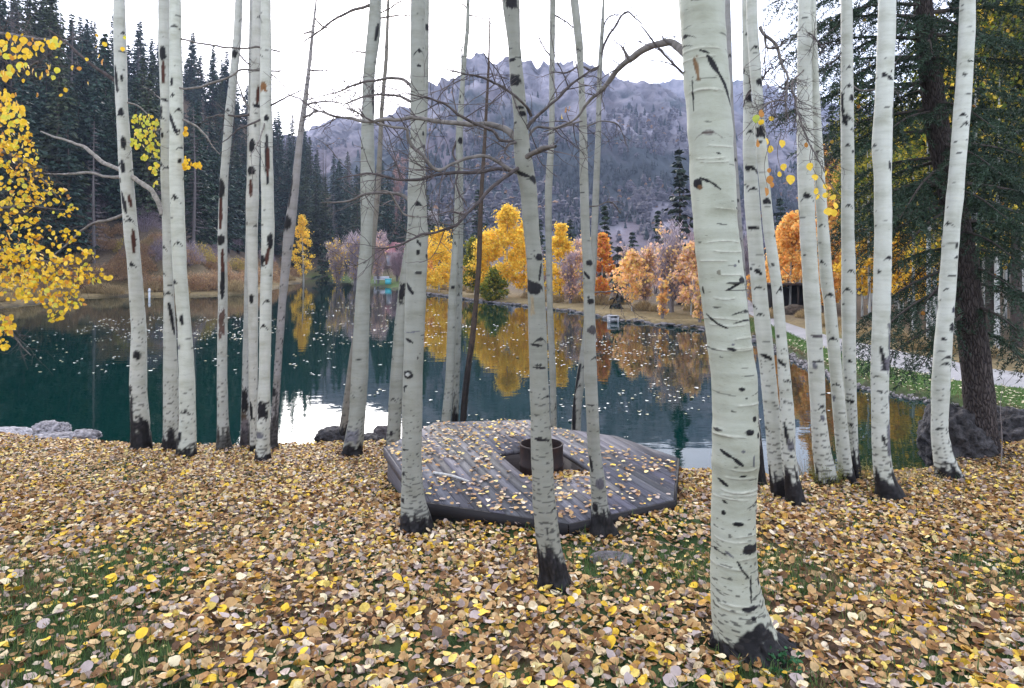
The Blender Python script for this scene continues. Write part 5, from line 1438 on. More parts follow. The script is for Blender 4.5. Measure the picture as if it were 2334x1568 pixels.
def conifer_parts(seed, h, spread, base_frac=0.06, dense=1.0, green=(0.034, 0.055, 0.036), dead=False):
    rng = np.random.default_rng(seed)
    tb, cb = Bag(), Bag()
    sp = np.array([[0, 0, -0.6, h * 0.014], [rng.normal(0, .03) * h * .3, 0, h * 0.5, h * 0.008], [0, 0, h, 0.01]])
    sp = smooth_path(sp, h / 14)
    V, F = tube(sp[:, :3], sp[:, 3], 6)
    tb.add(V, F, np.array([0.13, 0.115, 0.115]) if dead else np.array([0.075, 0.06, 0.055]))
    nw = int(h / 0.42)
    for z in np.linspace(h * base_frac, h * 0.975, nw):
        t = z / h
        L0 = spread * (1 - t) ** 0.85 * (0.6 + 0.4 * min(1, t * 6)) + 0.10
        nb = max(5, int(round((6 + 6 * (1 - t)) * dense)))
        for q in range(nb):
            if rng.random() < (0.12 if not dead else 0.3):
                continue
            a = rng.uniform(0, 6.283)
            L = L0 * rng.uniform(0.55, 1.22)
            slope = 0.25 * t - 0.32 + rng.normal(0, 0.08)
            m = max(2, int(L / 0.26))
            s = (np.arange(m) + rng.random(m) * 0.8 + 0.25) / m
            r = s * L
            zz = z + r * slope + 0.12 * r * r / max(L, 0.2)
            c = np.stack([r * math.cos(a), r * math.sin(a), zz], 1)
            dirv = np.array([math.cos(a), math.sin(a), slope])
            side = np.array([-math.sin(a), math.cos(a), 0])
            if dead:
                k = rng.integers(1, 3)
                for _ in range(k):
                    d = dirv[None] * rng.uniform(0.2, 0.6, (m, 1)) + side[None] * rng.normal(0, 0.35, (m, 1)) + np.array([0, 0, 1]) * rng.normal(-0.05, 0.15, (m, 1))
                    quads_into(cb, c, d * 0.45, side[None] * 0.012 + np.array([[0, 0, 0.016]]), np.array([[0.17, 0.14, 0.145]]) * rng.uniform(0.6, 1.3, (m, 1)))
                continue
            shade = rng.uniform(0.55, 1.35)
            for lay in range(3):
                cc = c + rng.normal(0, 0.05, (m, 3)) + side[None] * rng.normal(0, 0.20, (m, 1)) * (1 - 0.5 * s[:, None]) * min(1, L)
                d = dirv[None] * rng.uniform(0.5, 1.0, (m, 1)) + side[None] * rng.normal(0, 0.7, (m, 1)) + np.array([[0, 0, -0.30]]) * rng.uniform(0, 1.6, (m, 1))
                d /= np.linalg.norm(d, axis=1)[:, None]
                w = np.cross(d, unit(rng, m))
                w /= np.linalg.norm(w, axis=1)[:, None] + 1e-6
                sz = rng.uniform(0.14, 0.31, (m, 1))
                quads_into(cb, cc, d * sz, w * sz * 0.46, np.array(green)[None] * shade * rng.uniform(0.7, 1.4, (m, 1)) * np.array([1, 1, rng.uniform(0.85, 1.25)]))
    n = 14
    quads_into(cb, np.c_[np.zeros((n, 2)), np.linspace(h * 0.94, h * 1.0, n)], unit(rng, n) * 0.09 + np.array([[0, 0, 0.10]]), unit(rng, n) * 0.025, (np.array([[0.17, 0.14, 0.145]]) if dead else np.array(green)[None]) * np.ones((n, 1)))
    return tb.mesh('trunk', M_TWIG, True), cb.mesh('crown', M_TWIG if dead else M_NEEDLE)

GREENS = [(0.032, 0.060, 0.036), (0.027, 0.053, 0.038), (0.048, 0.066, 0.034), (0.026, 0.050, 0.034), (0.042, 0.068, 0.052)]
CONIFERS = [conifer_parts(200 + q, h, s, 0.05, 1.0, GREENS[q % 5]) for q, (h, s) in enumerate([(15, 2.5), (13, 2.6), (17, 2.7), (11, 2.3), (14, 2.1), (9, 2.1), (16, 3.0)])]
DEADC = [conifer_parts(240 + q, h, s, 0.1, 0.9, dead=True) for q, (h, s) in enumerate([(13, 1.3), (11, 1.1), (15, 1.4)])]

def plant_tree(name, parts, x, y, z, label, cat, group, rz=0.0, scale=1.0, names=('trunk', 'crown')):
    root = thing(name, (x, y, z), label, cat, group, rz)
    root.scale = (scale,) * 3 if not hasattr(scale, '__len__') else scale
    for nm, me in zip(names, parts):
        obj(nm, me, root)
    return root

def px_of(x, y):
    return CX + FP * x / y

def hillside():
    rng = np.random.default_rng(61)
    pts = []
    tries = 0
    while len(pts) < 370 and tries < 60000:
        tries += 1
        px = rng.uniform(-260, 1060)
        Y = rng.uniform(46, 185)
        x = (px - CX) / FP * Y
        d = float(pond_dist(np.array([x]), np.array([Y]))[0])
        lo = 6.5 if px < 330 else 9 if px < 650 else 6
        if d < lo or d > 64 + 16 * (px > 600):
            continue
        if 330 < px < 640 and d < 14 and rng.random() < 0.6:
            continue
        if px > 880 and rng.random() < 0.45:
            continue
        if any((x - a) ** 2 + (Y - b) ** 2 < (1.45 + 0.008 * Y) ** 2 for a, b, _ in pts):
            continue
        pts.append((x, Y, d))
    ng = 0
    for x, y, d in pts:
        z = ground_z(x, y)
        px = px_of(x, y)
        dead = rng.random() < (0.2 if px < 640 else 0.28)
        k = 0.8 + 0.35 * rng.random()
        if px > 640:
            k *= np.interp(px, [640, 760, 860, 960, 1060], [0.9, 0.95, 0.92, 0.75, 0.62])
        if dead:
            plant_tree('dead_conifer', DEADC[int(rng.integers(0, len(DEADC)))], x, y, z, 'grey needleless dead conifer standing among the dark conifers of the left hillside', 'dead tree', 'dead conifers on the left hillside', rng.uniform(0, 6.28), k)
        else:
            ng += 1
            if ng > 298:
                continue
            where = 'behind the hanging yellow leaves' if px < 260 else 'behind the left shore trunks' if px < 645 else 'above the head of the pond' if px < 830 else 'behind the far yellow aspens'
            tier = 'in the front row' if d < 22 else 'halfway up the hillside wood' if d < 45 else 'at the top of the hillside wood'
            plant_tree('conifer', CONIFERS[int(rng.integers(0, len(CONIFERS)))], x, y, z, 'dark green conifer ' + tier + ', ' + where, 'conifer', 'conifers ' + tier + ' ' + where, rng.uniform(0, 6.28), (k * rng.uniform(0.85, 1.15), k * rng.uniform(0.85, 1.15), k))
hillside()

# ------------------------------------------------------------------ distant aspens and bare trees
def crown_leaves(bag, rng, ctr, n, size, pal, flat=0.8):
    c = ctr[rng.integers(0, len(ctr), n)]
    p = c[:, :3] + rng.normal(0, 1, (n, 3)) * c[:, 3:4] * np.array([1, 1, 0.8])
    u = unit(rng, n)
    w = np.cross(u, unit(rng, n))
    w /= np.linalg.norm(w, axis=1)[:, None] + 1e-6
    s = size * rng.uniform(0.6, 1.3, (n, 1))
    col = pal[rng.integers(0, len(pal), n)] * rng.uniform(0.7, 1.25, (n, 1))
    quads_into(bag, p, u * s, w * s * 0.75, col)

def aspen_parts(seed, h, w, cb, pal, n, size, trunk_r=None, sparse=False, bark=(0.42, 0.42, 0.40), pointed=1.0, limbs=9):
    rng = np.random.default_rng(seed)
    tb, fb = Bag(), Bag()
    r0 = trunk_r or h * 0.011
    lean = rng.normal(0, 0.02) * h
    sp = smooth_path(np.array([[0, 0, -0.4, r0 * 1.2], [lean * 0.4, 0, h * 0.4, r0 * 0.85], [lean, 0, h * 0.97, r0 * 0.15]]), h / 22)
    V, F = tube(sp[:, :3], sp[:, 3], 8)
    cc = np.array(bark)[None] * (0.75 + 0.5 * rng.random((len(V), 1)))
    cc[rng.random(len(V)) < 0.07] = 0.03
    tb.add(V, F, cc)
    for q in range(limbs):
        k = int(rng.uniform(cb * 0.9, 0.9) * len(sp))
        a = rng.uniform(0, 6.283)
        L = w * 0.5 * rng.uniform(0.5, 1.0)
        d = np.array([math.cos(a), math.sin(a), rng.uniform(0.5, 1.1)])
        p = sp[k, :3]
        V, F = tube(np.array([p, p + d * L * 0.5, p + d * L + np.array([0, 0, 0.15 * L])]), [sp[k, 3] * 0.45, sp[k, 3] * 0.3, 0.006], 4)
        tb.add(V, F, np.array(bark) * 0.6)
    m = 90
    t = rng.random(m) ** 0.9
    zz = h * (cb + (1 - cb) * t)
    prof = np.sin(np.pi * np.clip(0.12 + 0.88 * t, 0, 1) ** (0.75 / pointed)) ** 0.8
    rr = w * 0.5 * prof * np.sqrt(rng.random(m)) * rng.uniform(0.8, 1.25, m)
    a = rng.uniform(0, 6.283, m)
    ctr = np.stack([rr * np.cos(a) + lean * t, rr * np.sin(a), zz, w * rng.uniform(0.035, 0.10, m)], 1)
    for _ in range(5):
        hz_, ha = h * rng.uniform(cb + 0.1, 0.95), rng.uniform(0, 6.283)
        hc = np.array([0.42 * w * math.cos(ha), 0.42 * w * math.sin(ha), hz_])
        ctr = ctr[np.linalg.norm(ctr[:, :3] - hc, axis=1) > 0.24 * w]
    crown_leaves(fb, rng, ctr, n, size, pal)
    return tb.mesh('trunk', M_TWIG, True), fb.mesh('crown', M_FOLIAGE)

def bare_parts(seed, h, w, colr=(0.40, 0.32, 0.36), n=3000, leaf=None, nleaf=0, lsize=0.1, fork=4, thick=1.0):
    rng = np.random.default_rng(seed)
    tb, fb = Bag(), Bag()
    tips = []
    for f in range(fork):
        a = f / fork * 6.283 + rng.uniform(-0.5, 0.5)
        sp_ = w * 0.28 * rng.uniform(0.5, 1.2)
        pts = np.array([[0.05 * math.cos(a), 0.05 * math.sin(a), -0.3, h * 0.013 * thick], [0.25 * sp_ * math.cos(a), 0.25 * sp_ * math.sin(a), h * 0.3, h * 0.010 * thick], [sp_ * math.cos(a), sp_ * math.sin(a), h * rng.uniform(0.75, 0.98), 0.012]])
        pts = smooth_path(pts, h / 14)
        V, F = tube(pts[:, :3], pts[:, 3], 5)
        tb.add(V, F, np.array([0.20, 0.18, 0.185]) * rng.uniform(0.8, 1.2))
        for q in range(16):
            k = int(rng.uniform(0.25, 0.98) * (len(pts) - 1))
            p = pts[k, :3]
            b = rng.uniform(0, 6.283)
            L = w * 0.33 * rng.uniform(0.4, 1.0)
            d = np.array([math.cos(b), math.sin(b), rng.uniform(0.7, 1.8)])
            d /= np.linalg.norm(d)
            V, F = tube(np.array([p, p + d * L * 0.6, p + d * L + np.array([0, 0, 0.1 * L])]), [pts[k, 3] * 0.5, 0.012, 0.005], 3)
            tb.add(V, F, np.array(colr) * rng.uniform(0.8, 1.3))
            for s in np.linspace(0.2, 1, 8):
                tips.append(p + d * L * s)
    tips = np.array(tips)
    c = tips[rng.integers(0, len(tips), n)] + rng.normal(0, 0.05 * w, (n, 3))
    d = unit(rng, n) * 0.55 + np.array([0, 0, 0.75])
    d /= np.linalg.norm(d, axis=1)[:, None]
    wv = np.cross(d, unit(rng, n))
    wv /= np.linalg.norm(wv, axis=1)[:, None] + 1e-6
    L = rng.uniform(0.15, 0.42, (n, 1)) * min(1.5, h / 5)
    quads_into(fb, c, d * L, wv * 0.016 * min(1.6, h / 5), np.array(colr)[None] * rng.uniform(0.65, 1.4, (n, 1)))
    if nleaf:
        ctr = np.c_[tips[rng.integers(0, len(tips), 60)], np.full(60, 0.07 * w)]
        crown_leaves(fb, rng, ctr, nleaf, lsize, leaf)
    return tb.mesh('trunk', M_TWIG, True), fb.mesh('crown', M_FOLIAGE)

PY = np.array([[0.93, 0.62, 0.07], [0.93, 0.69, 0.11], [0.90, 0.56, 0.06], [0.84, 0.62, 0.09]])
PO = np.array([[0.92, 0.51, 0.13], [0.92, 0.60, 0.18], [0.90, 0.45, 0.14], [0.90, 0.63, 0.24]])
PR = np.array([[0.72, 0.24, 0.09], [0.78, 0.34, 0.09], [0.82, 0.48, 0.08]])
PG = np.array([[0.24, 0.23, 0.03], [0.15, 0.19, 0.03], [0.38, 0.31, 0.035], [0.10, 0.14, 0.03]])
PP = np.array([[0.88, 0.58, 0.32], [0.82, 0.50, 0.36], [0.74, 0.56, 0.46], [0.92, 0.64, 0.24]])
PK = np.array([[0.92, 0.62, 0.22], [0.90, 0.55, 0.26], [0.92, 0.68, 0.24], [0.84, 0.54, 0.34]])

def far_bank(px, top, Yb, kind, wpx, label, seed, cat='aspen tree', group=None, **kw):
    x = (px - CX) / FP * Yb
    z = ground_z(x, Yb)
    h = CZ - (top - HR) / FP * Yb - z
    w = wpx / FP * Yb
    if kind == 'bare':
        parts = bare_parts(seed, h, w, **kw)
    elif kind == 'con':
        parts = conifer_parts(seed, h, w / 2, **kw)
    else:
        pal = {'k': PK, 'y': PY, 'o': PO, 'r': PR, 'g': PG, 'p': PP}[kind]
        n = int(1.35 * kw.pop('n', int(2200 + 60 * w * h)))
        parts = aspen_parts(seed, h, w, kw.pop('cb', 0.12), pal, n, kw.pop('size', 0.10), **kw)
    nm = {'bare': 'bare_tree', 'con': 'conifer'}.get(kind, 'autumn_aspen')
    return plant_tree(nm, parts, x, Yb, z, label, cat, group)

far_bank(1155, 473, 52, 'y', 92, 'tallest bright yellow aspen on the far bank, mirrored in the pond', 301, n=6500, cb=0.2)
far_bank(1195, 510, 54, 'y', 70, 'yellow aspen just right of the tallest yellow one across the pond', 302, n=3500)
far_bank(1112, 535, 54, 'y', 84, 'yellow aspen left of the tallest yellow one, behind the dead conifer trunk', 303, n=3500)
far_bank(1082, 545, 56, 'g', 60, 'green and yellow aspen between two yellow clumps across the pond', 304, n=3200)
far_bank(1000, 528, 62, 'y', 92, 'broad golden aspen clump right behind the stout deck corner trunk', 305, n=5500)
far_bank(972, 545, 66, 'o', 50, 'golden orange aspen at the left end of the yellow row', 306)
far_bank(1125, 620, 49, 'g', 60, 'low yellow green bush aspen at the foot of the tallest yellow one', 307, cb=0.03)
far_bank(1275, 515, 47, 'y', 62, 'golden aspen with pointed top between the slim aspens across the pond', 308, n=3600)
far_bank(1338, 530, 46, 'p', 40, 'narrow peach coloured aspen left of the red topped one', 309, n=1600)
far_bank(1372, 535, 44, 'r', 52, 'red topped orange aspen across the pond, right of the round knotted trunk', 310, n=2600)
far_bank(1378, 470, 56, 'con', 56, 'narrow dark conifer rising behind the red topped aspen', 311, 'conifer')
far_bank(1300, 560, 45, 'bare', 78, 'misty mauve leafless tree in front of the golden pointed aspen', 312, 'bare tree', leaf=PP, nleaf=700, colr=(0.41, 0.32, 0.36))
far_bank(1335, 590, 43, 'bare', 50, 'small mauve leafless tree right of the misty one', 313, 'bare tree', leaf=PY, nleaf=300, colr=(0.38, 0.31, 0.35))
far_bank(1408, 565, 40, 'con', 44, 'thin grey green conifer right of the red topped aspen', 314, 'conifer', green=(0.07, 0.08, 0.07), dense=0.7)
far_bank(1440, 575, 38, 'k', 76, 'sparse golden aspen with a pale trunk above the outlet box', 315, n=1300, cb=0.2, sparse=True)
far_bank(1470, 560, 40, 'bare', 86, 'peach tinted half bare tree left of the forked grey cottonwood', 316, 'bare tree', leaf=PP, nleaf=1500, colr=(0.45, 0.35, 0.35))
far_bank(1530, 515, 37, 'bare', 130, 'large forked grey cottonwood with thick dark limbs, leafless', 317, 'bare tree', leaf=PP, nleaf=1300, thick=1.8, n=3400, colr=(0.36, 0.31, 0.36))
far_bank(1575, 560, 35, 'p', 80, 'peach and orange aspen just left of the massive foreground trunk', 318, n=1800, cb=0.2)
far_bank(1600, 520, 42, 'bare', 90, 'pinkish leafless tree half hidden by the massive foreground trunk', 319, 'bare tree', leaf=PP, nleaf=700, colr=(0.45, 0.35, 0.38))
far_bank(1510, 630, 33, 'bare', 44, 'low thin sapling with a few orange leaves beneath the forked grey cottonwood', 320, 'bare tree', leaf=PO, nleaf=500, n=1500)
far_bank(1595, 620, 31, 'bare', 50, 'low sapling with orange brown leaves against the left edge of the massive trunk', 321, 'bare tree', leaf=PK, nleaf=600, n=1500)
far_bank(1548, 338, 42, 'con', 92, 'tall dark spruce beyond the pond, against the left edge of the massive trunk', 322, 'conifer', green=(0.03, 0.045, 0.035))
far_bank(1500, 480, 66, 'con', 60, 'shorter dark spruce left of the tall one beyond the pond', 323, 'conifer')
far_bank(692, 492, 96, 'y', 46, 'golden aspen standing at the head of the pond, by the leaning grey tree', 324, n=3000)
far_bank(770, 545, 84, 'bare', 70, 'mauve leafless tree on the far grassy bank, left of the tall pale aspen', 325, 'bare tree', leaf=PY, nleaf=900, colr=(0.41, 0.34, 0.36))
far_bank(810, 525, 82, 'bare', 80, 'mauve leafless tree flecked with yellow, hidden partly by the tall pale aspen', 326, 'bare tree', leaf=PY, nleaf=600, colr=(0.41, 0.34, 0.38))
far_bank(862, 530, 84, 'bare', 70, 'pinkish leafless tree beside the red roofed cabin', 327, 'bare tree', leaf=PP, nleaf=700, colr=(0.46, 0.36, 0.39))
far_bank(905, 560, 86, 'bare', 60, 'grey pink leafless tree in front of the red roofed cabin', 328, 'bare tree', colr=(0.41, 0.31, 0.35))
far_bank(735, 560, 92, 'con', 44, 'small dark spruce at the head of the pond right of the golden aspen', 329, 'conifer')
far_bank(908, 335, 125, 'bare', 44, 'rusty leafless tree high among the far conifers', 330, 'bare tree', colr=(0.33, 0.21, 0.20), n=2000)
far_bank(988, 455, 88, 'bare', 56, 'pale bare white stemmed trees above the golden clump', 331, 'bare tree', colr=(0.42, 0.40, 0.41))
far_bank(1040, 470, 82, 'con', 60, 'dark conifer between the two slim stems behind the deck', 332, 'conifer')
far_bank(1090, 430, 90, 'con', 70, 'dark conifer behind the dead brown conifer trunk', 333, 'conifer')
far_bank(1230, 500, 74, 'con', 60, 'dark conifer behind the yellow aspens, right of the burled trunk', 334, 'conifer')
far_bank(1300, 500, 80, 'con', 60, 'dark conifer behind the golden pointed aspen', 335, 'conifer')
far_bank(1440, 530, 76, 'con', 50, 'small dark conifer beyond the sparse golden aspen', 336, 'conifer')
far_bank(1620, 560, 50, 'con', 70, 'dark spruce hidden behind the massive foreground trunk', 337, 'conifer')
# right of the massive trunk
far_bank(1800, 490, 38, 'o', 96, 'glowing orange aspen with a white trunk beside the gravel road', 341, n=4200, cb=0.25, size=0.10)
far_bank(1775, 560, 42, 'o', 70, 'smaller orange aspen left of the glowing one', 342, n=2600, size=0.10)
far_bank(1905, 370, 46, 'o', 80, 'tall orange aspen behind the pair of leaning white trunks', 343, n=3600, size=0.11)
far_bank(1868, 335, 35, 'o', 84, 'tall slim orange aspen behind the two white aspens that touch', 351, n=3600, size=0.10, cb=0.3)
far_bank(1890, 520, 34, 'o', 80, 'orange yellow aspen behind the leaning white trunk', 344, n=3200, size=0.10)
far_bank(1965, 520, 32, 'y', 90, 'yellow aspen between the cracked foot trunk and the lone clean one', 345, n=3000, size=0.09, cb=0.3)
far_bank(2050, 500, 29, 'y', 96, 'golden aspen seen low between the lone clean trunk and the fir', 352, n=2400, size=0.085, cb=0.25)
far_bank(2120, 540, 27, 'y', 86, 'golden green aspen just left of the fir trunk beyond the road', 353, n=2000, size=0.085, cb=0.3)
far_bank(1778, 450, 60, 'con', 90, 'bluish spruce behind the twin aspens', 346, 'conifer', green=(0.035, 0.06, 0.05))
far_bank(1700, 540, 62, 'bare', 90, 'mauve leafless trees seen right of the massive trunk', 347, 'bare tree', colr=(0.3, 0.25, 0.27))
far_bank(1740, 640, 44, 'con', 60, 'short dark spruce behind the twin aspens', 348, 'conifer')
far_bank(1835, 600, 46, 'con', 70, 'dark spruce in the shade behind the glowing orange aspen', 349, 'conifer')
far_bank(1880, 470, 52, 'con', 90, 'dark spruce behind the tall orange aspen', 350, 'conifer')

for q, (px, top, Yb, w, lf) in enumerate([(940, 560, 84, 60, PP), (1020, 560, 74, 70, PY), (1060, 590, 66, 60, PY), (1215, 560, 62, 70, PP), (1250, 600, 50, 50, PY), (1310, 540, 60, 70, PP), (1355, 570, 56, 60, PP), (1400, 600, 50, 60, PP), (1430, 560, 58, 70, PP), (1495, 560, 52, 80, PO), (1560, 530, 50, 80, PP), (1620, 560, 46, 80, PO), (1660, 590, 42, 60, PP), (1720, 600, 40, 60, PO)]):
    far_bank(px, top, Yb, 'bare', w, 'leafless mauve tree of the back row behind the autumn trees on the far bank', 360 + q, 'bare tree', 'leafless back row trees on the far bank', leaf=lf, nleaf=500, colr=(0.42, 0.34, 0.37), n=2200)

def grove():
    """the tall thin aspen grove beyond the road on the right"""
    rng = np.random.default_rng(81)
    var = [aspen_parts(400 + q, h, w, cbf, pal, 1700, 0.075, 0.075, bark=(0.46, 0.46, 0.45), limbs=6) for q, (h, w, cbf, pal) in enumerate([(9.5, 2.6, 0.42, PG), (10.5, 2.4, 0.40, PG), (8.5, 2.6, 0.35, np.concatenate([PG, PY[:2] * 0.8])), (11, 2.6, 0.45, PG), (9, 2.4, 0.28, np.concatenate([PG, PG, PY]))])]
    pts = []
    tries = 0
    while len(pts) < 88 and tries < 6000:
        tries += 1
        Y = rng.uniform(18.5, 46)
        px = rng.uniform(1920, 2560)
        x = (px - CX) / FP * Y
        if x < np.interp(Y, [14, 18, 24, 30, 46], [16.5, 14.0, 13.2, 13.6, 18]) or any((x - a) ** 2 + (Y - b) ** 2 < 0.55 ** 2 for a, b in pts):
            continue
        pts.append((x, Y))
    for x, y in pts:
        k = rng.uniform(0.8, 1.15)
        plant_tree('grove_aspen', var[int(rng.integers(0, 5))], x, y, ground_z(x, y), 'thin pale aspen with yellow green leaves in the grove beyond the road', 'aspen tree', 'aspens of the grove beyond the road', rng.uniform(0, 6.28), (k * 0.9, k * 0.9, k))
    tall = [conifer_parts(260 + q, h, 2.4, 0.36, 1.0, (0.03, 0.052, 0.032)) for q, h in enumerate((14, 15.5, 13))]
    for q, (px, Y) in enumerate([(2215, 22), (2262, 23), (2318, 21), (2385, 21), (2450, 20)]):
        x = (px - CX) / FP * Y
        plant_tree('conifer', tall[q % 3], x, Y, ground_z(x, Y), 'tall dark conifer with a bare lower trunk among the grove aspens', 'conifer', 'tall conifers among the grove aspens', rng.uniform(0, 6.28), rng.uniform(0.9, 1.1))
    for q in range(16):
        Y = rng.uniform(44, 66)
        px = 1900 + 44 * q + rng.uniform(-15, 15)
        x = (px - CX) / FP * Y
        plant_tree('conifer', CONIFERS[int(rng.integers(0, len(CONIFERS)))], x, Y, ground_z(x, Y), 'dark conifer standing behind the aspen grove on the right', 'conifer', 'conifers behind the aspen grove', rng.uniform(0, 6.28), 0.95)
grove()

# ------------------------------------------------------------------ shrubs of the left and far shore
def shrub_parts(seed, h, w, colr, leaf=None, nleaf=0, n=1400, lsize=0.06):
    rng = np.random.default_rng(seed)
    fb, tb = Bag(), Bag()
    m = 26
    a = rng.uniform(0, 6.283, m)
    for q in range(m):
        L = h * rng.uniform(0.6, 1.05)
        o = w * 0.42 * math.sqrt(rng.random())
        p = np.array([0.25 * o * math.cos(a[q]), 0.25 * o * math.sin(a[q]), -0.1])
        e = np.array([o * math.cos(a[q]), o * math.sin(a[q]), L])
        V, F = tube(np.array([p, p * 0.5 + e * 0.5 + np.array([0, 0, 0.1 * L]), e]), [0.02, 0.014, 0.004], 4)
        tb.add(V, F, np.array(colr) * rng.uniform(0.5, 0.9))
    th, u = rng.uniform(0, 6.283, n), rng.random(n)
    r = w * 0.5 * np.sqrt(rng.random(n))
    z = h * np.sqrt(np.clip(1 - (r / (w * 0.5)) ** 2, 0.05, 1)) * (0.25 + 0.75 * u) * rng.uniform(0.85, 1.1, n)
    c = np.stack([r * np.cos(th), r * np.sin(th), z], 1)
    d = unit(rng, n) * 0.5 + np.stack([np.cos(th) * 0.4, np.sin(th) * 0.4, np.full(n, 0.8)], 1)
    d /= np.linalg.norm(d, axis=1)[:, None]
    wv = np.cross(d, unit(rng, n))
    wv /= np.linalg.norm(wv, axis=1)[:, None] + 1e-6
    quads_into(fb, c, d * rng.uniform(0.10, 0.30, (n, 1)), wv * 0.012, np.array(colr)[None] * rng.uniform(0.6, 1.5, (n, 1)))
    if nleaf:
        k = rng.integers(0, n, nleaf)
        uu = unit(rng, nleaf)
        ww = np.cross(uu, unit(rng, nleaf))
        s = lsize * rng.uniform(0.6, 1.3, (nleaf, 1))
        quads_into(fb, c[k] + rng.normal(0, 0.06, (nleaf, 3)), uu * s, ww * s, leaf[rng.integers(0, len(leaf), nleaf)] * rng.uniform(0.7, 1.25, (nleaf, 1)))
    return tb.mesh('stems', M_TWIG), fb.mesh('twigs_and_leaves', M_FOLIAGE)

PT = np.array([[0.42, 0.26, 0.13], [0.36, 0.20, 0.11], [0.50, 0.34, 0.17]])
PLY = np.array([[0.50, 0.40, 0.08], [0.40, 0.34, 0.08], [0.55, 0.38, 0.08]])
def shrubs():
    rng = np.random.default_rng(91)
    V = {'mauve': [shrub_parts(500 + q, 3.2, 4.0, (0.27, 0.22, 0.26), n=2600) for q in range(2)],
         'tan': [shrub_parts(510 + q, 1.7, 2.8, (0.34, 0.23, 0.15), PT, 900, 1300) for q in range(3)],
         'yellow': [shrub_parts(520 + q, 2.2, 3.0, (0.28, 0.22, 0.12), PLY, 1200, 900) for q in range(2)],
         'grass': [shrub_parts(530 + q, 0.8, 1.8, (0.38, 0.29, 0.16), n=1300) for q in range(3)]}
    def put(kind, px, dsh, k, label, group=None):
        Ys = np.arange(30, 160, 0.5)
        xs = (px - CX) / FP * Ys
        dd = pond_dist(xs, Ys)
        i = int(np.argmax(dd > 0))
        j = i + int(np.argmin(np.abs(dd[i:i + 120] - dsh)))
        x, y = xs[j], Ys[j]
        plant_tree('shrub', V[kind][int(rng.integers(0, len(V[kind])))], x, y, ground_z(x, y), label, 'shrub', group, rng.uniform(0, 6.28), k, ('stems', 'twigs_and_leaves'))
    put('mauve', 455, 12, 1.35, 'large mauve leafless thicket above the left shore between the pale trunks')
    put('mauve', 505, 13, 1.2, 'mauve leafless thicket right of the larger one above the left shore')
    put('mauve', 350, 13, 1.25, 'mauve leafless thicket behind the black scarred aspen')
    put('mauve', 210, 14, 1.1, 'mauve leafless thicket behind the hanging yellow leaves')
    put('mauve', 120, 12, 1.2, 'mauve leafless thicket at the left edge of the far shore')
    put('yellow', 455, 7, 1.0, 'yellow green shrub on the left shore beside the straight pale aspen')
    put('yellow', 540, 6, 0.8, 'yellow shrub on the left shore between the thin trunks')
    put('yellow', 290, 8, 0.8, 'yellow shrub behind the leftmost shore trunk')
    for q in range(22):
        put('mauve', rng.uniform(60, 640), rng.uniform(6, 13), rng.uniform(0.55, 0.95), 'grey mauve leafless thicket on the slope above the left shore', 'mauve thickets above the left shore')
    for px, d, k in [(430, 3, 1.0), (470, 2.5, 1.1), (505, 3.5, 1.15), (540, 2.5, 1.1), (575, 3, 1.2), (610, 2.5, 1.1), (640, 3, 1.1), (390, 4, .9), (350, 3, .9), (560, 5.5, 1.2), (490, 6, 1.1), (610, 6, 1.2), (320, 6, 1.0), (240, 5, 1.0), (665, 3, 1.1), (420, 7, 1.0)]:
        put('tan', px, d, k, 'tan brown brushy shrub along the left shore of the pond', 'tan shrubs on the left shore')
    for q in range(26):
        put('tan', rng.uniform(40, 420), rng.uniform(3, 11), rng.uniform(0.6, 1.0), 'small brown brushy shrub on the slope above the left shore', 'brown shrubs above the left shore')
    for q in range(40):
        put('grass', rng.uniform(-60, 700), rng.uniform(0.6, 9), rng.uniform(0.8, 1.3), 'clump of dry straw coloured grass on the left shore', 'dry grass clumps on the left shore')
    for q in range(30):
        put('grass', rng.uniform(960, 1760), rng.uniform(2.5, 6), rng.uniform(0.5, 0.8), 'low clump of dry grass along the far bank under the autumn trees', 'dry grass clumps on the far bank')
    for q in range(14):
        Y = rng.uniform(16.5, 34)
        x = np.interp(Y, [15, 18, 22, 27, 31, 36], [16, 13.2, 12.7, 12.9, 13.4, 14.5]) + rng.uniform(0.1, 1.0)
        plant_tree('shrub', V['grass'][q % 3], x, Y, ground_z(x, Y), 'clump of tan grass beyond the gravel road at the grove edge', 'shrub', 'tan grass clumps beyond the road', 0, 0.5, ('stems', 'twigs_and_leaves'))
shrubs()

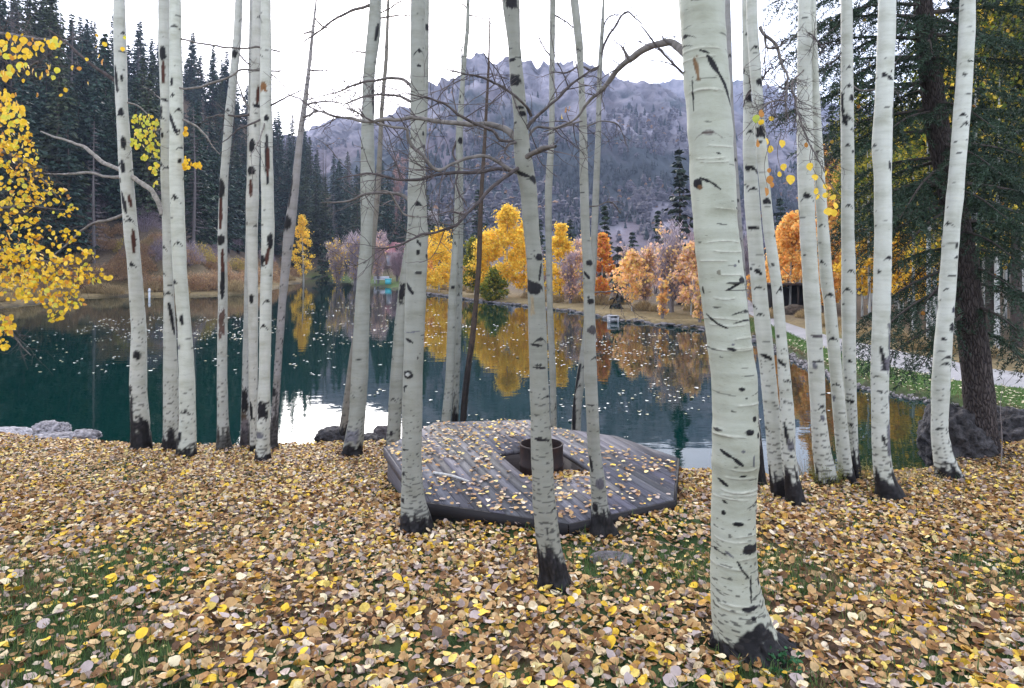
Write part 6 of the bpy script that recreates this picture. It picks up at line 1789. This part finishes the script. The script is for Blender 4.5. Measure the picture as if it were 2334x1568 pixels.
# ------------------------------------------------------------------ the big fir on the right
def big_fir():
    Y = 8.7
    me, org = aspen_trunk('trunk', [(40, 2105, 40), (180, 2122, 46), (300, 2138, 48), (420, 2163, 50), (560, 2193, 53), (690, 2207, 56), (823, 2224, 62), (940, 2234, 62), (1022, 2241, 64), (1046, 2243, 70)], Y, 97, tone=(0.105, 0.09, 0.092), base_amt=0, n_rand=0, streaks=0, segs=48, dr=4, mat=M_FIRBARK, flare=0.35, top_z=13)
    root = thing('fir_tree', org, 'big dark fir with leaning furrowed trunk and drooping boughs beside the boulders', 'fir tree')
    obj('trunk', me, root)
    rng = np.random.default_rng(98)
    tr = np.array([(40, 2105), (180, 2122), (300, 2138), (420, 2163), (560, 2193), (690, 2207), (823, 2224), (1022, 2241)], float)
    def trunk_at(row):
        if row < 40:
            px = 2105 + (40 - row) * -0.05
        else:
            px = np.interp(row, tr[:, 0], tr[:, 1])
        return P(px, row, Y)
    limbs = []
    for r0, px, r1, dy in [(640, 1958, 800, -0.3), (600, 1965, 730, 0.4), (720, 2000, 832, -0.2), (700, 2085, 850, -0.25), (560, 2010, 620, 0.9), (470, 1965, 575, 0.3), (410, 1945, 480, -0.2), (360, 1935, 410, 0.5), (300, 1915, 350, 0.0), (250, 1850, 330, 0.3), (190, 1765, 268, 0.2), (130, 1795, 190, -0.2), (90, 1780, 130, 0.4), (40, 1810, 80, 0.0), (10, 1850, 60, -0.3), (-30, 1830, 20, 0.3), (610, 2070, 740, -0.3), (540, 2060, 660, 0.6), (470, 2040, 590, -0.4), (430, 2020, 520, 0.8), (380, 2050, 500, -0.9), (250, 1990, 330, -0.7), (200, 2000, 260, 0.9), (150, 1960, 200, -0.7),
                          (640, 2420, 720, 0.4), (560, 2400, 640, -0.5), (500, 2430, 560, 0.2), (440, 2390, 520, -0.8), (380, 2440, 430, 0.5), (320, 2400, 380, -0.3), (260, 2420, 300, 0.6), (200, 2400, 250, -0.6), (140, 2430, 180, 0.2), (80, 2400, 120, -0.4), (30, 2420, 60, 0.5), (690, 2340, 770, -0.7), (740, 2345, 840, 0.5), (600, 2345, 690, -0.6), (520, 2330, 600, -0.9), (430, 2300, 500, -1.0), (330, 2290, 400, -1.1), (230, 2270, 290, -1.1), (130, 2250, 190, -1.0), (40, 2240, 90, -1.0)]:
        limbs.append((r0, P(px, r1, Y + dy)))
    for q in range(52):
        r0 = rng.uniform(-420, 520)
        a = rng.uniform(-0.5, math.pi + 0.5) if r0 > 150 else rng.uniform(0, 6.283)
        L = rng.uniform(1.3, 2.3) * np.interp(r0, [-420, 0, 640], [0.5, 1, 0.9])
        p = trunk_at(r0)
        limbs.append((r0, p + np.array([L * math.cos(a), L * math.sin(a) * (0.75 if math.sin(a) < 0 else 1), -0.28 * L - 0.05])))
    foliage = Bag()
    for q, (r0, tip) in enumerate(limbs):
        p = trunk_at(r0)
        d = tip - p
        L = np.linalg.norm(d)
        mid = p + d * 0.5 + np.array([0, 0, 0.07 * L])
        sp = smooth_path(np.array([[*p, 0.020 + 0.006 * L], [*mid, 0.015], [*tip, 0.003]]), 0.05)
        sp[:, :3] += 0.03 * (rng.random(3) - 0.5)
        V, F = tube(sp[:, :3], sp[:, 3], 6)
        b = Bag()
        b.add(V - org, F, np.array([0.085, 0.07, 0.065]))
        obj('bough', b.mesh('bough', M_TWIG, True), root)
        nt = int(L * 17)
        ax = d / L
        side = np.cross(ax, [0, 0, 1.0]); side /= np.linalg.norm(side) + 1e-6
        for t in np.linspace(0.14, 1.0, nt):
            k = int(t * (len(sp) - 1))
            s0 = sp[k, :3]
            for sg in (-1, 1):
                tl = (0.18 + 0.40 * math.sin(math.pi * min(1, 0.15 + 0.85 * (1 - t)))) * rng.uniform(0.5, 1.25)
                dd = ax * rng.uniform(0.35, 0.9) + side * sg * rng.uniform(0.5, 1.0) + np.array([0, 0, rng.uniform(-0.55, 0.05)])
                dd /= np.linalg.norm(dd)
                m = max(6, int(tl / 0.011))
                u = (np.arange(m) + rng.random(m)) / m
                c = s0 + dd * (u * tl)[:, None] + np.array([0, 0, -0.18]) * (u ** 2 * tl)[:, None] + rng.normal(0, 0.006, (m, 3))
                nd = dd[None] * 0.6 + unit(rng, m) * 0.75
                nd /= np.linalg.norm(nd, axis=1)[:, None]
                w = np.cross(nd, unit(rng, m)); w /= np.linalg.norm(w, axis=1)[:, None] + 1e-6
                ln = rng.uniform(0.020, 0.036, (m, 1))
                sh = rng.uniform(0.6, 1.35)
                V = np.stack([c - w * 0.0070, c + w * 0.0070, c + nd * ln * 1.9], 1).reshape(-1, 3)
                foliage.add(V - org, np.arange(m * 3).reshape(m, 3), np.repeat(np.array([[0.032, 0.058, 0.036]]) * sh * rng.uniform(0.75, 1.3, (m, 1)), 3, 0))
    o = obj('needles', foliage.mesh('needles', M_NEEDLE), root)
    o['kind'] = 'stuff'
    for q in range(60):   # yellow aspen leaves caught among the boughs
        r0, tip = limbs[int(rng.integers(0, len(limbs)))]
        p = trunk_at(r0)
        pos = p + (tip - p) * rng.uniform(0.3, 1.0) + rng.normal(0, 0.08, 3)
        put_leaf(root, pos - org, 0.05, rng, 'fy%d' % (q % 3), ((0.6, 0.36, 0.05), (0.45, 0.2, 0.04), (0.55, 0.42, 0.08))[q % 3], True, None, 'caught_leaf')
big_fir()

# ------------------------------------------------------------------ hanging autumn leaves
def hanging(root, org, blobs, n_parts, rng, pals, weights, size=0.05, spread_y=0.35):
    """blobs: (px,row,rx,ry,count,Y); the leaves that show largest become parts, the rest one part"""
    pos, col = [], []
    for px, row, rx, ry, n, Y in blobs:
        a, r = rng.uniform(0, 6.283, n), np.sqrt(rng.random(n))
        yy = Y + rng.normal(0, spread_y, n)
        for i in range(n):
            pos.append(P(px + rx * r[i] * math.cos(a[i]), row + ry * r[i] * math.sin(a[i]), yy[i]))
            col.append(int(rng.choice(len(pals), p=weights)))
    pos, col = np.array(pos), np.array(col)
    order = np.argsort(pos[:, 1])
    first = order[:n_parts]
    for i in first:
        put_leaf(root, pos[i] - org, size * rng.uniform(0.75, 1.2), rng, 'h%d' % col[i] + str(tuple(pals[col[i]])), pals[col[i]])
    rest = order[n_parts:]
    if len(rest):
        b = Bag()
        leaves_into(b, rng, pos[rest] - org, size * rng.uniform(0.7, 1.2, len(rest)), rng.uniform(0.6, 2.4, len(rest)), np.array(pals)[col[rest]] * rng.uniform(0.8, 1.15, (len(rest), 1)), 6, 8, 0.5)
        o = obj('foliage', b.mesh('foliage', M_LEAF), root)
        o['kind'] = 'stuff'

def edge_aspen():
    rng = np.random.default_rng(111)
    Y = 7.4
    me, org = aspen_trunk('trunk', [(80, -170, 30), (500, -160, 34), (1100, -150, 40)], Y, 112, tone=(0.5, 0.5, 0.47), base_h=0.25)
    root = thing('aspen_tree', org, 'yellow leaved aspen whose leafy boughs hang in from the left edge', 'aspen tree', 'aspens of the lakeside stand')
    obj('trunk', me, root)
    tw = Bag()
    for k, pts in enumerate([[(-168, 330, 16), (-60, 330, 11), (20, 350, 7), (90, 400, 4), (130, 450, 2)], [(-165, 540, 16), (-40, 560, 11), (80, 590, 7), (170, 615, 4), (240, 640, 2)], [(-164, 640, 14), (-40, 690, 9), (10, 730, 5), (50, 790, 3), (70, 810, 2)], [(-168, 200, 14), (-60, 190, 9), (20, 170, 6), (90, 140, 3)], [(-168, 60, 14), (-40, 70, 9), (60, 85, 6), (150, 98, 3)], [(-165, 480, 14), (-40, 480, 9), (60, 470, 5), (160, 480, 2)]]):
        V, F, c, sp = branch_mesh(org, pts, Y, -1.2 if k in (3, 4) else 0.1, 0.3, 900 + k)
        b = Bag(); b.add(V, F, c)
        obj('branch', b.mesh('branch', M_TWIG, True), root)
        add_twigs(tw, sp, org, rng, 34, 0.4, 1, 0.3)
    obj('twigs', tw.mesh('twigs', M_TWIG), root)['kind'] = 'stuff'
    pals = [(0.80, 0.50, 0.03), (0.84, 0.57, 0.05), (0.70, 0.38, 0.03), (0.55, 0.24, 0.03), (0.62, 0.56, 0.06)]
    blobs = [(40, 108, 58, 30, 46, 5.6), (112, 96, 34, 12, 18, 5.6), (74, 158, 62, 14, 22, 5.6), (16, 170, 16, 14, 10, 5.3), (14, 235, 36, 30, 60, 6.0), (30, 262, 34, 26, 30, 5.6), (24, 300, 50, 40, 80, 7.2), (36, 352, 54, 46, 120, 7.4), (56, 420, 66, 38, 110, 7.5), (112, 446, 56, 26, 40, 7.6), (36, 490, 56, 40, 100, 7.4), (152, 480, 34, 16, 16, 7.6), (120, 540, 64, 26, 46, 7.4), (40, 560, 50, 36, 80, 7.3), (60, 600, 70, 44, 190, 7.3), (150, 622, 62, 34, 130, 7.3), (214, 632, 40, 20, 34, 7.4), (100, 662, 80, 30, 130, 7.2), (150, 692, 50, 20, 44, 7.2), (40, 650, 46, 36, 90, 7.2), (14, 740, 22, 30, 46, 7.0), (8, 784, 12, 14, 14, 7.0), (184, 580, 40, 18, 22, 7.5), (235, 115, 60, 60, 8, 6.6), (130, 180, 80, 50, 10, 6.8), (120, 720, 30, 14, 14, 7.2), (-70, 400, 60, 260, 300, 7.3)]
    hanging(root, org, blobs, 290, rng, pals, [0.36, 0.30, 0.12, 0.08, 0.14], 0.044)
edge_aspen()

def cluster_leaves():
    rng = np.random.default_rng(121)
    r, o = ROOTS['B1']
    pals = [(0.72, 0.56, 0.05), (0.50, 0.52, 0.07), (0.80, 0.55, 0.05), (0.62, 0.58, 0.07)]
    hanging(r, o, [(316, 272, 16, 12, 16, 9.0), (340, 282, 20, 20, 34, 9.0), (310, 310, 14, 30, 24, 9.0), (336, 318, 22, 24, 30, 9.0), (352, 345, 14, 24, 22, 9.0), (330, 358, 10, 6, 8, 9.0), (354, 384, 12, 14, 18, 9.0), (352, 420, 8, 6, 5, 9.0)], 300, rng, pals, [0.3, 0.25, 0.2, 0.25], 0.05, 0.12)
    r, o = ROOTS['B2']
    hanging(r, o, [(423, 300, 5, 12, 8, 8.6), (424, 370, 8, 16, 14, 8.6), (444, 378, 16, 10, 20, 8.6)], 300, rng, [(0.85, 0.55, 0.03), (0.78, 0.45, 0.03)], [0.6, 0.4], 0.05, 0.08)
    r, o = ROOTS['P1']
    lv = [(1705, 810, 2, 1.2), (1740, 775, 1, 1.1), (1810, 808, 0, .9), (1715, 975, 1, 1.2), (1778, 963, 0, 1), (1803, 1018, 0, 1.1), (1883, 980, 0, 1.1), (1895, 1140, 0, 1), (1865, 1190, 0, .8), (1940, 1225, 0, 1.4), (2075, 1137, 0, 1.1), (2108, 1212, 0, .9), (2180, 1185, 0, .7), (1795, 1165, 1, .7), (1800, 1228, 1, 1.2), (1815, 1262, 1, .8), (1775, 1308, 1, 1.2), (2178, 1275, 0, .9), (2115, 1305, 0, .9), (2125, 1345, 0, .9), (2178, 1333, 0, .9), (2232, 1350, 0, .9), (2250, 1403, 0, 1), (2200, 1445, 0, 1.1), (2240, 1455, 0, 1.1), (2050, 990, 1, .7), (1740, 835, 0, .9)]
    for cx, cyv, k, s in lv:
        p = P(1154.8 + cx / 3.0, cyv / 3.0, 5.9 + rng.normal(0, 0.1))
        l = put_leaf(r, p - o, 0.062 * s, rng, 'r%d' % k, ((0.82, 0.56, 0.05), (0.45, 0.20, 0.04), (0.42, 0.50, 0.08))[k])
        l.rotation_euler = (rng.normal(0, 0.3), R(90) + rng.normal(0, 0.3), R(-90) + rng.normal(0, 0.35))
    tw = Bag()
    for pts in [[(1720, 230), (1735, 270), (1755, 330), (1760, 345)], [(1781, 300), (1772, 350), (1785, 395), (1800, 408)], [(1850, 330), (1846, 365), (1860, 400), (1862, 440), (1880, 460)], [(1868, 400), (1885, 430), (1898, 455), (1905, 468), (1900, 490)], [(1755, 320), (1742, 380), (1750, 430)], [(1795, 268), (1790, 300), (1780, 330)]]:
        w = np.array([[*P(a, b, 5.95), 0.003] for a, b in pts])
        sp = smooth_path(w, 0.03)
        V, F = tube(sp[:, :3], np.linspace(0.0035, 0.0015, len(sp)), 5)
        tw.add(V - o, F, TWIGC * 1.3)
    obj('hanging_twigs', tw.mesh('hanging_twigs', M_TWIG), r)['kind'] = 'stuff'
    r, o = ROOTS['J']
    for px, row, k in [(1281, 265, 0), (1298, 248, 1), (1290, 250, 1)]:
        put_leaf(r, P(px, row, 4.2) - o, 0.035, rng, 'j%d' % k, ((0.82, 0.56, 0.05), (0.45, 0.20, 0.04))[k])
cluster_leaves()
# ------------------------------------------------------------------ built things by the pond
def box_into(bag, lo, hi, colr):
    lo, hi = np.array(lo, float), np.array(hi, float)
    V = np.array([[(lo, hi)[i][0], (lo, hi)[j][1], (lo, hi)[k][2]] for i in (0, 1) for j in (0, 1) for k in (0, 1)])
    F = np.array([[0, 1, 3, 2], [4, 6, 7, 5], [0, 4, 5, 1], [2, 3, 7, 6], [0, 2, 6, 4], [1, 5, 7, 3]])
    bag.add(V, F, np.array(colr))

def part_box(name, root, lo, hi, colr, mat=None):
    b = Bag(); box_into(b, lo, hi, colr)
    return obj(name, b.mesh(name, mat or M_PAINT), root)

def outlet_box():
    Y = 33.0
    x = (1397 - CX) / FP * Y
    root = thing('outlet_box', (x, Y - 0.4, 0), 'small pale concrete outlet box with a dark slot in the far bank', 'outlet box', rz=0.15)
    root.scale = (0.55, 0.55, 0.55)
    for nm, lo, hi in [('side_wall', (-0.45, 0, -0.3), (-0.32, 0.6, 0.55)), ('side_wall', (0.32, 0, -0.3), (0.45, 0.6, 0.55)), ('back_wall', (-0.318, 0.45, -0.3), (0.318, 0.6, 0.545)), ('front_panel', (-0.318, 0.02, 0.10), (0.318, 0.10, 0.38)), ('cap_slab', (-0.47, -0.02, 0.552), (0.47, 0.62, 0.61))]:
        part_box(nm, root, lo, hi, (0.40, 0.40, 0.43), M_STONE)
outlet_box()

def cabin():
    Y = 108
    x = (903 - CX) / FP * Y
    z = ground_z(x, Y)
    root = thing('cabin', (x, Y, z), 'red roofed cabin half hidden among the bare trees across the pond', 'cabin', rz=0.1)
    part_box('wall', root, (-2.8, 0, -0.5), (2.8, 4.5, 2.4), (0.22, 0.16, 0.16))
    b = Bag()
    V = np.array([(-3.2, -0.6, 2.3), (3.2, -0.6, 2.3), (3.2, 2.25, 4.0), (-3.2, 2.25, 4.0), (3.2, 5.1, 2.3), (-3.2, 5.1, 2.3), (-3.2, -0.6, 2.42), (3.2, -0.6, 2.42), (3.2, 2.25, 4.14), (-3.2, 2.25, 4.14), (3.2, 5.1, 2.42), (-3.2, 5.1, 2.42)], float)
    F = [[6, 7, 8, 9], [9, 8, 10, 11], [0, 3, 2, 1], [3, 5, 4, 2], [0, 1, 7, 6], [4, 5, 11, 10], [1, 2, 8, 7], [2, 4, 10, 8], [0, 6, 9, 3], [3, 9, 11, 5]]
    b.add(V, np.array(F), (0.40, 0.17, 0.19))
    obj('roof', b.mesh('roof', M_PAINT), root)
    fr = part_box('window', root, (-1.55, -0.06, 0.2), (-0.65, 0.0, 1.9), (0.62, 0.62, 0.66))
    part_box('pane', fr, (-1.43, -0.075, 0.32), (-0.77, -0.062, 1.78), (0.40, 0.43, 0.52))
    fr = part_box('window', root, (0.8, -0.06, 0.6), (1.7, 0.0, 1.7), (0.62, 0.62, 0.66))
    part_box('pane', fr, (0.9, -0.075, 0.7), (1.6, -0.062, 1.6), (0.10, 0.10, 0.12))
    # a low pale boat-like bench and a turquoise box on the grassy bank
    Yb = 80.0
    xb = (885 - CX) / FP * Yb
    o = thing('turquoise_bin', (xb, Yb, ground_z(xb, Yb)), 'tiny turquoise bin on the green bank below the cabin', 'bin')
    part_box('bin_body', o, (-0.32, -0.3, 0), (0.32, 0.3, 0.55), (0.10, 0.50, 0.60))
    part_box('bin_lid', o, (-0.36, -0.34, 0.552), (0.36, 0.34, 0.66), (0.12, 0.55, 0.64))
    xb = (869 - CX) / FP * 84
    o = thing('white_bench', (xb, 84, ground_z(xb, 84)), 'low white bench on the green bank left of the turquoise bin', 'bench')
    part_box('seat', o, (-1.0, -0.25, 0.4), (1.0, 0.25, 0.47), (0.6, 0.6, 0.66))
    part_box('backrest', o, (-1.0, 0.2, 0.5), (1.0, 0.26, 0.85), (0.6, 0.6, 0.66))
    for s in (-0.8, 0.8):
        part_box('leg', o, (s - 0.05, -0.2, -0.05), (s + 0.05, 0.2, 0.397), (0.55, 0.55, 0.6))
cabin()

def shed():
    Y = 37.5
    x = (1812 - CX) / FP * Y
    z = ground_z(x, Y)
    root = thing('open_shed', (x, Y, z), 'low dark open fronted shed behind the road bend under the orange aspen', 'shed')
    part_box('back_wall', root, (-1.5, 1.2, -0.2), (1.5, 1.28, 1.25), (0.03, 0.027, 0.026))
    part_box('side_wall', root, (-1.5, -0.3, -0.2), (-1.43, 1.197, 1.25), (0.035, 0.03, 0.028))
    part_box('side_wall', root, (1.43, -0.3, -0.2), (1.5, 1.197, 1.25), (0.035, 0.03, 0.028))
    part_box('roof', root, (-1.65, -0.6, 1.253), (1.65, 1.4, 1.36), (0.05, 0.035, 0.03))
    for s in (-1.4, 0.0, 1.4):
        part_box('post', root, (s - 0.05, -0.45, -0.2), (s + 0.05, -0.36, 1.25), (0.05, 0.04, 0.035))
    xm = (1809 - CX) / FP * 34.5
    o = obj('dirt_mound', rock_mesh((0.85, 0.6, 0.42), 44, 4, 0.25, (0.085, 0.065, 0.05)), None, (xm, 34.5, ground_z(xm, 34.5)))
    tag(o, 'brown dirt mound in front of the dark shed by the road', 'mound')
shed()

def white_post():
    p = shore_pt(358, 676)
    o = thing('white_post', (p[0], p[1] - 1.2, -0.3), 'thin white post standing in the pond by the left shore', 'post')
    V, F = lathe([(0.09, 0.0), (0.085, 1.0), (0.06, 1.04), (0.001, 1.05)], 12)
    obj('shaft', mesh('shaft', V, F, np.repeat([[0.62, 0.64, 0.68]], len(V), 0), None, True, M_PAINT), o)
    V, F = lathe([(0.001, 0.80), (0.14, 0.81), (0.14, 0.86), (0.001, 0.87)], 12)
    obj('collar', mesh('collar', V, F, np.repeat([[0.55, 0.57, 0.62]], len(V), 0), None, False, M_PAINT), o)
white_post()

def edging_stones():
    rng = np.random.default_rng(131)
    var = [rock_mesh((1, 0.75, 0.5), 600 + q, 2, 0.45, (0.21, 0.195, 0.205)) for q in range(6)]
    path = [shore_pt(*p) for p in FAR_SHORE if p[0] >= 960]
    path = np.array(path)
    L = np.concatenate([[0], np.cumsum(np.linalg.norm(np.diff(path, axis=0), axis=1))])
    n = 0
    s = 0.0
    b = Bag()
    while s < L[-1]:
        x, y = np.interp(s, L, path[:, 0]), np.interp(s, L, path[:, 1])
        big = y > 24
        w = rng.uniform(0.09, 0.24) if big else rng.uniform(0.05, 0.13)
        if big and n < 230:
            o = obj('edging_stone', var[int(rng.integers(0, 6))], None, (x + rng.normal(0, 0.16), y + rng.normal(0, 0.16) + 0.1, 0.03 + rng.uniform(-0.02, 0.06)))
            o.scale = (w, w * rng.uniform(0.7, 1.1), w * rng.uniform(0.5, 0.9))
            o.rotation_euler = (rng.normal(0, 0.2), rng.normal(0, 0.2), rng.uniform(0, 6.28))
            tag(o, 'grey stone in the rough edging along the far bank of the pond', 'stone', 'edging stones of the far bank')
            n += 1
        if not big:
            for _ in range(7):
                V, F = ICO[1]
                r = rng.uniform(0.012, 0.05)
                q = np.array([x + rng.normal(0.0, 0.16), y + rng.normal(0.05, 0.16), 0.02 + rng.uniform(-0.02, 0.02)])
                b.add(V * r * rng.uniform(0.6, 1.2, 3) * (1 + 0.25 * rng.normal(0, 1, (len(V), 1)).clip(-1, 1)) + q, F, np.array([0.24, 0.22, 0.225]) * rng.uniform(0.4, 1.5))
        s += w * 1.3 if big else 0.10
    tag(obj('shore_pebbles', b.mesh('shore_pebbles', M_STONE)), 'strip of pale pebbles along the waterline below the grass strip', 'pebbles', kind='stuff')
edging_stones()

def strip_grass():
    """green grass strip between pond and road, leaves scattered on it; rough sod edge"""
    rng = np.random.default_rng(141)
    n = 26000
    y = rng.uniform(12.5, 33, n)
    xl = np.interp(y, [13.2, 14.8, 16, 17.5, 20, 23, 27, 30, 36], [8.6, 8.4, 8.1, 8.2, 8.6, 9.0, 9.4, 9.0, 9.0])
    x = xl + rng.random(n) * 3.4
    z, d, wf = land(x, y)
    rl = np.interp(y, [12.6, 13.6, 14.8, 15.9, 17.7, 19.3, 23.1, 27, 30, 36], [18, 13.2, 11.4, 10.5, 10.1, 9.95, 10.3, 11.0, 11.5, 12.6])
    k = (d > 0.12) & (x < rl + 0.1)
    x, y, z, d = x[k], y[k], z[k], d[k]
    n = len(x)
    h = rng.uniform(0.03, 0.075, n) * (1 + 1.0 * (d < 0.35))
    a = rng.uniform(0, 6.283, n)
    w = 0.004 + 0.0002 * y
    ca, sa = np.cos(a), np.sin(a)
    base = np.stack([x, y, z], 1)
    sd = np.stack([-sa * w, ca * w, 0 * w], 1)
    tip = base + np.stack([ca * h * 0.5, sa * h * 0.5, h], 1)
    c = np.where((d < 0.3)[:, None], np.array([[0.16, 0.12, 0.07]]), np.array([[0.075, 0.15, 0.035]])) * rng.uniform(0.6, 1.4, (n, 1))
    b = Bag()
    b.add(np.stack([base - sd, base + sd, tip], 1).reshape(-1, 3), np.arange(n * 3).reshape(n, 3), np.repeat(c, 3, 0))
    tag(obj('grass_strip', b.mesh('grass_strip', M_GRASS)), 'mown green grass strip between the pond edge and the gravel road', 'grass', kind='stuff')
    b = Bag()
    k = rng.choice(n, 1500, replace=False)
    k = k[y[k] < 24]
    m = len(k)
    leaves_into(b, rng, base[k] + np.array([0, 0, 0.045]), rng.uniform(0.04, 0.065, m), np.abs(rng.normal(0, 0.3, m)), np.array([[0.66, 0.58, 0.40]]) * rng.uniform(0.7, 1.2, (m, 1)), 4, 6, 0.3)
    tag(obj('strip_leaves', b.mesh('strip_leaves', M_LITTER)), 'pale leaves scattered over the green grass strip', 'fallen leaves', kind='stuff')
strip_grass()

# ------------------------------------------------------------------ the blue evening air
def haze():
    lo, hi = np.array([-1500.0, -30, -3]), np.array([1600.0, 1750, 420])
    b = Bag()
    box_into(b, lo, hi, (1, 1, 1))
    m = bpy.data.materials.new('haze_air')
    m.use_nodes = True
    N, L = m.node_tree.nodes, m.node_tree.links
    N.clear()
    v = N.new('ShaderNodeVolumePrincipled')
    v.inputs['Color'].default_value = (0.55, 0.66, 0.98, 1)
    v.inputs['Density'].default_value = 0.00032
    v.inputs['Anisotropy'].default_value = 0.2
    o = N.new('ShaderNodeOutputMaterial')
    L.new(v.outputs[0], o.inputs['Volume'])
    h = obj('haze', b.mesh('haze', m))
    tag(h, 'thin blue haze filling the valley', 'haze', kind='stuff')
haze()
